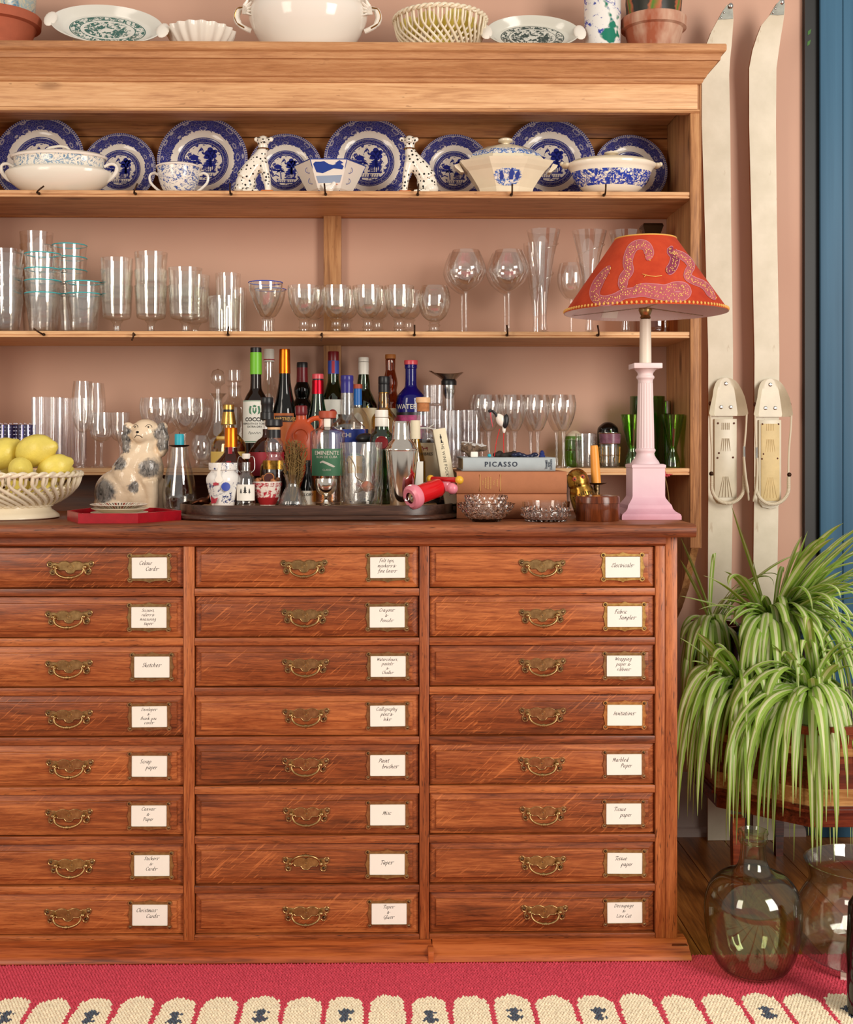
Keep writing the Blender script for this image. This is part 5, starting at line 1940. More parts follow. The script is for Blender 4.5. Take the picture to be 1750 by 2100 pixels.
FLT = [(2, 887), (10, 884), (18, 870), (22, 845), (22.5, 815), (19, 782)]
stemware('champagne_flute', 'slim champagne flute next to the ribbed glasses', 'glass', 170, 3.075, S4, FLT, 2.3, 18, 'wine_glass')
stemware('champagne_flute', 'slim champagne flute hidden behind its twin', 'glass', 196, 3.18, S4, [(r * .9, y + 4) for r, y in FLT], 2.2, 22, 'wine_glass')
WB = [(2, 907), (12, 903), (20, 896), (23, 884), (22, 865), (21, 846)]
stemware('wine_glass', 'straight-sided wine glass beside the champagne flute', 'glass', 208, 3.07, S4, WB, 3, 18, 'wine_glass')
stemware('wine_glass', 'straight-sided wine glass behind the spaniel figure', 'glass', 247, 3.15, S4, [(r * .9, y) for r, y in WB], 3, 22, 'wine_glass')
stemware('sherry_glass', 'small sherry glass half hidden by the spaniel ear', 'glass', 256, 3.07, S4, [(3, 917), (9, 915), (15, 904), (19, 892), (20, 886)], 3, 16, 'wine_glass')
WL = [(2, 888), (12, 884), (26, 866), (33, 842), (33, 828), (31, 816)]
for cx, Y, w_ in ((320, 3.075, 'behind the spaniel'), (379, 3.072, 'behind the blue candle'), (345, 3.19, 'at the back above the spaniel'), (404, 3.19, 'at the back beside the round decanter')):
    stemware('red_wine_glass', f'large wine glass {w_}', 'glass', cx, Y, S4, WL if Y < 3.1 else [(r * .93, y + 3) for r, y in WL], 2.6, 24, 'wine_glass', n=44)
stemware('brandy_glass', 'low round brandy glass beside the round decanter', 'glass', 413, 3.05, S4, [(3, 945), (14, 942), (21, 925), (19, 906), (14, 893)], 3, 15, 'wine_glass')

# decanters
cx, Y = 447, 3.115
root = thing('round_decanter', 'clear round-bodied decanter with glass ball stopper', 'decanter', (X(cx, Y), Y, S4))
s, lx, lz = local(cx, Y, S4)
prof = smooth_prof([(r * s, max(0, lz(y))) for r, y in ((28, 966), (37, 958), (41, 935), (37, 908), (24, 890), (14, 870), (10, 845), (9, 820), (13, 812), (18, 807))], 3)
MB().lathe(closed(prof, .002, .006), 44).build('decanter_body', 'thick_glass', root, smooth=45)
MB().lathe([(0, lz(826)), (5 * s, lz(826)), (6 * s, lz(800)), (5.5 * s, lz(793)), (14.5 * s, lz(786)), (15.5 * s, lz(772)), (11 * s, lz(761)), (0, lz(756))], 28).build('ball_stopper', 'thick_glass', root, smooth=60)
cx, Y = 481, 3.21
root = thing('carafe', 'clear straight carafe with flat disc stopper behind the round decanter', 'decanter', (X(cx, Y), Y, S4))
s, lx, lz = local(cx, Y, S4)
prof = smooth_prof([(r * s, max(0, lz(y))) for r, y in ((40, 966), (42, 960), (42, 850), (36, 835), (20, 825), (14, 812), (14, 795), (17, 791))], 2)
MB().lathe(closed(prof, .002, .006), 40).build('carafe_body', 'clear_glass', root, smooth=45)
MB().lathe([(0, lz(800)), (12 * s, lz(800)), (12 * s, lz(784)), (18 * s, lz(780)), (18 * s, lz(760)), (0, lz(758))], 30).build('disc_stopper', 'clear_glass', root, smooth=40)

# ribbed stacks by the bottles
for cx, Y, rims, lab in ((889, 3.10, (916, 888, 860, 833, 785 + 5), 'small ribbed glass in the tall nest behind the shaker'), (927, 3.07, (905, 878, 842), 'small ribbed glass in the nest behind the leaning tube'), (965, 3.13, (912, 885, 862, 841), 'small ribbed glass in the nest behind the rough stone')):
    stack('ribbed_glass', lab, cx, Y, S4, rims, 20, 18.5, 'nests of small ribbed glasses', mat='ribbed_glass', mod=ribv, n=96)

# champagne tulips
TU = [(2, 885), (9, 882), (18, 864), (24, 842), (25, 826), (22, 810)]
TW = ['behind the heron', 'right behind the heron legs', 'third from the ribbed nests', 'next to the etched tumblers']
for i, (cx, hw) in enumerate(((1003, 1.1), (1056, .96), (1103, .98), (1156, 1.0))):
    stemware('champagne_tulip', f'tall champagne tulip {TW[i]}, front row', 'glass', cx, 3.065, S4, [(r * hw * 1.05, y) for r, y in TU], 3.4, 22, 'wine_glass', 'champagne tulips', knop=[(7, .05), (3.2, .3), (3.4, .8), (6, 1)])
    stemware('champagne_tulip', f'tall champagne tulip {TW[i]}, back row', 'glass', cx - 14, 3.185, S4, [(r * hw, y) for r, y in TU], 3.4, 20, 'wine_glass', 'champagne tulips', knop=[(7, .05), (3.2, .3), (3.4, .8), (6, 1)])

# etched tumblers and green glass
for cx, Y, top, lab, rm in ((1202, 3.075, 889, 'etched clear tumbler next to the champagne tulips', None), (1251, 3.075, 887, 'gold and violet painted tea glass behind the orange candle', 'tea')):
    s = sc_at(cx, Y)
    root = tumbler('etched_tumbler' if not rm else 'tea_glass', lab, 'glass', cx, Y, S4, ZZ(cx, top, Y) - S4, 22 * s, 19 * s, 'clear_glass')
    h = ZZ(cx, top, Y) - S4
    if rm:
        paint('violet_lustre', srgb(120, 76, 92), .25, .3, 90)
        MB().lathe([(21.4 * s, h * .68), (22.3 * s, h * .98), (22.0 * s, h * .985), (21.0 * s, h * .68)], 36).build('violet_band', 'violet_lustre', root)
        m = MB()
        for zf in (.68, .98, .36):
            r_ = (19 + 3.1 * zf) * s + .0006
            m.tube([(r_ * math.cos(2 * PI * k / 30), r_ * math.sin(2 * PI * k / 30), h * zf) for k in range(30)], .0008, 5, closed=True)
        for k in range(10):
            a = 2 * PI * k / 10
            m.tube([(20.3 * s * math.cos(a), 20.3 * s * math.sin(a), h * .15), (21.3 * s * math.cos(a), 21.3 * s * math.sin(a), h * .6)], .0009, 5)
        m.build('gilding', 'gold', root)
    else:
        m = MB()
        for k in range(12):
            for sg in (1, -1):
                a = 2 * PI * k / 12
                m.tube([((19.6 + 2.2 * t) * s * math.cos(a + sg * t * .9), (19.6 + 2.2 * t) * s * math.sin(a + sg * t * .9), h * (.15 + .6 * t)) for t in (0, .25, .5, .75, 1)], .0006, 4)
        m.build('etching', 'ribbed_glass', root)


def hourglass(cx, Y, label, top=849):
    s, lx, lz = local(cx, Y, S4)
    prof = smooth_prof([(r * s, max(0, lz(y))) for r, y in ((15, 962), (16, 956), (13, 938), (8, 922), (12, 905), (18, 880), (24, top))], 3)
    tag(MB().lathe(closed(prof, .0022, .012), 40).build('waisted_glass', 'green_glass', loc=(X(cx, Y), Y, S4), smooth=40), label, 'glass')


hourglass(1297, 3.07, 'waisted green glass behind the lamp column', 850)
hourglass(1380, 3.08, 'waisted green glass beside the dresser end', 850)
s, lx, lz = local(1328, 3.19, S4)
tag(MB().lathe(closed([(33 * s, 0), (35 * s, .004), (35.5 * s, lz(813))], .0025, .008), 44).build('green_vase', 'dark_green_glass', loc=(X(1328, 3.19), 3.19, S4), smooth=40), 'tall straight green glass vase behind the lamp column', 'vase')
cx, Y = 1368, 3.215
root = thing('capped_bottle', 'slim bottle with brushed silver cap behind the waisted glass', 'bottle', (X(cx, Y), Y, S4))
s, lx, lz = local(cx, Y, S4)
MB().lathe([(0, 0), (16 * s, 0), (17 * s, .004), (17 * s, lz(870)), (9 * s, lz(855)), (8 * s, lz(847)), (0, lz(847))], 28).build('bottle_body', 'dark_green_glass', root)
MB().lathe([(0, lz(848)), (8.5 * s, lz(848)), (8.5 * s, lz(824)), (7.5 * s, lz(822)), (0, lz(822))], 24).build('cap', 'steel', root)
# dark round bottles at the back
for cx, r_, top, lab in ((1247, 22, 866, 'dark green round-shouldered bottle behind the tea glass'), (1178, 20, 884, 'dark green flask with pale top and gold line behind the etched tumbler')):
    s, lx, lz = local(cx, 3.21, S4)
    root = tag(MB().lathe([(0, 0)] + smooth_prof([(r_ * .9 * s, 0), (r_ * s, .01), (r_ * s, lz(top + 22)), (r_ * .8 * s, lz(top + 8)), (r_ * .3 * s, lz(top)), (0, lz(top))], 3), 30).build('round_flask', 'dark_green_glass' if r_ == 20 else 'black_bottle', loc=(X(cx, 3.21), 3.21, S4)), lab, 'bottle')
    if r_ == 20:
        MB().lathe([(r_ * 1.005 * s, lz(924)), (r_ * 1.02 * s, lz(923)), (r_ * 1.005 * s, lz(922))], 30).build('gold_line', 'gold', root)
        MB().lathe([(r_ * .98 * s, lz(top + 18)), (r_ * .83 * s, lz(top + 7)), (r_ * .3 * s, lz(top - .6)), (0, lz(top - 1))], 30).build('pale_top', 'cream_glaze', root)
# ================================================================ bottles
paint('label_white', srgb(232, 228, 216), .6, .03, 60)
paint('label_cream', srgb(226, 214, 184), .6, .03, 60)
paint('foil_lime', srgb(116, 190, 46), .35)
metal('foil_orange', srgb(232, 122, 34), .3, .15, 40)
metal('foil_gold', srgb(214, 168, 88), .28, .15, 40)
metal('foil_red', srgb(196, 28, 44), .3, .15, 40)
paint('cap_red', srgb(150, 22, 34), .3)
paint('cap_dark_red', srgb(110, 20, 26), .3)
paint('cap_brick', srgb(168, 72, 44), .5)
paint('cap_coral', srgb(206, 76, 84), .25)
paint('cap_indigo', srgb(44, 38, 120), .25)
paint('cap_white', srgb(232, 226, 214), .4)
paint('cap_tan', srgb(176, 108, 48), .5)
paint('label_blue', srgb(50, 70, 160), .5)
paint('label_green', srgb(70, 124, 90), .5)
paint('label_orange', srgb(176, 92, 40), .5, .1, 30)
paint('label_dark', srgb(54, 26, 16), .5)
paint('label_yellow', srgb(214, 178, 92), .5)
paint('label_pink', srgb(170, 60, 110), .5, .5, 60)
paint('label_red', srgb(170, 40, 56), .5)
paint('seal_red', srgb(150, 30, 36), .4)
paint('bright_blue', srgb(30, 100, 176), .35)
paint('cork', srgb(176, 112, 66), .8, .2, 120)
paint('cork_top', srgb(222, 178, 132), .5, .1, 40)
paint('gilt_print', srgb(206, 160, 90), .4)
paint('pale_print', srgb(222, 214, 200), .5)
paint('orange_stoneware', srgb(200, 84, 44), .28)
glass('whisky', (.80, .46, .14), (.42, .18, .03), 1.0)
paint('rum_dark', srgb(52, 18, 8), .08)


def bottle(name, label, cx, Y, Zb, prof, mat, caps=(), labels=(), texts=(), liquid=None, n=36, wall=.0018, sy=1.0, solid=False, cat='bottle'):
    """prof: (r,y) px from top to bottom. caps: (part name, [(r,y)] top to bottom, mat). labels: (y0,y1,half angle,mat,[r]). texts: (body,size px,y,mat,[bold])"""
    root = thing(name, label, cat, (X(cx, Y), Y, Zb))
    s, lx, lz = local(cx, Y, Zb)
    pr = [(r * s, max(0.0, lz(y))) for r, y in reversed(prof)]
    pr[0] = (pr[0][0], 0.0)
    P0 = pr[:1] + [(pr[0][0] * 1.03, .003)] + smooth_prof(pr[1:], 3)
    if solid:
        MB().lathe([(0, 0)] + P0 + [(0, P0[-1][1])], n, sy=sy).build('bottle_body', mat, root, smooth=45)
    else:
        MB().lathe(closed(P0, wall, .006), n, sy=sy).build('bottle_body', mat, root, smooth=45)

    def rad(z):
        for (ra, za), (rb_, zb_) in zip(P0[:-1], P0[1:]):
            if za <= z <= zb_ and zb_ > za:
                return ra + (rb_ - ra) * (z - za) / (zb_ - za)
        return P0[1][0]
    if liquid:
        lm, top = liquid
        zt_ = lz(top)
        lp = [(max(rad(.0065 + (zt_ - .0065) * i / 14) - wall - .0004, .001), .0065 + (zt_ - .0065) * i / 14) for i in range(15)]
        MB().lathe([(0, .0065)] + lp + [(0, zt_)], n, sy=sy).build('liquid', lm, root, smooth=45)
    for nm, cp, cm in caps:
        q = [(r * s, lz(y)) for r, y in reversed(cp)]
        MB().lathe([(0, q[0][1])] + q + [(0, q[-1][1])], 28).build(nm, cm, root, smooth=35)
    for L in labels:
        y0, y1, ha, lm = L[:4]
        za, zb_ = lz(y1), lz(y0)
        r = (L[4] * s) if len(L) > 4 else rad((za + zb_) / 2)
        m = MB()
        patch(m, r + .0003, ha, za, zb_, a_c=L[5] if len(L) > 5 else 0.0)
        o = m.build('label', lm, root, smooth=40)
        o.scale = (1, sy, 1)
    for T in texts:
        body, size, py, tm = T[:4]
        bold = T[4] if len(T) > 4 else 0
        z = lz(py)
        r = (T[5] * s) if len(T) > 5 else rad(z)
        ac = T[6] if len(T) > 6 else 0.0
        vs_, fs = text_mesh(body, size * s * 1.35, bold=bold * s)
        vs_ = [(x, y, zz + z) for x, y, zz in vs_]
        vs_ = wrap(vs_, r + .0013, ac)
        o = MB().add(vs_, fs).build('lettering', tm, root, smooth=0, fix=False)
        o.scale = (1, sy, 1)
    return root


def wrap_shape(mb, poly, r, a=0.0, nx=18):
    """lay an outline (x,z) round an upright cylinder as a run of narrow strips"""
    xs = [p[0] for p in poly]
    x0, x1 = min(xs), max(xs)
    rows = []
    for i in range(nx + 1):
        x = x0 + (x1 - x0) * min(max(i / nx, .002), .998)
        zs_ = []
        for (ax, az), (bx_, bz) in zip(poly, poly[1:] + poly[:1]):
            if (ax - x) * (bx_ - x) <= 0 and abs(ax - bx_) > 1e-9:
                zs_.append(az + (bz - az) * (x - ax) / (bx_ - ax))
        if zs_:
            rows.append((x, min(zs_), max(zs_)))
    vs_ = []
    for x, za, zb__ in rows:
        vs_ += [(x, 0, za), (x, 0, zb__)]
    mb.add(wrap(vs_, r, a), [(2 * i, 2 * i + 2, 2 * i + 3, 2 * i + 1) for i in range(len(rows) - 1)])


BF, BB = 3.085, 3.195
# --- back rows, standing on the lowest shelf
bottle('vermouth_bottle', 'dark vermouth bottle with lime green foil and white crest label', 525, BF, S4,
       [(11, 768), (11.5, 790), (13, 800), (20, 812), (25, 824), (26, 840), (26, 962)], 'brown_bottle',
       [('foil', [(11.5, 723), (12, 726), (12.2, 768)], 'foil_lime'), ('cap', [(11, 713), (11.4, 715), (11.4, 724)], 'black')],
       [(822, 908, 1.25, 'label_white')], [('COCCHI', 8.2, 861, 'ink', .35), ('VERMOUTH DI TORINO', 4.2, 869.5, 'ink'), ('EXTRA DRY', 4.4, 875.5, 'ink')], solid=True)
vb = [o for o in COL.objects if o.name == 'vermouth_bottle'][0]
s, lx, lz = local(525, BF, S4)
m = MB()
patch(m, 26 * s + .0006, 1.2, lz(823.6), lz(822.4))
patch(m, 26 * s + .0006, 1.2, lz(907), lz(905))
for sx in (-1, 1):
    m.add(wrap([(sx * x * s, 0, lz(y)) for x, y in ((6, 834), (10, 833), (12, 840), (11, 848), (6, 851), (8, 843))], 26 * s + .0011), [(0, 1, 2, 3, 4, 5)])
m.add(wrap([(x * s, 0, lz(y)) for x, y in ((-4, 837), (4, 837), (4, 845), (0, 850), (-4, 845))], 26 * s + .0011), [(0, 1, 2, 3, 4)])
m.add(wrap([(x * s, 0, lz(y)) for x, y in ((-4, 833), (0, 831), (4, 833), (3, 835.5), (-3, 835.5))], 26 * s + .0011), [(0, 1, 2, 3, 4)])
m.build('crest', 'label_green', vb, smooth=0, fix=False)
m = MB()
pts = catmull([(-13, 890), (-10, 885), (-8, 891), (-5, 887), (-3, 890), (0, 887), (2, 890), (5, 886), (7, 890), (10, 887), (13, 889)] if False else [(-13, 0, 890), (-10, 0, 885), (-8, 0, 891), (-5, 0, 887), (-3, 0, 890), (0, 0, 887), (2, 0, 890), (5, 0, 886), (7, 0, 890), (10, 0, 887), (13, 0, 889)], 3)
m.tube([Vector(wrap([(p.x * s, 0, lz(p.z))], 26 * s + .0012)[0]) for p in pts], .0004, 4)
m.build('signature', 'ink', vb)
bottle('spirit_bottle', 'clear bottle with white cap behind the vermouth', 552, BB, S4, [(9.5, 742), (10, 765), (15, 790), (24, 815), (26, 830), (26, 962)], 'clear_glass',
       [('cap', [(10, 716), (10.5, 718), (10.5, 734), (10.8, 742)], 'cap_white')], [(737, 739, 3.1, 'label_red', 11)])
bottle('sloping_bottle', 'tall sloping dark bottle with orange foil neck and amber label', 584, 3.10, S4,
       [(11.5, 766), (12.5, 785), (17, 812), (24, 842), (28, 870), (29, 890), (29, 962)], 'black_bottle',
       [('foil', [(11, 722), (11.2, 724), (12, 766)], 'foil_orange'), ('cap', [(10.5, 716), (11, 718), (11, 723)], 'foil_orange')],
       [(848, 930, .75, 'label_orange', None or 29)], [('CHARTREUSE', 6.5, 860, 'gilt_print', .2, 30)], solid=True)
cb = [o for o in COL.objects if o.name == 'sloping_bottle'][0]
s, lx, lz = local(584, 3.10, S4)
m = MB()
patch(m, 29 * s + .0007, .66, lz(866), lz(853))
m.build('label_panel', 'label_dark', cb)
bottle('liqueur_bottle', 'dark ring-necked bottle with red neck band and black cap', 620, BB, S4,
       [(11.5, 784), (15, 792), (17, 800), (15, 812), (14, 818), (20, 828), (25, 845), (26, 962)], 'black_bottle',
       [('cap', [(10.5, 743), (11.4, 745), (11.4, 754)], 'black'), ('neck_band', [(11.4, 754), (11.4, 770), (12, 784)], 'cap_dark_red')], solid=True)
bottle('squat_bottle', 'squat dark green bottle with crimson foil and pink cap', 652, 3.10, S4,
       [(12, 808), (13, 820), (17, 842), (20, 855), (21, 870), (21, 962)], 'green_bottle',
       [('cap', [(11, 767), (11.8, 769), (11.8, 777)], 'cap_coral'), ('foil', [(11.5, 780), (12.2, 783), (12, 788), (12.6, 808)], 'foil_red'), ('neck', [(11, 777), (11, 781)], 'black')], liquid=('rum_dark', 850))
bottle('green_liqueur_bottle', 'green bottle with dark red cap and striped neck label before the post', 684, BB, S4,
       [(11.5, 767), (12.5, 785), (20, 806), (25, 822), (26, 840), (26, 962)], 'green_bottle',
       [('cap', [(11, 721), (11.6, 723), (11.6, 740)], 'cap_dark_red'), ('neck_label', [(11.5, 740), (11.6, 767)], 'label_blue')],
       [(741, 766, .25, 'label_red', 11.8), (820, 850, .95, 'label_white')], liquid=('rum_dark', 815))
gb_ = [o for o in COL.objects if o.name == 'green_liqueur_bottle'][0]
s, lx, lz = local(684, BB, S4)
m = MB()
wrap_shape(m, [(9 * s * math.cos(t), lz(850) + 10 * s * math.sin(t)) for t in [PI * i / 12 for i in range(13)]], 26 * s + .0014)
m.build('red_sun', 'seal_red', gb_, smooth=0, fix=False)
bottle('orange_liqueur_bottle', 'blue-necked bottle with brick red stopper behind the indigo-capped one', 734, 3.13, S4,
       [(8.5, 830), (9.5, 836), (18, 848), (26, 866), (27, 885), (27, 962)], 'clear_glass',
       [('stopper', [(9, 788), (9.5, 790), (9.5, 797)], 'cap_brick'), ('neck_foil', [(8.5, 797), (8.5, 800), (8.8, 827), (9, 831)], 'bright_blue')], [(880, 930, .9, 'label_blue')], liquid=('whisky', 900))
bottle('white_capped_bottle', 'green bottle with white ringed cap and pale label', 746, 3.20, S4,
       [(10.5, 768), (13, 785), (14, 800), (21, 815), (27, 830), (28, 845), (28, 962)], 'green_bottle',
       [('cap', [(10, 733), (10.6, 734), (10.6, 742)], 'cap_white'), ('collar', [(10.5, 742.8), (10.8, 744), (10.8, 758), (10.2, 764), (10.8, 768)], 'cap_white')], [(837, 900, 1.2, 'label_cream')], liquid=('rum_dark', 822))
bottle('brandy_bottle', 'amber ring-necked bottle with tan cap', 801, 3.20, S4,
       [(10, 736), (10.5, 740), (10, 757), (10.5, 762), (15, 785), (13, 800), (16, 812), (25, 826), (26, 840), (26, 962)], 'amber_glass',
       [('cap', [(10.5, 727), (11, 728), (11, 736)], 'cap_tan')], [(838, 890, 1.1, 'label_cream')])
bottle('gin_bottle', 'cobalt blue gin bottle with coral cap and pale lettering', 843, 3.13, S4,
       [(11.5, 756), (12, 790), (18, 800), (28, 812), (31, 828), (31, 962)], 'blue_bottle',
       [('cap', [(13.5, 739), (14, 740), (14, 748)], 'cap_coral'), ('lip', [(12.5, 748), (13, 750), (13, 755), (11.5, 757)], 'blue_bottle')],
       [(846, 852, 1.2, 'black'), (852, 900, 1.2, 'label_pink')], [('WATER', 10, 835, 'pale_print', .1, 31, -.35)], solid=True)
bottle('grappa_bottle', 'slim clear bottle with black screw cap and gold ring', 788, 3.09, S4,
       [(11, 806), (12.5, 820), (12, 832), (15, 842), (25, 856), (26, 870), (26, 962)], 'yellow_glass',
       [('cap', [(11, 772), (12, 774), (12, 787), (11.6, 788)], 'black'), ('collar', [(11.6, 788.5), (11.8, 790), (11.6, 805)], 'black'), ('gold_ring', [(11.9, 805), (11.9, 807)], 'gold')])

# decanter with pourer
cx, Y = 921, 3.185
root = thing('pourer_decanter', 'slim glass decanter topped by a flared steel wine pourer', 'decanter', (X(cx, Y), Y, S4))
s, lx, lz = local(cx, Y, S4)
prof = [(34 * s, 0), (36 * s, .004), (36 * s, lz(910)), (24 * s, lz(872)), (15 * s, lz(850)), (14 * s, lz(812)), (14.5 * s, lz(800))]
MB().lathe(closed(smooth_prof(prof, 2), .002, .006), 36).build('decanter_body', 'clear_glass', root, smooth=45)
MB().lathe([(0, lz(818)), (7 * s, lz(817)), (12.5 * s, lz(808)), (14.3 * s, lz(795)), (14.3 * s, lz(789)), (0, lz(789))], 28).build('stopper', 'steel', root, smooth=50)
MB().lathe([(0, lz(790)), (15.5 * s, lz(790)), (15.8 * s, lz(788)), (15.8 * s, lz(782)), (15 * s, lz(780)), (0, lz(780))], 28).build('collar', 'black', root, smooth=40)
vs_, fs = [], []
for j, (t, zy) in enumerate(((.0, 781), (.35, 775), (.7, 770), (1.0, 766))):
    for i in range(28):
        a = 2 * PI * i / 28
        ca = math.cos(a)
        flare = 12 + 17 * t
        x = flare * ca * (1.0 + .45 * t * (1 if ca < 0 else .1))
        lift = t * (4 * ca * ca - 2) + (t * t * 3 if ca < -.8 else 0)
        vs_.append((x * s, (12 + 8 * t) * math.sin(a) * s, lz(zy - lift)))
for j in range(3):
    for i in range(28):
        fs.append((j * 28 + i, j * 28 + (i + 1) % 28, (j + 1) * 28 + (i + 1) % 28, (j + 1) * 28 + i))
k = len(vs_)
vs_ += [(x * .95, y * .95, z + .001) for x, y, z in vs_]
fs += [tuple(q + k for q in reversed(f)) for f in fs]
for i in range(28):
    fs.append((84 + i, 84 + (i + 1) % 28, k + 84 + (i + 1) % 28, k + 84 + i))
MB().add(vs_, fs).build('pouring_lip', 'steel', root, smooth=60)

# ================================================================ tray and what stands on it
TZ = Z_TOP
TXa, TXb = X(374, 2.75), X(931, 2.72)
TYa, TYb = 2.585, 2.925


def rounded(x0, x1, y0, y1, r, k=8):
    out = []
    for cx_, cy_, a0 in ((x1 - r, y0 + r, -PI / 2), (x1 - r, y1 - r, 0), (x0 + r, y1 - r, PI / 2), (x0 + r, y0 + r, PI)):
        for i in range(k + 1):
            a = a0 + PI / 2 * i / k
            out.append((cx_ + r * math.cos(a), cy_ + r * math.sin(a)))
    return out


def inset(pts, d):
    c = Vector((sum(p[0] for p in pts) / len(pts), sum(p[1] for p in pts) / len(pts)))
    out = []
    n_ = len(pts)
    for i, p in enumerate(pts):
        a, b = Vector(pts[i - 1]), Vector(pts[(i + 1) % n_])
        t = (b - a).normalized()
        out.append((p[0] - t.y * d, p[1] + t.x * d))
    return out


tray = thing('drinks_tray', 'dark worn wooden gallery tray with rounded ends, crowded with bottles', 'tray', ((TXa + TXb) / 2, 2.75, TZ))
TO = ((TXa + TXb) / 2, 2.75, TZ)
o_ = rounded(TXa, TXb, TYa, TYb, .13, 10)
m = MB()
prof = [(-.006, 0), (-.010, .004), (-.009, .009), (-.004, .012), (.002, .0125)]
loops = [[(x, y, TZ + z) for x, y in inset(o_, d)] for d, z in prof]
vs_, fs = [], []
for L in loops:
    vs_ += L
nn = len(o_)
for j in range(len(loops) - 1):
    for i in range(nn):
        fs.append((j * nn + i, j * nn + (i + 1) % nn, (j + 1) * nn + (i + 1) % nn, (j + 1) * nn + i))
fs.append(tuple(range((len(loops) - 1) * nn, len(loops) * nn)))
fs.append(tuple(reversed(range(nn))))
m.add(vs_, fs)
m.build('tray_base', 'dark_tray_wood', tray, off=TO, smooth=50)
m = MB()
loops = [[(x, y, TZ + z) for x, y in inset(o_, d)] for d, z in ((.002, .012), (.002, .031), (.003, .033), (.006, .033), (.007, .031), (.007, .012))]
vs_, fs = [], []
for L in loops:
    vs_ += L
for j in range(len(loops) - 1):
    for i in range(nn):
        fs.append((j * nn + i, j * nn + (i + 1) % nn, (j + 1) * nn + (i + 1) % nn, (j + 1) * nn + i))
m.add(vs_, fs)
m.build('gallery_rail', 'dark_tray_wood', tray, off=TO, smooth=50)
BZ = TZ + .0125
bo = rounded(X(408, 2.66), X(900, 2.66), 2.612, 2.90, .05, 6)
board = tag(MB().prism([(a, b) for a, b in bo], .0155, 'xy', BZ + .0003).build('wooden_board', 'board_wood', off=(X(650, 2.7), 2.75, BZ), loc=(X(650, 2.7), 2.75, BZ), smooth=30), 'pale wooden board lying inside the dark tray', 'board')
BT = BZ + .016
R1, R2, R3 = 2.655, 2.745, 2.835

# blue and white jar with paper strap
transfer('cherry_jar', srgb(232, 228, 222), srgb(34, 48, 104), 55, [(.006, .052), (.074, .094)], .56)
cx = 458
root = thing('ceramic_jar', 'white lidded jar with navy scrollwork, blue seal and paper strap', 'jar', (X(cx, R1), R1, BT))
s, lx, lz = local(cx, R1, BT)
prof = smooth_prof([(r * s, max(0, lz(y))) for r, y in ((23, 1037), (25, 1028), (32, 1000), (35, 984), (32, 974), (26, 967), (25, 965))], 3)
MB().lathe([(0, 0)] + prof + [(0, prof[-1][1])], 44).build('jar_body', 'cherry_jar', root)
MB().lathe([(0, lz(965)), (26 * s, lz(965)), (29.5 * s, lz(963)), (30 * s, lz(951)), (29.5 * s, lz(949)), (0, lz(948))], 44).build('lid', 'cherry_jar', root)
m = MB()
wrap_shape(m, [(r_ * s * math.cos(t), lz(997) + r_ * s * math.sin(t)) for i in range(28) for r_, t in [((9.5 if i % 2 else 8.6), 2 * PI * i / 28)]], 34.6 * s + .001, .28)
m.build('blue_seal', 'label_blue', root, smooth=0, fix=False)
m = MB()
patch(m, 30.4 * s, .10, lz(964), lz(950), a_c=-.12)
wrap_shape(m, [(x * s, lz(y)) for x, y in ((-3, 963), (3, 963), (4, 974), (9, 984), (4, 989), (-4, 989), (-9, 984), (-4, 974))], 35 * s + .0008, -.12)
m.build('paper_strap', 'card', root, smooth=0)
m = MB()
m.add(wrap([(x * s, 0, lz(y)) for x, y in ((-6, 989), (6, 987), (6, 994), (-6, 995))], 34.8 * s + .001, -.3), [(0, 1, 2, 3)])
m.add(wrap([(x * s, 0, lz(y)) for x, y in ((-10, 1016), (0, 1022), (9, 1019), (4, 1030), (-8, 1032))], 30 * s + .001, -.5), [(0, 1, 2, 3, 4)])
m.build('red_print', 'label_red', root, smooth=0, fix=False)

# swing-top bottle with three trees
root = bottle('swing_top_bottle', 'tiny clear swing-top bottle with a three-tree paper label', 505, R1 - .005, BT, [(9, 948), (9, 965), (12, 972), (17, 980), (19, 992), (19, 1036)], 'clear_glass',
              [('stopper', [(7, 930), (8.5, 931), (8, 939), (7, 941)], 'cap_white')], [(993, 1026, 1.15, 'card')])
s, lx, lz = local(505, R1 - .005, BT)
m = MB()
for tx, h_, b_ in ((-9, 9, 1010), (0, 14, 1010), (9, 9, 1010)):
    for k in range(3):
        y_ = b_ - h_ * k / 3.4
        w_ = (3.4 - k * .8) * h_ / 12
        m.add(wrap([(x * s, 0, lz(y)) for x, y in ((tx - w_, y_), (tx + w_, y_), (tx, y_ - h_ * .45))], 19 * s + .0016), [(0, 1, 2)])
    m.add(wrap([(x * s, 0, lz(y)) for x, y in ((tx - .5, b_ + 2), (tx + .5, b_ + 2), (tx + .5, b_), (tx - .5, b_))], 19 * s + .0016), [(0, 1, 2, 3)])
m.build('tree_print', 'ink', root, smooth=0, fix=False)
m = MB()
for sx in (-1, 1):
    m.tube(catmull([(sx * 8 * s, 0, lz(937)), (sx * 14 * s, 0, lz(936)), (sx * 17 * s, -.001, lz(945)), (sx * 17 * s, -.002, lz(962)), (sx * 11 * s, -.006, lz(969))], 3), .0008, 5)
m.tube([(11 * s * math.cos(t), 11 * s * math.sin(t), lz(966)) for t in [2 * PI * i / 20 for i in range(20)]], .0008, 5, closed=True)
m.build('wire_bail', 'steel', root)

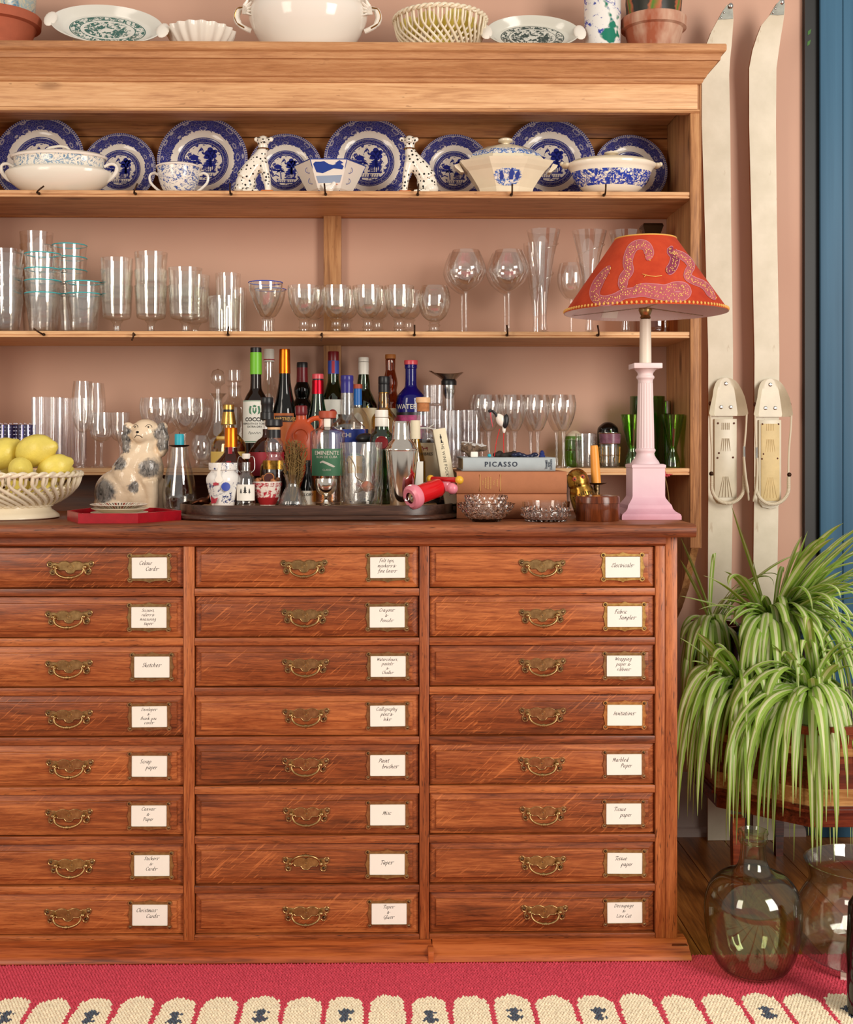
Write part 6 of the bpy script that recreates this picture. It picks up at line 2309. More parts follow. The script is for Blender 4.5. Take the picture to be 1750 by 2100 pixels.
# red patterned tea bowl with dried orange
transfer('red_bowl', srgb(228, 214, 202), srgb(176, 50, 62), 75, [(.016, .050)], .52)
cx = 549
root = thing('tea_bowl', 'small red and white patterned tea bowl', 'bowl', (X(cx, R1 + .01), R1 + .01, BT))
s, lx, lz = local(cx, R1 + .01, BT)
prof = smooth_prof([(r * s, max(0, lz(y))) for r, y in ((16, 1037), (16, 1032), (20, 1027), (25, 1012), (28, 998), (29, 987))], 3)
MB().lathe(closed(prof, .002, .008), 44).build('bowl_body', 'red_bowl', root)
MB().lathe([(16.5 * s, .003), (20.4 * s, lz(1027)), (23.5 * s, lz(1020)), (23.2 * s, lz(1019.5)), (16 * s, .003)], 40).build('red_foot_band', 'seal_red', root)
m = MB()
for k in range(16):
    a = 2 * PI * k / 16
    r_ = 28.2 * s + .0009
    q = lambda da, y: (r_ * math.sin(a + da), -r_ * math.cos(a + da), lz(y))
    m.tube([q(-.14, 996), q(.14, 996), q(.14, 990), q(-.06, 990), q(-.06, 993.5), q(.05, 993.5)], .0005, 4)
m.build('key_border', 'label_red', root)
paint('dried_peel', srgb(168, 106, 66), .8, .3, 80)
paint('dried_orange', srgb(70, 26, 20), .7, .3, 80)
bwx, bwy = X(cx, R1 + .01), R1 + .01
zb_ = BT + lz(991)
for k, (dx_, dy_, dz_) in enumerate(((-.018, -.006, .006), (-.009, .010, .010), (.018, .002, .005), (-.020, .008, .004), (.014, -.012, .003))):
    m = MB()
    for j in range(5):
        m.ball((rnd.uniform(-.005, .005), rnd.uniform(-.005, .005), rnd.uniform(-.003, .004)), rnd.uniform(.003, .0052), 8, 6)
    tag(m.build('dried_petal', 'dried_peel', loc=(bwx + dx_, bwy + dy_, zb_ + dz_)), ['curled dried petal beside the orange slice at the bowl front', 'curled dried petal behind the orange slice', 'curled dried petal at the vase side of the tea bowl', 'curled dried petal at the swing-top side of the tea bowl', 'curled dried petal low against the tea bowl rim by the vase'][k], 'dried petal', 'dried petals in the tea bowl')
root = thing('orange_slice', 'dried dark orange slice sticking up from the tea bowl', 'dried fruit', (bwx + .003, bwy - .006, zb_ + .011), (PI / 2 - .4, .3, -.3))
MB().lathe([(0, -.0015), (.0105, -.0015), (.0115, 0), (.0105, .0015), (0, .0015)], 24).build('flesh', 'dried_orange', root)
MB().tube([(.0115 * math.cos(t), .0115 * math.sin(t), 0) for t in [2 * PI * i / 24 for i in range(24)]], .0013, 6, closed=True).build('rind', 'cap_tan', root)

# cut glass posy vase with dried stems
cx = 601
root = thing('posy_vase', 'small cut-glass posy vase with flared neck', 'vase', (X(cx, R1 - .01), R1 - .01, BT))
s, lx, lz = local(cx, R1 - .01, BT)
prof = smooth_prof([(r * s, max(0, lz(y))) for r, y in ((28, 1036), (29, 1032), (20, 1010), (14, 997), (14, 988), (20, 973))], 3)
dia = lambda a, z, r: 1 + .03 * math.cos(a * 12 + z * 420) * math.cos(a * 12 - z * 420) * (1 if z < .04 else 0)
MB().lathe(closed(prof, .003, .006), 96, mod=dia).build('vase_body', 'thick_glass', root, smooth=30)
paint('dry_stem', srgb(122, 96, 52), .8, .3, 60)
rs = random.Random(11)
bq = thing('dried_posy', 'wispy brown dried grasses standing in the cut-glass posy vase', 'dried flowers', (X(cx, R1 - .01), R1 - .01, BT))
for k in range(48):
    a = rs.uniform(0, 2 * PI)
    sp = rs.uniform(.1, 1)
    hgt = rs.uniform(.07, .135)
    base = Vector((.004 * math.cos(a), .004 * math.sin(a), .012))
    top = Vector((.030 * sp * math.cos(a) + .006, .022 * sp * math.sin(a), .05 + hgt * .72))
    mid = base.lerp(top, .5) + Vector((rs.uniform(-.006, .006), rs.uniform(-.006, .006), .006))
    m = MB().tube(catmull([base, mid, top], 4), [.0008] * 9, 5)
    for j in range(14):
        t = .40 + .043 * j
        q = base.lerp(top, t)
        m.tube([q, q + Vector((rs.uniform(-.010, .010), rs.uniform(-.008, .008), rs.uniform(.002, .012)))], [.0010, .0005], 4)
    m.build('grass_stalk', 'dry_stem', bq, smooth=0, fix=False)

# silver goblet
cx = 669
root = thing('silver_goblet', 'small polished silver goblet before the green-labelled rum', 'goblet', (X(cx, R1 - .02), R1 - .02, BT))
s, lx, lz = local(cx, R1 - .02, BT)
MB().lathe([(0, lz(1016))] + smooth_prof([(r * s, lz(y)) for r, y in ((5, 1016), (14, 1012), (20, 1003), (22, 992), (22, 982))], 3) + [(20.5 * s, lz(982)), (20 * s, lz(995)), (0, lz(1010))], 36).build('cup', 'silver', root, smooth=50)
MB().lathe([(0, .003), (13 * s, .003), (6 * s, .008), (4 * s, lz(1024)), (6 * s, lz(1020)), (4 * s, lz(1017)), (6 * s, lz(1015)), (0, lz(1014))], 24).build('stem', 'silver', root, smooth=50)
MB().lathe([(0, 0), (15 * s, 0), (15 * s, .002), (12 * s, .004), (0, .005)], 28).build('foot', 'silver', root, smooth=40)

# mixing glass with a pine cone in it, and bottle ball stopper behind
cx = 741
root = thing('mixing_glass', 'large cut-glass mixing glass holding a dried sprig', 'glass', (X(cx, R1), R1, BT))
s, lx, lz = local(cx, R1, BT)
MB().lathe(closed([(41 * s, 0), (43 * s, .003), (43.5 * s, lz(907))], .003, .012), 60).build('glass_body', 'clear_glass', root, smooth=40)
m = MB()
for k in range(12):
    for sg in (1, -1):
        a = 2 * PI * k / 12
        m.tube([(43.3 * s * math.cos(a + sg * t * .8), 43.3 * s * math.sin(a + sg * t * .8), lz(1030) + (lz(975) - lz(1030)) * t) for t in (0, .25, .5, .75, 1)], .0008, 4)
m.build('cut_diamonds', 'thick_glass', root)
mgx = X(cx, R1)
root = thing('dried_sprig', 'dried seed head with curled stem lying in the mixing glass', 'dried stem', (mgx, R1, BT + .0125))
MB().tube(catmull([(-.030, 0, .085), (-.026, .004, .095), (-.014, 0, .075), (-.012, 0, .052), (.004, 0, .040)], 5), [.0012] * 21, 6).build('stem', 'dry_stem', root)
m = MB()
m.ball((.012, 0, .030), (.013, .012, .012), 14, 10)
m.build('seed_head', 'dried_peel', root)
m = MB()
for k in range(40):
    a, b_ = rs.uniform(0, 2 * PI), rs.uniform(-.6, 1)
    d = Vector((math.cos(a), math.sin(a) * .8, b_)).normalized()
    q = Vector((.012, 0, .026))
    m.tube([q + d * .010, q + d * rs.uniform(.016, .024)], [.0008, .0003], 4)
m.build('bristles', 'dry_stem', root, smooth=0, fix=False)

# cocktail shaker
cx = 824
root = thing('cocktail_shaker', 'polished steel cocktail shaker with domed cap', 'shaker', (X(cx, R1 + .005), R1 + .005, BT))
s, lx, lz = local(cx, R1 + .005, BT)
MB().lathe([(0, 0)] + [(r * s, max(0, lz(y))) for r, y in ((23, 1038), (24, 1034), (34, 924))] + [(0, lz(924))], 48).build('tumbler_body', 'silver', root, smooth=40)
MB().lathe([(0, lz(925))] + smooth_prof([(r * s, lz(y)) for r, y in ((34.5, 925), (35, 921), (31, 916), (26, 908), (20.5, 901))], 2) + [(0, lz(901))], 48).build('strainer_shoulder', 'silver', root, smooth=40)
MB().lathe([(0, lz(902)), (20.5 * s, lz(902)), (20 * s, lz(897)), (18 * s, lz(868)), (16 * s, lz(864)), (0, lz(863))], 40).build('cap', 'silver', root, smooth=40)

# corkscrew lying over the tray rim
paint('candy_pink', srgb(226, 132, 148), .25)
paint('lacquer_red', srgb(206, 24, 30), .15)
paint('mustard', srgb(232, 176, 52), .25)
cy_ = 2.60
c0, c1 = P(848, 1019, cy_ - .01), P(902, 999, cy_ + .035)
root = thing('corkscrew', 'red and pink painted wooden corkscrew resting on the tray rim', 'corkscrew', c0)
d_ = (c1 - c0)
L_ = d_.length
rot = d_.to_track_quat('Z', 'Y').to_euler()
arm = bpy.data.objects.new('x', None)
bpy.data.objects.remove(arm)


def cs(mb, name, mat, parent=root, **kw):
    return mb.build(name, mat, parent, rot=rot if parent is root else None, **kw)


b_ = cs(MB().lathe([(0, .004), (.020, .004), (.0205, .012), (.0205, L_ * .92), (.018, L_), (0, L_)], 36), 'barrel', 'lacquer_red')
cs(MB().lathe([(.012, -.010), (.020, -.011), (.026, -.006), (.027, .002), (.0245, .010), (.014, .011), (.012, 0)], 40), 'collar_ring', 'candy_pink')
cs(MB().lathe([(0, -.003), (.012, -.003), (.012, .002), (0, .002)], 24), 'socket', 'board_wood')
w_ = MB().tube([(.0035 * math.cos(t * 1.1), .0035 * math.sin(t * 1.1), -.002 - .0016 * t) for t in [i * .5 for i in range(30)]], .0013, 6)
cs(w_, 'worm', 'steel')
cs(MB().box(-.028, .028, -.010, .010, L_ - .002, L_ + .014, .004), 'handle_block', 'candy_pink')
for sx in (-1, 1):
    cs(MB().lathe([(0, -.012)] + [(.0125 * math.sin(t), -.0115 * math.cos(t)) for t in [PI * i / 10 for i in range(1, 10)]] + [(0, .0115)], 20, c=(sx * .033, -.004, L_ + .007)), 'knob', 'candy_pink')
cs(MB().tube([(-.040, .012, L_ + .018), (.044, .012, L_ + .018)], .0062, 12), 'cross_bar', 'lacquer_red')
for sx in (-1, 1):
    cs(MB().lathe([(0, -.009)] + [(.0095 * math.sin(t), -.009 * math.cos(t)) for t in [PI * i / 8 for i in range(1, 8)]] + [(0, .009)], 16, c=(sx * .048, .012, L_ + .018)), 'end_knob', 'mustard')

# second and third rows on the tray
bottle('whisky_bottle', 'round-shouldered whisky bottle with tapering gold foil and cream labels', 469, R3, BT,
       [(12, 872), (14, 884), (22, 892), (34, 908), (36, 925), (36, 1040)], 'yellow_glass',
       [('cap', [(11, 830), (11.5, 831), (11.5, 840)], 'foil_gold'), ('neck_ring', [(11, 840), (11, 845)], 'black'), ('foil', [(11.5, 845), (12, 847), (16, 870), (15.5, 871)], 'foil_gold')],
       [(926, 1010, 1.2, 'label_yellow'), (895, 903, .9, 'label_yellow', 28)], liquid=('whisky', 905))
bottle('cognac_bottle', 'squat reddish brown bottle with bright orange foil and red ribbon', 474, R2, BT,
       [(13, 918), (14, 928), (24, 940), (34, 950), (36, 965), (36, 1038)], 'rum_dark',
       [('foil', [(12, 877), (13, 879), (13.3, 917)], 'foil_orange')], [(917, 945, .28, 'cap_red', 15), (945, 975, .13, 'cap_red', 36.2)], solid=True)
bottle('bourbon_bottle', 'round dark bourbon bottle with red basket label and black stopper', 548, R3, BT,
       [(9, 880), (10, 895), (22, 905), (36, 925), (38, 945), (38, 1040)], 'rum_dark',
       [('stopper', [(12, 815), (13, 817), (13, 829), (12, 831), (12, 845), (14, 846), (14, 860), (10, 862)], 'black'), ('neck', [(7, 862), (7, 882)], 'clear_glass')], [(927, 975, 1.2, 'label_red')], solid=True)
bottle('malt_bottle', 'faceted clear bottle with wide black cap and gold plaque over dark spirit', 562, R2, BT,
       [(13, 890), (14, 900), (19, 908), (19, 925), (15, 933), (18, 942), (27, 952), (29, 968), (29, 1040)], 'clear_glass',
       [('cap', [(17, 860), (18, 862), (18, 873), (15, 876)], 'black'), ('cork', [(13, 876), (13, 881)], 'cork_top'), ('collar', [(14, 881), (14, 898)], 'black')],
       [(944, 962, .75, 'gold', 29)], liquid=('rum_dark', 947))
jug = bottle('orange_jug', 'orange stoneware flagon with dark red cap and loop handle', 618, R3, BT,
             [(10.5, 852), (12, 862), (22, 872), (31, 890), (33, 912), (31, 960), (28, 1038)], 'orange_stoneware',
             [('cap', [(11, 832), (12.5, 834), (12.2, 840), (13, 845), (12, 851)], 'cap_dark_red')], solid=True, sy=.75)
s, lx, lz = local(618, R3, BT)
MB().tube(catmull([(12 * s, 0, lz(868)), (22 * s, 0, lz(860)), (36 * s, 0, lz(858)), (42 * s, 0, lz(868)), (38 * s, 0, lz(890)), (30 * s, 0, lz(910))], 4), .0062, 10).build('handle', 'orange_stoneware', jug)
MB().tube([(15 * s * math.cos(t), -31 * s * .75 * .92 - .001, lz(895) + 15 * s * math.sin(t)) for t in [2 * PI * i / 28 for i in range(28)]], .0012, 6, closed=True).build('pressed_ring', 'orange_stoneware', jug)
rum = bottle('rum_bottle', 'textured clear rum bottle with green island label and paper seal', 672, R2, BT,
             [(11.5, 860), (12, 872), (20, 878), (34, 884), (36, 895), (36, 1040)], 'clear_glass',
             [('stopper', [(17, 843), (18, 845), (18, 857), (14, 859)], 'cap_brick')], [(920, 975, 1.0, 'label_green'), (846, 876, .5, 'card', 13)],
             [('EMINENTE', 8.5, 929, 'pale_print', .1), ('RON DE CUBA', 5, 937, 'pale_print'), ('CLARO', 4, 963, 'pale_print')], liquid=('whisky', 955))
s, lx, lz = local(672, R2, BT)
m = MB()
isl = [(-15, 947), (-8, 944), (0, 947), (9, 951), (18, 956), (14, 958), (6, 955), (-2, 951), (-9, 948), (-14, 950)]
wrap_shape(m, [(x * s, lz(y)) for x, y in isl], 36 * s + .0014)
m.build('island_print', 'pale_print', rum, smooth=0, fix=False)
bottle('tequila_bottle', 'clear bell-shaped bottle with indigo cap and blue label', 712, 2.862, BT,
       [(13, 806), (14, 840), (15, 852), (22, 862), (36, 874), (38, 886), (38, 1040)], 'clear_glass',
       [('cap', [(12.3, 770), (13.2, 772), (13.2, 780), (12.6, 782), (13.2, 790), (12.8, 806)], 'cap_indigo')], [(881, 945, 1.2, 'label_blue')], [('CHI', 9, 893, 'pale_print', .2)])
bottle('herbal_bottle', 'green square-shouldered bottle with white striped cap and red wax seal', 783, R2 + .01, BT,
       [(14, 875), (16, 884), (24, 893), (26, 905), (26, 1040)], 'green_bottle',
       [('cap', [(13, 841), (13.6, 842), (13.4, 846), (13.8, 847), (13.4, 851), (13.8, 852), (13.4, 856)], 'cap_white'), ('collar', [(13.4, 857), (13.8, 859), (13.8, 874), (13, 875)], 'cap_white')])
s, lx, lz = local(783, R2 + .01, BT)
hb = [o for o in COL.objects if o.name == 'herbal_bottle'][0]
m = MB()
m.lathe([(0, -.0012), (13 * s, -.0012), (13.5 * s, 0), (12 * s, .0018), (9 * s, .001), (0, .0014)], 28)
m.v = [(x, -26 * s - .0014 - z, y + lz(908)) for x, y, z in m.v]
m.build('wax_seal', 'seal_red', hb, smooth=40)
wb = bottle('wine_bottle', 'dark cork-topped clear bottle with cream label and red ox mark', 868, R3, BT,
            [(13, 845), (14, 868), (17, 878), (30, 890), (36, 900), (36, 1040)], 'clear_glass',
            [('cork_cap', [(14.5, 815), (15, 816), (15, 826)], 'cork_top'), ('cork', [(12.8, 826), (12.5, 844)], 'cork')], [(908, 990, 1.1, 'label_cream')],
            [('HOMBRES', 6.5, 931, 'ink', .1)], liquid=('brown_black', 903))
s, lx, lz = local(868, R3, BT)
m = MB()
ox = [(-6, 914), (-4, 916), (4, 916), (6, 917), (6, 924), (4.6, 924), (4.4, 920), (-2, 920), (-2, 924), (-3.5, 924), (-4, 919), (-6.5, 918)]
m.add(wrap([((x + 2) * s, 0, lz(y)) for x, y in ox], 36 * s + .0014), [tuple(range(len(ox)))])
m.build('ox_print', 'cap_red', wb, smooth=0, fix=False)
m = MB()
m.tube([(15.5 * s * math.cos(t), 15.5 * s * math.sin(t), lz(878) + .0008 * math.sin(3 * t)) for t in [2 * PI * i / 24 for i in range(24)]], .001, 5, closed=True)
m.tube([(10 * s, -12 * s, lz(878)), (22 * s, -16 * s, lz(870))], .0009, 5)
m.tube([(10 * s, -12 * s, lz(878)), (26 * s, -16 * s, lz(881))], .0009, 5)
m.build('string_tie', 'card', wb)
bottle('olive_bottle', 'yellow-green bottle with blank white label behind the shaker', 852, R2 + .01, BT, [(9, 870), (9.5, 900), (17, 930), (21, 945), (21, 1040)], 'yellow_glass', [('neck_paper', [(10, 862), (11, 900)], 'label_cream')], [(946, 1030, .8, 'card')])
bottle('stout_bottle', 'small black bottle with white label behind the posy vase', 632, R2, BT, [(5, 948), (5.5, 965), (12, 985), (16, 1000), (16, 1040)], 'black_bottle', [('cap', [(5, 944), (5.6, 945), (5.6, 955)], 'black')], [(1006, 1036, 1.2, 'card')], [('GLORY', 6, 1014, 'ink', .1)], solid=True)
bottle('patterned_bottle', 'floral papered bottle seen through the mixing glass', 729, R2 + .025, BT, [(9, 930), (18, 940), (20, 950), (20, 1040)], 'flower_vase', [], [(935, 970, .8, 'mustard')], solid=True)
# black rubber ball stopper on a stem
root = thing('ball_stopper', 'black rubber oval stopper on a short bottle behind the mixing glass', 'stopper', (X(750, 2.80), 2.80, BT))
s, lx, lz = local(750, 2.80, BT)
MB().lathe([(0, 0), (12 * s, 0), (13 * s, .004), (13 * s, lz(930)), (9 * s, lz(915)), (9 * s, lz(908)), (0, lz(908))], 30).build('steel_flask', 'silver', root, smooth=40)
MB().ball((0, 0, lz(900)), (21 * s, 21 * s, 12 * s), 24, 14).build('rubber_ball', 'black', root)
# black tin and dark figure at the tray back
tag(MB().lathe([(0, 0), (.015, 0), (.016, .004), (.016, .07), (.015, .075), (0, .075)], 8, a0=PI / 8, a1=2 * PI + PI / 8).build('black_tin', 'black', loc=(X(598, 2.72), 2.72, BT), smooth=20), 'black eight-sided tin behind the tea bowl', 'tin')
metal('bronze', srgb(92, 52, 34), .35, .3, 60)
root = thing('bronze_bird', 'small dark bronze bird crouching behind the striped jar', 'figurine', (X(418, R2), R2, BZ))
m = MB()
m.ball((0, 0, .022), (.016, .010, .009), 14, 10)
m.tube([(.010, 0, .026), (.015, 0, .038), (.011, 0, .046)], [.006, .004, .0035], 8)
m.tube([(-.012, 0, .022), (-.028, 0, .016)], [.006, .002], 8)
for dx_ in (-.003, .006):
    m.tube([(dx_, 0, .016), (dx_, 0, .001)], .0018, 6)
put(fuse(m, 'bird_body', 'bronze', .0016, 2), 'bird_body', root)

# leaning wine guide in its sleeve
cx, Y = 911, 2.70
p0, p1 = P(928, 1046, 2.70), P(900, 888, 2.735)
root = thing('wine_guide', 'cream slipcased wine guide leaning behind the corkscrew', 'book', (P(928, 1046, 2.70).x, 2.70, BT + .001))
tilt = math.atan2(p1.x - p0.x, p1.z - p0.z)
hgt = .172
m = MB().box(-.0145, .0145, -.006, .052, 0, hgt, .002)
bk = m.build('sleeve', 'label_cream', root, rot=(-.14, tilt, 0))
vs_, fs = text_mesh('THE WINE POCKET BOOK', .0092, space=1.15)
MB().add([(zz, -.0064, -x + hgt * .47) for x, y, zz in vs_], fs).build('lettering', 'ink', bk, smooth=0, fix=False)
m = MB()
for z_, k in ((.153, 1), (.143, .8)):
    m.prism([(-.0018 * k, z_ - .004), (.0018 * k, z_ - .004), (.0018 * k, z_ + .001), (.0007, z_ + .003), (.0007, z_ + .006), (-.0007, z_ + .006), (-.0007, z_ + .003), (-.0018 * k, z_ + .001)], .0004, 'xz', -.0066)
m.build('bottle_mark', 'ink', bk, smooth=0)
# ================================================================ lemon bowl at the left
cx, Y = 15, 2.70
root = thing('woven_comport', 'cream openwork china fruit bowl on a round foot, piled with lemons', 'bowl', (X(cx, Y), Y, TZ))
s, lx, lz = local(cx, Y, TZ)
zr, zf = lz(972), lz(1034)
lattice_bowl(root, 146 * s, zr, 84 * s, zf, 40, .62, th=.0042)
MB().lathe([(0, 0), (100 * s, 0), (104 * s, .003), (103 * s, .008), (96 * s, .014), (88 * s, .020), (86 * s, zf - .004), (86 * s, zf), (0, zf)], 56).build('foot', 'cream_glaze', root, smooth=40)
m = MB()
for ph in (0, PI):
    m.tube([((87 * s + .003 * math.cos(18 * t + ph)) * math.cos(t), (87 * s + .003 * math.cos(18 * t + ph)) * math.sin(t), zf + .001 + .003 * math.sin(18 * t + ph)) for t in [2 * PI * i / 180 for i in range(180)]], .0036, 6, closed=True)
m.build('rope_band', 'cream_glaze', root, smooth=60)
LM = [((74, 924), -.02, .046, (0.35, 1.35, 0), 'large knobbly lemon lying on top of the pile'), ((2, 932), .0, .043, (.6, .8, 1), 'lemon with greenish cheek beside the topmost lemon'),
      ((42, 962), -.075, .033, (1.5, .2, .3), 'lemon facing end-on over the front of the bowl rim'), ((112, 958), -.03, .036, (.3, 1.2, .4), 'lemon with pointed tip at the spaniel side of the bowl'),
      ((-62, 958), -.03, .04, (.9, 1.2, .4), 'lemon at the outer side of the bowl'), ((30, 955), .088, .040, (.9, 2.2, .4), 'lemon at the back of the bowl'), ((116, 966), .085, .034, (.2, 1.5, .8), 'lemon behind the pointed one'),
      ((40, 1006), .01, .036, (.2, 1.5, 1.4), 'lemon under the pile seen through the openwork'), ((-32, 1006), -.05, .033, (.2, 1.2, .4), 'lemon seen low through the openwork by the frame edge'), ((92, 1006), -.03, .030, (.2, 1.8, .4), 'lemon seen low through the openwork by the red tray')]
for (px, py), dy_, sz, rt, lab in LM:
    p = P(px, py, Y + dy_)
    lemon(p, sz, rt, lab, 'lemons in the footed openwork bowl')

# ================================================================ red hexagonal tray, plates, spaniel
paint('red_lacquer', srgb(158, 16, 30), .3, .2, 40)
hx = [(X(160, 2.515), 2.515), (X(283, 2.515), 2.515), (X(372, 2.63), 2.63), (X(322, 2.745), 2.745), (X(185, 2.745), 2.745), (X(138, 2.63), 2.63)]
HC = (X(250, 2.63), 2.63, TZ)
root = thing('hexagonal_tray', 'small red lacquered six-sided tray', 'tray', HC)
MB().prism(inset(hx, .0035), .004, 'xy', TZ).build('tray_base', 'red_lacquer', root, off=HC, smooth=0)
for i in range(6):
    a, b = Vector(hx[i]), Vector(hx[(i + 1) % 6])
    d = (b - a).normalized()
    nn_ = Vector((-d.y, d.x)) * .006
    MB().prism([tuple(a), tuple(b), tuple(b + nn_ - d * .0035), tuple(a + nn_ + d * .0035)], .0205, 'xy', TZ + .0002).build('tray_side', 'red_lacquer', root, off=HC, smooth=0)
n = N('ethnic_band')
v = n.co()
x, y, z = n.sep(v)
r = n.math('SQRT', n.math('ADD', n.math('MULTIPLY', x, x), n.math('MULTIPLY', y, y)))
th_ = n.math('FRACT', n.math('MULTIPLY', n.math('ARCTAN2', y, x), 18 / (2 * PI)))
c = n.ramp(th_, [(0, srgb(226, 216, 196)), (.12, (.02, .015, .015)), (.24, srgb(226, 216, 196)), (.38, srgb(140, 44, 28)), (.62, srgb(226, 216, 196)), (.74, (.02, .015, .015)), (.86, srgb(226, 216, 196))], 'CONSTANT')
c = n.mix(n.math('MULTIPLY', n.math('GREATER_THAN', r, .043), n.math('LESS_THAN', r, .0575)), srgb(232, 222, 204), c)
n.bsdf(c, .2)
M['ethnic_band'] = n.m
sp_ = X(245, 2.63)
for k in range(3):
    z0 = TZ + .0045 + k * .0085
    R_ = .0605
    pr = [(0, 0), (.035, 0), (.037, .003), (R_, .012), (R_ + .0005, .013), (R_ - .001, .0135), (.037, .006), (0, .004)]
    o = MB().lathe(pr, 56).build('side_plate', 'ethnic_band' if k == 2 else 'cream_glaze', loc=(sp_ + (.0, .0015, -.001)[k], 2.63, z0))
    tag(o, ['small cream plate, lowest of three in the red tray', 'small cream plate, middle of three in the red tray', 'small plate with black and rust border topping the three in the red tray'][k], 'plate', 'three plates in the red tray')

n = N('spaniel_glaze')
v = n.co()
DYY = 2.86
s = sc_at(268, DYY)
dl = lambda px, py: ((px - 268) * s, ZZ(268, py, DYY) - TZ)
nz = n.node('ShaderNodeVectorMath', operation='SCALE')
n.lk(n.noise(v, 70, 3, .6, 0, 1), nz.inputs[0])
nz.inputs[3].default_value = .022
vv = n.vadd(n.vadd(v, nz.outputs[0]), (-.011, -.011, -.011))
xx, yy, zz = n.sep(vv)
tot = 0.0
for px, py, rp in ((221, 1007, 27), (312, 960, 22), (281, 998, 12), (250, 950, 16), (334, 890, 17), (336, 912, 15), (258, 884, 14), (258, 903, 15), (260, 920, 12), (334, 875, 10)):
    ax, az = dl(px, py)
    d2 = n.math('SQRT', n.math('ADD', n.math('POWER', n.math('SUBTRACT', xx, ax), 2.0), n.math('POWER', n.math('SUBTRACT', zz, az), 2.0)))
    tot = n.math('MAXIMUM', tot, n.step(d2, rp * s * 1.05, rp * s * .75))
hair = n.step(n.noise(n.map(v, scale=(90, 90, 40), rot=(0, .6, 0)), 1, 3, .7, 1.2), .32, .56)
gr = n.mix(hair, (.018, .018, .020), srgb(146, 138, 130))
c = n.mix(tot, n.mix(n.noise(v, 14, 2), srgb(222, 190, 156), srgb(240, 222, 194)), gr)
n.bsdf(c, .14, 0, n.bump(n.noise(v, 60, 3, .6), .35, .004))
M['spaniel_glaze'] = n.m
root = thing('spaniel_figurine', 'glazed china spaniel with grey patches sitting behind the red tray', 'figurine', (X(268, DYY), DYY, TZ))
q = lambda px, py, d=0.0: ((px - 268) * s, d, max(.002, ZZ(268, py, DYY) - TZ))
m = MB()
m.ball(q(238, 1010), (44 * s, .046, 46 * s), 20, 14)
m.ball(q(232, 1035), (40 * s, .05, 26 * s), 18, 10)
m.ball(q(262, 985), (38 * s, .044, 46 * s), 20, 14)
m.ball(q(300, 962), (36 * s, .040, 44 * s), 20, 14)
m.ball(q(285, 1015), (34 * s, .040, 40 * s), 18, 12)
m.tube(catmull([q(255, 975), q(278, 945), q(296, 918), q(300, 895)], 4), [.036] * 5 + [.033, .031, .030, .029, .027, .026, .026, .026], 14)
m.ball(q(299, 887), (30 * s, .034, 28 * s), 20, 14)
m.ball(q(291, 893, -.024), (17 * s, .018, 16 * s), 16, 12)
m.ball(q(300, 874), (20 * s, .024, 12 * s), 16, 10)
for ex, sg in ((263, -1), (335, 1)):
    for k, (dx_, py, r_) in enumerate(((0, 876, 11), (-2 * sg, 886, 13), (1 * sg, 897, 13.5), (-1 * sg, 908, 13.5), (1 * sg, 919, 12), (-1 * sg, 928, 9))):
        m.ball(q(ex + dx_ - sg * 1.0, py, -.006), (r_ * s, .014, r_ * s), 12, 8)
for dd, xo in ((-.026, 0), (.014, 6)):
    m.tube([q(312 + xo, 985, dd), q(318 + xo, 1020, dd), q(316 + xo, 1052, dd)], [.020, .015, .014], 12)
    m.ball(q(320 + xo, 1057, dd - .008), (14 * s, .016, 8 * s), 12, 8)
m.tube([q(205, 1045), q(225, 1052, -.03), q(260, 1054, -.045)], [.012, .012, .009], 10)
me = fuse(m, 'spaniel_body', 'spaniel_glaze', .0030, 4)
put(me, 'spaniel_body', root)
bv = bvh_of(me)
q0 = q
q = lambda px, py, d=0.0: on_skin(bv, q0(px, py))
m = MB()
m.ball(q(289, 886.5, -.038), (3.2 * s, .0022, 2.4 * s), 10, 8)
m.build('nose', 'ink', root)
m = MB()
m.tube([q(288, 889, -.0385), q(288, 893, -.0385)], .0006, 5)
m.tube(catmull([q(283, 898, -.034), q(286, 894, -.037), q(289, 893, -.038), q(294, 894, -.036), q(299, 898, -.030)], 3), .0008, 5)
m.build('mouth', 'ink', root)
for px in (281.5, 309):
    dp = -.0285 if px < 290 else -.0275
    m = MB().ball(q(px, 876, dp), (1.8 * s, .0016, 1.8 * s), 8, 6)
    m.tube(catmull([q(px - 6, 876, dp + .003), q(px - 1, 871, dp), q(px + 5, 873, dp + .002), q(px + 7, 877, dp + .005)], 3), .0006, 5)
    m.build('eye', 'ink', root)

# carafe candle holder
cx, Y = 368, 2.83
root = thing('glass_candle_holder', 'clear bottle-shaped glass candle holder beside the spaniel', 'candle holder', (X(cx, Y), Y, TZ))
s, lx, lz = local(cx, Y, TZ)
pr = smooth_prof([(r * s, max(0, lz(y))) for r, y in ((26, 1055), (31, 1046), (35, 1025), (34, 1000), (27, 968), (20, 940), (17, 918))], 3)
MB().lathe(closed(pr, .002, .006), 44).build('glass_body', 'clear_glass', root, smooth=45)
MB().lathe(closed([(13 * s, lz(955)), (14 * s, lz(950)), (15 * s, lz(917))], .0012, lz(953)), 30).build('inner_cup', 'clear_glass', root, smooth=45)
MB().lathe([(0, lz(917)), (10 * s, lz(917)), (19 * s, lz(915)), (21 * s, lz(913)), (20.5 * s, lz(912.4)), (0, lz(914))], 36).build('drip_dish', 'bronze', root)
paint('turquoise_wax', srgb(44, 170, 190), .4, sub=.2)
paint('orange_wax', srgb(238, 156, 62), .4, .05, 30, sub=.2)
m = thing('candle_stub', 'short turquoise candle stub on the bottle-shaped holder', 'candle', (X(cx, Y), Y, TZ + lz(913.5)))
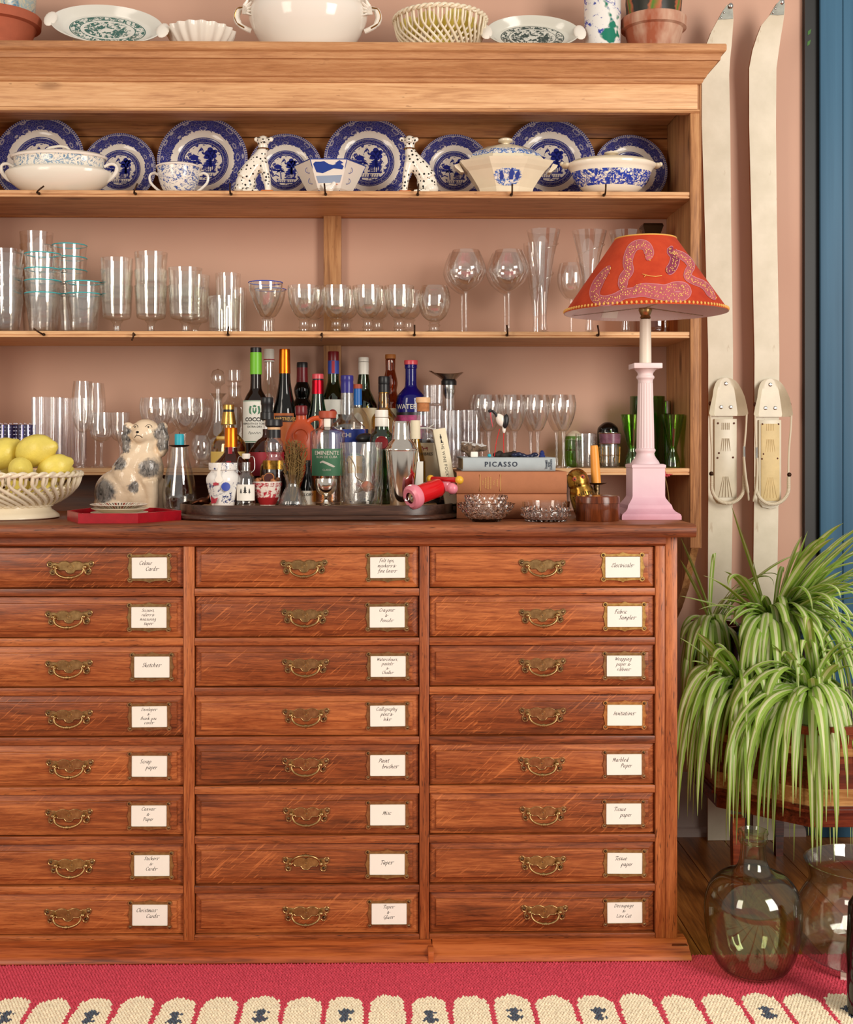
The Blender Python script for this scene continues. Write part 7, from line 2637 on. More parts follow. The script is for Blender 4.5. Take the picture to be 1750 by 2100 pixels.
MB().lathe([(0, 0), (9.6 * s, 0), (9.6 * s, 22 * s), (8.6 * s, 23.5 * s), (5 * s, 22.6 * s), (0, 22.4 * s)], 28).build('wax', 'turquoise_wax', m, smooth=40)
MB().tube([(0, 0, 22 * s), (.0003, 0, 25 * s), (-.0008, 0, 28 * s)], .0008, 5).build('wick', 'ink', m)

# ================================================================ books and what lies on them
paint('cloth_tan', srgb(172, 108, 72), .75, .06, 30, .15, 400)
paint('cloth_grey', srgb(168, 176, 178), .7, .06, 30, .1, 300)
paint('page_edge', srgb(214, 196, 160), .8, .1, 120)
paint('gilt_faded', srgb(214, 164, 96), .5)
paint('navy_print', srgb(34, 44, 62), .5)
BY = 2.655
zs = [TZ, ZZ(1050, 1013, BY), ZZ(1050, 967, BY), ZZ(1045, 938, BY + .02)]


def book(label, px0, px1, yf, depth, z0, z1, mat, ridge=True):
    x0, x1 = X(px0, yf), X(px1, yf)
    c = ((x0 + x1) / 2, yf + depth / 2, z0)
    root = thing('book', label, 'book', c)
    t = .003
    MB().box(x0 + .004, x1 - .004, yf + .006, yf + depth - .004, z0 + t, z1 - t).build('page_block', 'page_edge', root, off=c, smooth=0)
    # case: boards and rounded spine in one wrap
    k = 9
    prf = []
    for i in range(k + 1):
        a = -PI / 2 + PI * i / k
        prf.append((yf + .006 - .007 * math.cos(a), (z0 + z1) / 2 + (z1 - z0) / 2 * math.sin(a)))
    outer = [(yf + depth, z0)] + prf + [(yf + depth, z1)]
    inner = [(yf + depth, z1 - t)] + [(y + t, (z0 + z1) / 2 + (z - (z0 + z1) / 2) * (1 - 2 * t / (z1 - z0))) for y, z in reversed(prf)] + [(yf + depth, z0 + t)]
    MB().sweep(outer + inner, x0, x1).build('cover', mat, root, off=c, smooth=30)
    return root, c, x0, x1


for k, (a, b) in enumerate(((zs[0], zs[1]), (zs[1] + .0004, zs[2]))):
    root, c, x0, x1 = book(['thick tan cloth volume at the bottom of the book pile', 'thick tan cloth volume with gilt spine lettering in the middle of the pile'][k], 937, 1163, BY, .27, a, b, 'cloth_tan')
    m = MB()
    for px in (985, 1027):
        xa_ = X(px, BY)
        m.box(xa_ - .0006, xa_ + .0006, BY - .0016, BY + .001, a + .006, b - .006)
    m.build('gilt_line', 'gilt_faded', root, off=c, smooth=0)
    zc_ = (a + b) / 2
    m = MB()
    for word, px in (('THE', 991), ('VOL', 1013)):
        vs_, fs = text_mesh(word, .0056)
        xm_ = X(px, BY)
        m.add([(-zz + xm_, BY - .0018, x + zc_) for x, y, zz in vs_], fs)
    for px, half in ((996, 11), (1001, 14), (1006.5, 13), (1020, 8)):      # worn lines nobody can read any more
        for j in range(-half, half, 2):
            xa_ = X(px, BY)
            m.box(xa_ - .0015, xa_ + .0015, BY - .0018, BY - .0014, zc_ + j * .001, zc_ + j * .001 + .0008)
    m.build('spine_lettering', 'gilt_faded', root, off=c, smooth=0, fix=False)
root, c, x0, x1 = book('grey cloth art book lying on top of the tan volumes', 950, 1140, BY + .012, .24, zs[2] + .0004, zs[3], 'cloth_grey')
vs_, fs = text_mesh('PICASSO', .0152, space=1.3, bold=.0003)
zc_ = (zs[2] + zs[3]) / 2
MB().add([(x + X(1028, BY + .012), BY + .0102, zz + zc_) for x, y, zz in vs_], fs).build('title', 'navy_print', root, off=c, smooth=0, fix=False)
vs_, fs = text_mesh('THAMES\nAND\nHUDSON', .0054, line=.95, bold=.0002)
MB().add([(-zz + X(1126, BY + .012), BY + .0102, x + zc_) for x, y, zz in vs_], fs).build('publisher', 'navy_print', root, off=c, smooth=0, fix=False)
PT = zs[3]

# rough stone
n = N('stone_rough')
v = n.co()
c = n.ramp(n.noise(v, 60, 5, .7), [(.35, srgb(60, 44, 34)), (.5, srgb(120, 98, 78)), (.62, srgb(70, 54, 44))])
up = n.node('ShaderNodeNewGeometry').outputs['Normal']
c = n.mix(n.step(n.sep(up)[2], .55, .8), c, srgb(206, 202, 198))
n.bsdf(c, .8, 0, n.bump(n.noise(v, 160, 4, .7), .6, .003))
M['stone_rough'] = n.m
cx, Y = 972, 2.71
p = P(972, 922, Y)
root = thing('mineral_stone', 'rough brown stone with a pale sparkling top on the grey book', 'stone', (p.x, Y, PT))
m = MB()
m.ball((-.012, 0, .021), (.018, .016, .013), 18, 12)
m.ball((.010, 0, .022), (.020, .015, .008), 18, 12)
m.ball((-.004, 0, .010), (.012, .012, .012), 16, 10)
m.ball((-.022, 0, .028), (.007, .010, .008), 12, 8)
m.ball((.022, 0, .019), (.009, .010, .005), 12, 8)
me = fuse(m, 'stone_body', 'stone_rough', .0018, 1)
for vtx in me.vertices:
    d = mnoise.noise(vtx.co * 160) * .0025
    vtx.co += vtx.normal * d
put(me, 'stone_body', root)
MB().box(-.008, .008, -.018, -.006, 0, .0125, .002).build('pale_base', 'card', root)

# little heron
cx, Y = 1028, 2.715
root = thing('heron_figurine', 'tiny white and black wading bird on red wire legs', 'figurine', (X(cx, Y), Y, PT))
s, lx, lz = local(cx, Y, PT)
q = lambda px, py, d=0.0: ((px - cx) * s, d, lz(py))
m = MB()
m.ball(q(1028, 862), (10 * s, .0085, 14 * s), 16, 12, Matrix.Rotation(-.5, 3, 'Y'))
m.ball(q(1034, 880), (4 * s, .004, 9 * s), 12, 8, Matrix.Rotation(.0, 3, 'Y'))
m.tube([q(1024, 852), q(1020, 852)], [.005, .004], 8)
put(fuse(m, 'bird_body', 'white_glaze', .0012, 3), 'bird_body', root)
m = MB().tube(catmull([q(1021, 855), q(1016, 848), q(1010, 843), q(1005, 842)], 4), [.0042, .004, .0036, .0032, .003, .003, .003, .003, .0028, .0028, .003, .0036, .004], 8)
m.ball(q(1005, 843), (4 * s, .0038, 3.6 * s), 10, 8)
m.build('neck', 'black', root)
MB().tube([q(1006, 846, -.001), q(1007, 858, -.002), q(1011, 876, -.002)], [.0018, .0014, .0006], 6).build('beak', 'cap_coral', root)
m = MB().ball(q(1037, 864, -.004), (6.5 * s, .006, 15 * s), 14, 10, Matrix.Rotation(.12, 3, 'Y'))
m.build('wing', 'black', root)
for a, b in ((1025, 1014), (1034, 1034)):
    MB().tube([q(a, 880), q((a + b) / 2 - 1, 905), (q(b, 936)[0], 0, .002)], .0009, 6).build('leg', 'lacquer_red', root)
# odds and ends round its feet
tag(MB().ball((0, 0, .004), (.0045, .0045, .004), 12, 8).build('turquoise_bead', 'turquoise_wax', loc=(X(1004, 2.70), 2.70, PT)), 'turquoise bead on the grey book by the heron foot', 'bead')
m = MB()
for k in range(7):
    m.ball((-.024 + k * .008, .003 * math.sin(k * 2), .005 + .002 * math.sin(k * 1.7)), (.008, .007, .006 + .002 * (k % 2)), 12, 8)
put_ = put(fuse(m, 'dark_driftwood', 'brown_black', .0016, 1), 'dark_driftwood', None, (X(1040, 2.72), 2.72, PT))
tag(put_, 'dark knobbly piece of driftwood lying under the heron', 'driftwood')
m = MB()
for k in range(6):
    m.ball((-.022 + k * .009, 0, .004 + .003 * math.sin(k * 1.3 + .5)), (.008, .006, .005), 12, 8)
paint('blue_black', srgb(22, 28, 56), .3)
tag(put(fuse(m, 'lacquer_lizard', 'blue_black', .0014, 2), 'lacquer_lizard', None, (X(1076, 2.70), 2.70, PT)), 'blue-black lizard-like ornament along the grey book edge', 'ornament')
m = MB().lathe([(0, 0), (.007, 0), (.0075, .003), (.005, .006), (.006, .009), (.0035, .012), (.004, .014), (0, .016)], 14)
paint('lapis', srgb(36, 50, 110), .3)
tag(m.build('lapis_figure', 'lapis', loc=(X(1112, 2.70), 2.70, PT)), 'tiny lapis blue figure at the end of the grey book', 'figurine')

# ================================================================ crystal dishes
crystal('cut_crystal', (1, .99, .975), 1.52)
hob = lambda a, z, r: 1 + .09 * abs(math.sin(a * 8 + z * 150)) * abs(math.sin(a * 8 - z * 150))


def crystal_dish(name, cx, Y, pts, label, wall=.004, n=108, zb=None, z0=0.0, md=hob):
    s, lx, lz = local(cx, Y, TZ)
    pr = smooth_prof([(r * s, max(0, lz(y)) - z0) for r, y in pts], 3)
    pr = [(r, max(0, z)) for r, z in pr]
    o = MB().lathe(closed(pr, wall, .006), n, mod=md).build(name, 'cut_crystal', loc=(X(cx, Y), Y, TZ + z0), smooth=12)
    return tag(o, label, 'dish')


crystal_dish('crystal_bowl', 997, 2.572, [(26, 1070), (30, 1066), (45, 1052), (53, 1040), (57, 1031)], 'leaf-cut crystal bowl at the front of the chest top')
s, lx, lz = local(997, 2.572, TZ)
crystal_dish('crystal_bowl', 997, 2.572, [(24, 1056), (30, 1052), (38, 1038), (41, 1026), (42, 1015)], 'smaller crystal dish nested inside the leaf-cut bowl', z0=.0075)
stud = lambda a, z, r: 1 + (.10 * max(0, math.cos(a * 26)) * max(0, math.cos((z - .014) * 500)) if z < .026 else 0)
crystal_dish('crystal_ashtray', 1120, 2.572, [(36, 1069), (40, 1067), (46, 1060), (51, 1050), (48, 1044), (49, 1028)], 'studded round crystal dish before the books', n=156, md=stud, wall=.005)

# wooden box, owl, candlestick
wood('burr', srgb(48, 18, 8), srgb(112, 52, 22), srgb(150, 84, 40), 'z', 2.4, .14, contrast=.7, pores=.2)
cx, Y = 1226, 2.59
root = thing('round_box', 'small polished round burr wood box with lid', 'box', (X(cx, Y), Y, TZ))
s, lx, lz = local(cx, Y, TZ)
MB().lathe([(0, 0), (43 * s, 0), (44.5 * s, .002), (44.5 * s, lz(1032)), (0, lz(1032))], 52, sy=.8).build('box_body', 'burr', root, smooth=40)
MB().lathe([(0, lz(1031.4)), (45 * s, lz(1031.4)), (45 * s, lz(1019)), (43.5 * s, lz(1017)), (20 * s, lz(1014.5)), (0, lz(1014.5))], 52, sy=.8).build('lid', 'burr', root, smooth=40)

cx, Y = 1197, 2.70
root = thing('brass_owl', 'leaning gilded owl figure behind the round box', 'figurine', (X(1209, Y), Y, TZ), (0, -.30, 0))
root.scale = (1.12, 1.12, 1.12)
s = sc_at(cx, Y)
MB().lathe([(0, 0)] + smooth_prof([(.020, 0), (.024, .006), (.0255, .03), (.025, .05), (.0215, .062), (.0205, .066), (.0215, .072), (.0205, .085), (.014, .096), (.006, .1005), (0, .101)], 3), 36).build('owl_body', 'gold', root, smooth=60)
m = MB()
for k in range(11):
    u = (k - 5) / 5
    pts = []
    for j in range(5):
        t = j / 4
        a = u * .95 * (1 - .25 * t)
        r_ = .0256
        pts.append((r_ * math.sin(a), -r_ * math.cos(a), .056 - .036 * t - .006 * abs(u)))
    m.tube(pts, .0008, 5)
m.build('feather_lines', 'screw_brass', root)
for sx in (-1, 1):
    m = MB().ball((sx * .0082, -.0188, .083), (.0052, .0025, .0046), 14, 8)
    e = m.build('eye_disc', 'cap_brick', root)
    MB().ball((sx * .0082, -.0212, .083), (.0017, .001, .0017), 8, 6).build('pupil', 'ink', e)
MB().tube([(0, -.0205, .080), (0, -.0225, .0755)], [.0022, .0006], 6).build('beak', 'gold', root)

cx, Y = 1224, 2.72
root = thing('candlestick', 'small brass candlestick with drip pan behind the round box', 'candlestick', (X(cx, Y), Y, TZ))
s, lx, lz = local(cx, Y, TZ)
MB().lathe([(0, 0), (24 * s, 0), (24 * s, .004), (8 * s, .010), (6 * s, .02), (6.5 * s, lz(994)), (0, lz(994))], 28).build('stand', 'screw_brass', root, smooth=40)
MB().lathe([(0, lz(995)), (10 * s, lz(994)), (20 * s, lz(991)), (21 * s, lz(990)), (10 * s, lz(991.5)), (0, lz(991.5))], 32).build('drip_pan', 'screw_brass', root)
cd_ = thing('orange_candle', 'tapering orange candle in the small brass candlestick', 'candle', (X(cx, Y) - 1 * s, Y, TZ + lz(991.3)), (0, -.055, 0))
MB().lathe([(0, 0), (10.2 * s, 0), (10 * s, 4 * s), (8.4 * s, 74 * s), (7 * s, 78 * s), (0, 78 * s)], 24).build('wax', 'orange_wax', cd_, smooth=40)
MB().tube([(0, 0, 77 * s), (0, 0, 80 * s)], .0007, 5).build('wick', 'ink', cd_)

# ================================================================ table lamp
n = N('lamp_pink')
v = n.co()
z = n.sep(v)[2]
c = n.ramp(n.math('ADD', n.math('MULTIPLY', z, 2.6), n.math('MULTIPLY', n.noise(v, 40, 3, .6), .08)), [(.0, srgb(198, 134, 150)), (.14, srgb(212, 168, 180)), (.28, srgb(220, 190, 196)), (.6, srgb(226, 206, 204))])
n.bsdf(c, .45)
M['lamp_pink'] = n.m
paint('candle_white', srgb(226, 214, 196), .4)
n = N('shade_red')
v = n.co()
c = n.mix(n.step(n.noise(v, 16, 4, .65), .3, .7), srgb(172, 50, 24), srgb(200, 72, 36))
n.bsdf(c, .6, 0, None, .3)
M['shade_red'] = n.m
paint('shade_lining', srgb(226, 206, 200), .7)
paint('snake_mauve', srgb(176, 84, 92), .6, .2, 60)
paint('snake_plum', srgb(128, 42, 70), .6, .2, 60)
paint('snake_edge', srgb(200, 130, 136), .6)
paint('dot_cream', srgb(232, 196, 110), .6)
paint('trim_yellow', srgb(222, 168, 84), .6)
LX, LY = X(1324, 2.69), 2.69
s = sc_at(1324, LY)
lz = lambda py: ZZ(1324, py, LY) - TZ
lamp = thing('table_lamp', 'pale pink classical column table lamp with painted red snake shade', 'lamp', (LX, LY, TZ))
# stepped square base
m = MB()
st = [(60, 1066, 60), (60, 1055, 60), (58, 1051, 58), (50, 1046, 50), (46, 1041, 46), (44, 1034, 44), (38, 1026, 38), (34, 1020, 34), (33, 1016, 33), (33, 960, 33), (34.5, 958, 34), (34.5, 953, 34), (30, 951, 30)]
vs_, fs = [], []
for hw, py, _ in st:
    z = max(0, lz(py))
    h = hw * s
    vs_ += [(-h, -h, z), (h, -h, z), (h, h, z), (-h, h, z)]
vs_[0:4] = [(a, b, 0) for a, b, _ in vs_[0:4]]
for i in range(len(st) - 1):
    for j in range(4):
        fs.append((i * 4 + j, i * 4 + (j + 1) % 4, i * 4 + 4 + (j + 1) % 4, i * 4 + 4 + j))
fs += [(3, 2, 1, 0), tuple(range(len(vs_) - 4, len(vs_)))]
m.add(vs_, fs).build('pedestal', 'lamp_pink', lamp, smooth=20)
MB().lathe([(0, lz(951))] + smooth_prof([(r * s, lz(y)) for r, y in ((29, 951), (27, 946), (21, 938), (18, 930), (20.5, 925), (20.5, 922), (18, 919))], 2) + [(0, lz(919))], 40).build('column_base', 'lamp_pink', lamp, smooth=50)
fl_ = lambda a, z, r: 1 - .055 * abs(math.sin(a * 10))
MB().lathe([(0, lz(920)), (18.2 * s, lz(920)), (17.6 * s, lz(880)), (15.2 * s, lz(786)), (0, lz(786))], 160, mod=fl_).build('fluted_shaft', 'lamp_pink', lamp, smooth=30)
MB().lathe([(0, lz(786))] + smooth_prof([(r * s, lz(y)) for r, y in ((15, 786), (15.5, 779), (18, 776), (18, 772), (15.5, 769), (16.5, 764), (23, 757))], 2) + [(0, lz(757))], 40).build('capital', 'lamp_pink', lamp, smooth=50)
MB().box(-29 * s, 29 * s, -29 * s, 29 * s, lz(757), lz(746), .0015).build('abacus', 'lamp_pink', lamp)
MB().lathe([(0, lz(746)), (12.2 * s, lz(746)), (11.4 * s, lz(655)), (0, lz(655))], 28).build('candle_tube', 'candle_white', lamp, smooth=40)
MB().lathe([(0, lz(655)), (8 * s, lz(655)), (11 * s, lz(652)), (9 * s, lz(647)), (11 * s, lz(644)), (14 * s, lz(636)), (13 * s, lz(632)), (0, lz(632))], 28).build('bulb_holder', 'old_brass', lamp, smooth=40)
zb_, zt_ = lz(642), lz(491)
rb_, rt_ = 166 * s, 62 * s
shd = MB().lathe([(rb_, zb_), (rt_, zt_), (rt_ - .0015, zt_), (rb_ - .0015, zb_), (rb_, zb_)], 96)
m = MB()
m.lathe([(rb_, zb_), (rt_, zt_)], 96)
m.cur = 1
m.lathe([(rt_ - .0016, zt_), (rb_ - .0016, zb_)], 96)
m.lathe([(rt_, zt_), (rt_ - .0016, zt_)], 96)
m.lathe([(rb_ - .0016, zb_), (rb_, zb_)], 96)
shade = m.build('lamp_shade', ['shade_red', 'shade_lining'], lamp, smooth=40, fix=False)


def cone(px, py, lift=.001):
    """photo pixel on the shade front -> point on the cone"""
    d = ray(px, py)
    o = CAM - Vector((LX, LY, TZ))
    k = (rt_ - rb_) / (zt_ - zb_)
    r0 = rb_ - k * zb_ + lift
    # |o+td|_xy = r0 + k*(o+td).z
    A = d.x ** 2 + d.y ** 2 - (k * d.z) ** 2
    B = 2 * (o.x * d.x + o.y * d.y - (r0 + k * o.z) * k * d.z)
    C_ = o.x ** 2 + o.y ** 2 - (r0 + k * o.z) ** 2
    D = B * B - 4 * A * C_
    if D < 0:
        return None
    t = (-B - math.sqrt(D)) / (2 * A)
    return o + d * t


def snake(pts, wpx, mat, part, lift=.0012, taper=True):
    pl = catmull([(a, 0, b) for a, b in pts], 6)
    L = []
    for i, p in enumerate(pl):
        t = pl[min(i + 1, len(pl) - 1)] - pl[max(i - 1, 0)]
        t = t.normalized()
        nx_, ny_ = -t.z, t.x
        f = i / (len(pl) - 1)
        w_ = wpx * (.12 + .88 * math.sqrt(min(1, 9 * f, 9 * (1 - f)))) if taper else wpx
        row = [cone(p.x + nx_ * w_ * u, p.z + ny_ * w_ * u, lift) for u in (-1, -.5, 0, .5, 1)]
        L.append(row)
    m = MB()
    vs_, fs = [], []
    for row in L:
        if any(r is None for r in row):
            continue
        vs_ += row
    for i in range(len(vs_) // 5 - 1):
        for j in range(4):
            fs.append((i * 5 + j, i * 5 + j + 1, i * 5 + 6 + j, i * 5 + 5 + j))
    m.add(vs_, fs)
    return m.build(part, mat, shade, smooth=0, fix=False), pl


rd = random.Random(5)
SN = [([(1328, 534), (1332, 520), (1326, 505), (1312, 501), (1298, 508), (1290, 525), (1288, 540), (1290, 555), (1280, 570), (1278, 585), (1282, 597)], 9),
      ([(1252, 545), (1240, 560), (1228, 578), (1220, 598), (1224, 612), (1240, 617), (1262, 612), (1280, 603), (1300, 600), (1320, 598), (1345, 603), (1370, 607), (1395, 608), (1408, 600), (1402, 589), (1385, 588), (1365, 594), (1345, 592), (1320, 588), (1298, 592)], 9.5),
      ([(1366, 556), (1376, 552), (1383, 540), (1385, 525), (1378, 515), (1382, 514)], 9),
      ([(1380, 514), (1395, 522), (1410, 532), (1418, 545), (1412, 558), (1412, 568), (1425, 576), (1440, 582), (1450, 590), (1458, 602), (1468, 615)], 7)]
for k, (pts, w_) in enumerate(SN):
    snake(pts, w_ + 1.2, 'snake_edge', 'snake_outline', .0010)
    _, pl = snake(pts, w_, 'snake_plum' if k == 2 else 'snake_mauve', 'painted_snake', .0014)
    m = MB()
    for p in pl[2:-1]:
        for j in range(2):
            q = cone(p.x + rd.uniform(-.7, .7) * w_, p.z + rd.uniform(-.6, .6) * w_, .0018)
            if q is not None:
                m.ball(q, .0011, 6, 4)
    m.build('snake_dots', 'dot_cream', shade, smooth=0, fix=False)
m = MB()
pl = [cone(a, b, .0018) for a, b in ((1358, 565), (1345, 567), (1335, 566), (1325, 564))]
m.tube(pl, .0010, 5)
m.tube([pl[-1], cone(1318, 562, .0018)], .0008, 4)
m.tube([pl[-1], cone(1322, 568, .0018)], .0008, 4)
m.build('snake_tongue', 'trim_yellow', shade)
m = MB()
for k in range(110):
    a = 2 * PI * k / 110
    r_ = rb_ - .0005
    m.ball((r_ * math.cos(a) * .995, r_ * math.sin(a) * .995, zb_ + .0045), (.0028, .0028, .0036), 6, 5)
m.build('scalloped_trim', 'trim_yellow', shade, smooth=60, fix=False)
MB().tube([(rt_ * math.cos(2 * PI * i / 48), rt_ * math.sin(2 * PI * i / 48), zt_) for i in range(48)], .0018, 6, closed=True).build('top_trim', 'trim_yellow', shade)
m = MB()
for k in range(3):
    a = 2 * PI * k / 3 + .5
    m.tube([(0, 0, zb_ + .012), ((rb_ - .004) * math.cos(a) * .97, (rb_ - .004) * math.sin(a) * .97, zb_ + .003)], .0012, 6)
m.build('shade_carrier', 'steel', shade)
# maker's slip inside the shade, facing the room
m = MB()
a0 = PI / 2 + .30
pts = []
for i in range(5):
    a = a0 - .12 + .24 * i / 4
    for zq in (.006, .022):
        rr_ = rb_ - .0026 + (zq) * (rt_ - rb_) / (zt_ - zb_)
        pts.append((rr_ * math.cos(a), rr_ * math.sin(a), zb_ + zq))
m.add(pts, [(2 * i, 2 * i + 2, 2 * i + 3, 2 * i + 1) for i in range(4)])
m.build('paper_slip', 'card', shade, smooth=0)
# dried thistle behind the pedestal
root = thing('dried_flower', 'small dried pink flower head lying behind the lamp pedestal', 'dried flower', (X(1368, 2.79), 2.79, TZ))
m = MB().tube(catmull([(.002, 0, .0), (.006, .004, .03), (.0, 0, .07), (-.008, -.004, .095)], 4), .0012, 6)
m.build('stem', 'dry_stem', root)
m = MB()
for k in range(14):
    a = rd.uniform(0, 2 * PI)
    d = Vector((math.cos(a), .6 * math.sin(a), rd.uniform(-.4, .8)))
    m.tube([(-.002, -.004, .092), Vector((-.002, -.004, .092)) + d * .016], [.0022, .0006], 5)
m.build('petals', 'cap_coral', root, smooth=0, fix=False)
# ================================================================ planter stand, plants and glass vessels at the right
PCX, PCY = X(1690, 2.93), 2.93
PTOP = .43
stand = thing('planter_stand', 'canted mahogany plant stand with pale inlaid bands on square legs', 'plant stand', (PCX, PCY, 0))
HWX, HWY = .285, .235
OCT = [(-HWX, -.08), (-.115, -HWY), (.14, -HWY), (HWX, -.08), (HWX, .14), (.16, HWY), (-.16, HWY), (-HWX, .14)]


def octo(z0, z1, d, name, mat, **kw):
    return MB().prism(inset(OCT, d), z1 - z0, 'xy', z0).build(name, mat, stand, smooth=0, **kw)


zf = lambda py: ZZ(1690, py, 2.70)
octo(PTOP - .018, PTOP, -.012, 'stand_top', 'mahogany')
octo(zf(1535), PTOP - .018, .002, 'upper_frieze', 'mahogany')
octo(zf(1551), zf(1535), .0005, 'inlay_band', 'satinwood')
octo(zf(1618), zf(1551), .003, 'body_panel', 'mahogany')
octo(zf(1652), zf(1618), .0005, 'inlay_band', 'satinwood')
octo(zf(1658), zf(1652), -.006, 'moulding', 'mahogany')
octo(zf(1664), zf(1658), -.010, 'moulding', 'mahogany')
octo(zf(1696), zf(1664), .004, 'apron', 'mahogany')
for a, b in ((X(1512, 2.76) - PCX, 2.76 - PCY), (X(1597, 3.12) - PCX, 3.12 - PCY), (.22, -.10), (.2, .17)):
    MB().add([(a + sx * w_, b + sy_ * w_, z) for z, w_ in ((0, .009), (zf(1690), .014)) for sx, sy_ in ((-1, -1), (1, -1), (1, 1), (-1, 1))],
             [(0, 1, 5, 4), (1, 2, 6, 5), (2, 3, 7, 6), (3, 0, 4, 7), (3, 2, 1, 0), (4, 5, 6, 7)]).build('leg', 'mahogany', stand, smooth=0)

n = N('leaf_green')
v = n.co()
c = n.mix(n.noise(v, 30, 2), srgb(118, 160, 58), srgb(180, 208, 98))
p_ = n.bsdf(c, .32)
tl = n.node('ShaderNodeBsdfTranslucent')
n.lk(srgb(150, 190, 50), tl.inputs[0])
mx = n.node('ShaderNodeMixShader')
mx.inputs[0].default_value = .28
n.t.links.new(p_.outputs[0], mx.inputs[1])
n.t.links.new(tl.outputs[0], mx.inputs[2])
n.t.links.new(mx.outputs[0], n.out.inputs[0])
M['leaf_green'] = n.m
n = N('leaf_cream')
v = n.co()
p_ = n.bsdf(n.mix(n.noise(v, 40, 2), srgb(206, 214, 150), srgb(232, 232, 190)), .35)
tl = n.node('ShaderNodeBsdfTranslucent')
n.lk(srgb(214, 220, 150), tl.inputs[0])
mx = n.node('ShaderNodeMixShader')
mx.inputs[0].default_value = .28
n.t.links.new(p_.outputs[0], mx.inputs[1])
n.t.links.new(tl.outputs[0], mx.inputs[2])
n.t.links.new(mx.outputs[0], n.out.inputs[0])
M['leaf_cream'] = n.m
paint('soil', srgb(48, 32, 22), .95, .3, 60, .5, 120)
n = N('teal_pot_glaze')
v = n.co()
d = n.vor(v, 70, .7, 'DISTANCE_TO_EDGE')
n.bsdf(n.mix(n.step(d, .02, .2), srgb(20, 48, 56), srgb(54, 110, 120)), .15, 0, n.bump(d, .6, .004))
M['teal_pot_glaze'] = n.m
lr = random.Random(21)


def leaf(plant, O, p0, p1, p2, p3, W):
    m = MB()
    K = 15
    pts = []
    for i in range(K + 1):
        t = i / K
        u = 1 - t
        pts.append(p0 * u ** 3 + p1 * 3 * u * u * t + p2 * 3 * u * t * t + p3 * t ** 3)
    side0 = (p3 - p0).cross(Vector((0, 0, 1)))
    if side0.length < 1e-4:
        side0 = Vector((1, 0, 0))
    # blades show their face to the room
    tw = lr.uniform(-.5, .5)
    vs_, fs, mi = [], [], []
    us = (-1, -.66, -.34, 0, .34, .66, 1)
    for i, p in enumerate(pts):
        t = i / K
        tg = (pts[min(i + 1, K)] - pts[max(i - 1, 0)]).normalized()
        sd = side0 - tg * side0.dot(tg)
        sd = sd.normalized() if sd.length > 1e-4 else tg.orthogonal().normalized()
        q = tg.cross(sd)
        ang = tw * t
        sd, q = sd * math.cos(ang) + q * math.sin(ang), q * math.cos(ang) - sd * math.sin(ang)
        w_ = W * (.55 + .45 * math.sin(min(1, t / .45) * PI / 2)) * (1 - max(0, (t - .5) / .5) ** 2.3)
        w_ = max(w_, .0003)
        for u in us:
            vs_.append(p + sd * (u * w_) + q * (abs(u) * w_ * .32))
    for i in range(K):
        for j in range(6):
            m.cur = 1 if j in (2, 3) else 0
            m.mi.append(m.cur)
            fs.append((i * 7 + j, i * 7 + j + 1, i * 7 + 8 + j, i * 7 + 7 + j))
    m.v = [tuple(q) for q in vs_]
    m.f = fs
    return m.build('leaf', ['leaf_green', 'leaf_cream'], plant, off=O, smooth=60, fix=False)


def spider(label, cpx, cpy, Y, pot, leaves):
    c = P(cpx, cpy, Y)
    root = thing('spider_plant', label, 'plant', (c.x, c.y, PTOP))
    O = (c.x, c.y, PTOP)
    pm, pr_, ph = pot
    rr_ = pr_
    MB().lathe(closed([(rr_ * .82, 0), (rr_ * .86, .004), (rr_ * .97, ph * .9), (rr_, ph * .92), (rr_, ph)], .006, .01), 40).build('plant_pot', pm, root, smooth=35)
    MB().lathe([(0, ph * .86), (rr_ * .92, ph * .86), (rr_ * .5, ph * .9), (0, ph * .92)], 24).build('soil', 'soil', root)
    base = Vector((c.x, c.y, PTOP + ph * .88))
    for (tx, ty, dY, arch, W, mode) in leaves:
        tip = P(tx, ty, Y + dY)
        if tip.z < .02:
            tip.z = .02
        a = lr.uniform(0, 2 * PI)
        p0 = base + Vector((.010 * math.cos(a), .010 * math.sin(a), lr.uniform(0, .015)))
        d = tip - p0
        hor = Vector((d.x, d.y, 0))
        top = max(p0.z, tip.z)
        if mode == 'up':
            p1 = p0 + d * .35 + Vector((0, 0, arch))
            p2 = p0 + d * .72 + Vector((0, 0, arch * .7))
        else:
            p1 = p0 + hor * .30 + Vector((0, 0, arch + max(0, d.z) * .6))
            p2 = p0 + hor * 1.02 + Vector((0, 0, max(d.z, 0) + arch * .75))
        leaf(root, O, p0, p1, p2, tip, W)
    return root


def rl(n_, xr, yr, dr, ar, wr, mode):
    return [(lr.uniform(*xr), lr.uniform(*yr), lr.uniform(*dr), lr.uniform(*ar), lr.uniform(*wr), mode) for _ in range(n_)]


A = [(1500, 1036, -.06, .02, .0075, 'up'), (1395, 1222, -.10, .02, .008, 'up'), (1545, 1148, .0, .01, .004, 'up'), (1640, 1140, .05, .05, .007, 'arch'), (1608, 1175, .05, .06, .006, 'arch')]
A += rl(34, (1640, 1820), (1085, 1240), (-.22, .10), (.02, .06), (.008, .0125), 'up')
A += rl(30, (1660, 1820), (1190, 1350), (-.24, .05), (.05, .11), (.008, .0125), 'arch')
A += rl(30, (1600, 1800), (1370, 1560), (-.22, -.05), (.08, .17), (.008, .012), 'arch')
A += rl(14, (1510, 1610), (1390, 1500), (-.20, -.08), (.04, .11), (.009, .0135), 'arch')
A += [(1566, 1420, -.12, .05, .0145, 'arch'), (1545, 1440, -.14, .03, .013, 'arch')]
A += rl(10, (1690, 1830), (1060, 1200), (-.28, .0), (.04, .09), (.010, .014), 'up')
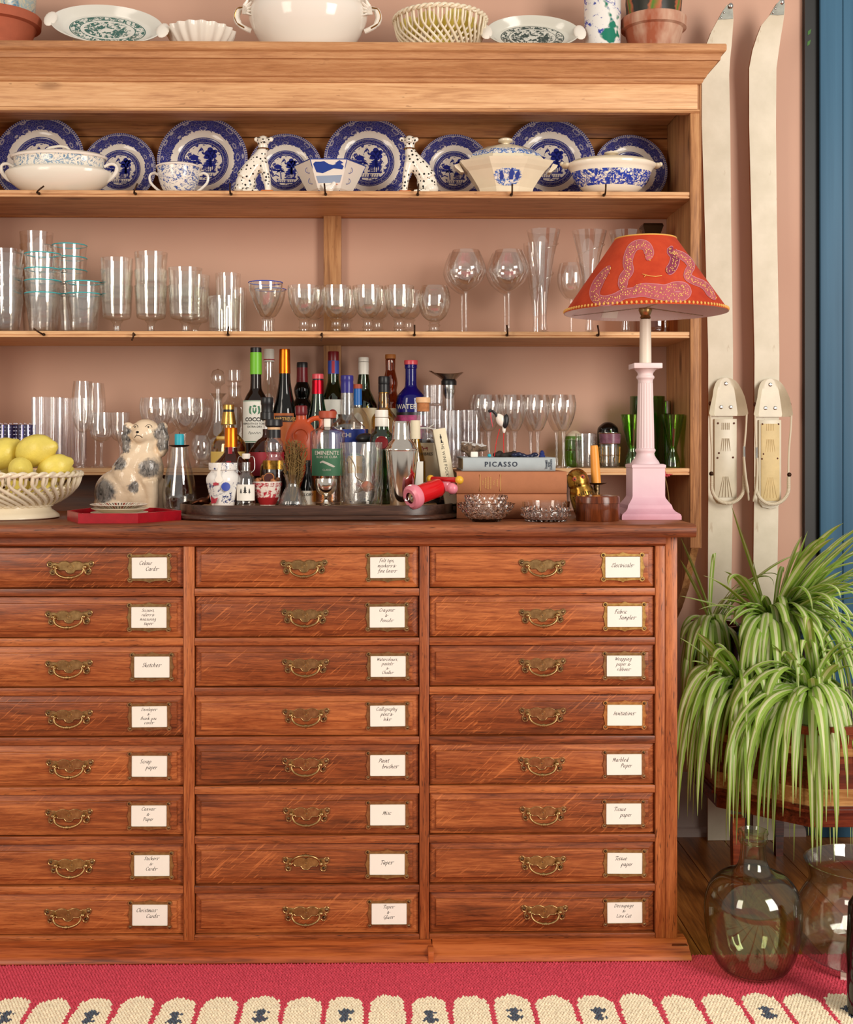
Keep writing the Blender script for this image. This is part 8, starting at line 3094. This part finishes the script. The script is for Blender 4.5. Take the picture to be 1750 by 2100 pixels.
A += rl(6, (1400, 1500), (1150, 1300), (-.2, -.05), (.03, .07), (.008, .011), 'up')
A += rl(12, (1480, 1580), (1200, 1330), (-.16, .0), (.05, .1), (.008, .012), 'arch')
spider('large striped spider plant in the teal glazed pot', 1582, 1290, 2.95, ('teal_pot_glaze', .078, .185), A)
B = [(1397, 1103, -.03, .015, .006, 'up'), (1396, 1148, -.05, .02, .006, 'up'), (1466, 1152, -.02, .075, .0065, 'arch'), (1632, 1138, .0, .05, .0065, 'up'), (1548, 1205, -.02, .06, .007, 'arch'), (1600, 1190, -.03, .06, .006, 'arch')]
B += [(1480, 1400, -.14, .05, .0125, 'arch'), (1500, 1390, -.12, .06, .011, 'arch'), (1455, 1420, -.14, .04, .010, 'arch')]
B += rl(16, (1392, 1450), (1300, 1430), (-.16, .02), (.03, .07), (.008, .012), 'arch')
B += rl(16, (1400, 1540), (1360, 1470), (-.22, -.05), (.03, .08), (.008, .013), 'arch')
B += rl(6, (1500, 1590), (1190, 1280), (-.1, .05), (.03, .08), (.007, .010), 'arch')
spider('striped spider plant at the back beside the chest end', 1462, 1290, 3.06, ('mahogany', .070, .175), B)
C = [(1385, 1600, -.14, .10, .010, 'arch'), (1398, 1585, -.10, .08, .009, 'arch'), (1388, 1560, -.16, .13, .011, 'arch')]
C += rl(16, (1388, 1450), (1520, 1690), (-.18, .0), (.05, .13), (.008, .0115), 'arch')
C += rl(12, (1450, 1540), (1580, 1740), (-.2, -.06), (.03, .09), (.008, .011), 'arch')
C += rl(16, (1430, 1620), (1370, 1440), (-.14, .1), (.03, .07), (.007, .010), 'arch')
C += [(1522, 1580, -.15, .10, .0095, 'arch'), (1532, 1520, -.16, .12, .009, 'arch')]
C += rl(8, (1392, 1470), (1290, 1400), (-.14, .0), (.03, .07), (.008, .012), 'up')
C += rl(14, (1395, 1480), (1340, 1480), (-.12, .06), (.07, .13), (.008, .012), 'arch')
C += rl(8, (1540, 1640), (1440, 1560), (-.12, -.02), (.08, .14), (.008, .012), 'arch')
spider('trailing spider plant spilling towards the chest corner', 1518, 1452, 2.84, ('mahogany', .055, .035), C)
D = rl(30, (1520, 1770), (1630, 1780), (-.16, -.05), (.04, .10), (.008, .0125), 'arch')
D += rl(30, (1480, 1790), (1540, 1680), (-.2, -.03), (.04, .10), (.008, .0125), 'arch')
D += rl(16, (1580, 1800), (1330, 1440), (-.1, .1), (.03, .07), (.007, .010), 'arch')
D += rl(22, (1540, 1790), (1430, 1540), (-.18, .05), (.04, .09), (.008, .011), 'arch')
D += [(1667, 1768, -.13, .08, .0125, 'arch'), (1676, 1776, -.12, .06, .011, 'arch'), (1489, 1736, -.12, .10, .009, 'arch')]
D += rl(14, (1560, 1820), (1310, 1430), (-.16, .02), (.03, .07), (.008, .012), 'up')
D += rl(16, (1470, 1580), (1480, 1640), (-.12, .0), (.10, .17), (.009, .0125), 'arch')
D += rl(16, (1600, 1800), (1290, 1420), (-.1, .05), (.06, .12), (.007, .011), 'arch')
spider('low spider plant trailing over the front of the plant stand', 1662, 1455, 2.80, ('mahogany', .060, .030), D)

# ---------------------------------------------------------------- demijohn and jar on the rug
RZ = .0125
cx, Y = 1545, 2.395
s, lx, lz = local(cx, Y, RZ)
root = thing('demijohn', 'green tinted glass demijohn with narrow neck on the rug corner', 'demijohn', (X(cx, Y), Y, RZ))
pr = smooth_prof([(r * s, max(0, lz(y))) for r, y in ((50, 1992), (66, 1984), (82, 1960), (93, 1920), (98, 1880), (97, 1850), (88, 1820), (66, 1796), (40, 1784), (29, 1768), (25, 1740), (25, 1722))], 4)
MB().lathe(closed([(pr[0][0] * .9, 0)] + pr, .0035, .009), 64).build('glass_body', 'demijohn_glass', root, smooth=50)
MB().lathe([(21 * s, lz(1728)), (27 * s, lz(1728)), (30 * s, lz(1722)), (29 * s, lz(1716)), (28 * s, lz(1713)), (30.5 * s, lz(1708)), (29.5 * s, lz(1702)), (25 * s, lz(1701)), (22 * s, lz(1708)), (21 * s, lz(1728))], 44).build('neck_ring', 'demijohn_glass', root, smooth=50)
cx, Y = 1770, 2.45
s, lx, lz = local(cx, Y, RZ)
root = thing('glass_jar', 'very large clear glass jar with wide neck beside the demijohn', 'jar', (X(cx, Y), Y, RZ))
pr = smooth_prof([(r * s, max(0, lz(y))) for r, y in ((92, 1988), (112, 1976), (128, 1945), (136, 1900), (133, 1865), (120, 1838), (108, 1818), (106, 1800), (112, 1778), (116, 1768))], 4)
MB().lathe(closed([(pr[0][0] * .95, 0)] + pr, .004, .010), 72).build('glass_body', 'jar_glass', root, smooth=50)
m = MB()
patch(m, 118 * s, .11, lz(1970), lz(1954), a_c=-.62)
m.build('paper_sticker', 'card', root)
cx, Y = 1776, 2.22
s, lx, lz = local(cx, Y, RZ)
tag(MB().lathe([(0, 0), (34 * s, 0), (36 * s, .006), (38 * s, .12), (34 * s, .20), (24 * s, .215), (0, .215)], 40).build('dark_vase', 'black_bottle', loc=(X(cx, Y), Y, RZ), smooth=45), 'dark glazed vase on the rug before the big glass jar', 'vase')
# white flex down the chest side
m = MB().tube(catmull([(XR + .004, 2.55, Z_TOP - .036), (XR + .007, 2.55, .80), (XR + .006, 2.552, .74), (XR + .003, 2.57, .62), (XR + .004, 2.60, .30), (XR + .006, 2.64, .004)], 5), .003, 8)
o = m.build('power_cable', 'cap_white', off=(XR, 2.6, 0), loc=(XR, 2.6, 0))
tag(o, 'white lamp flex hanging down the end of the oak chest', 'cable')
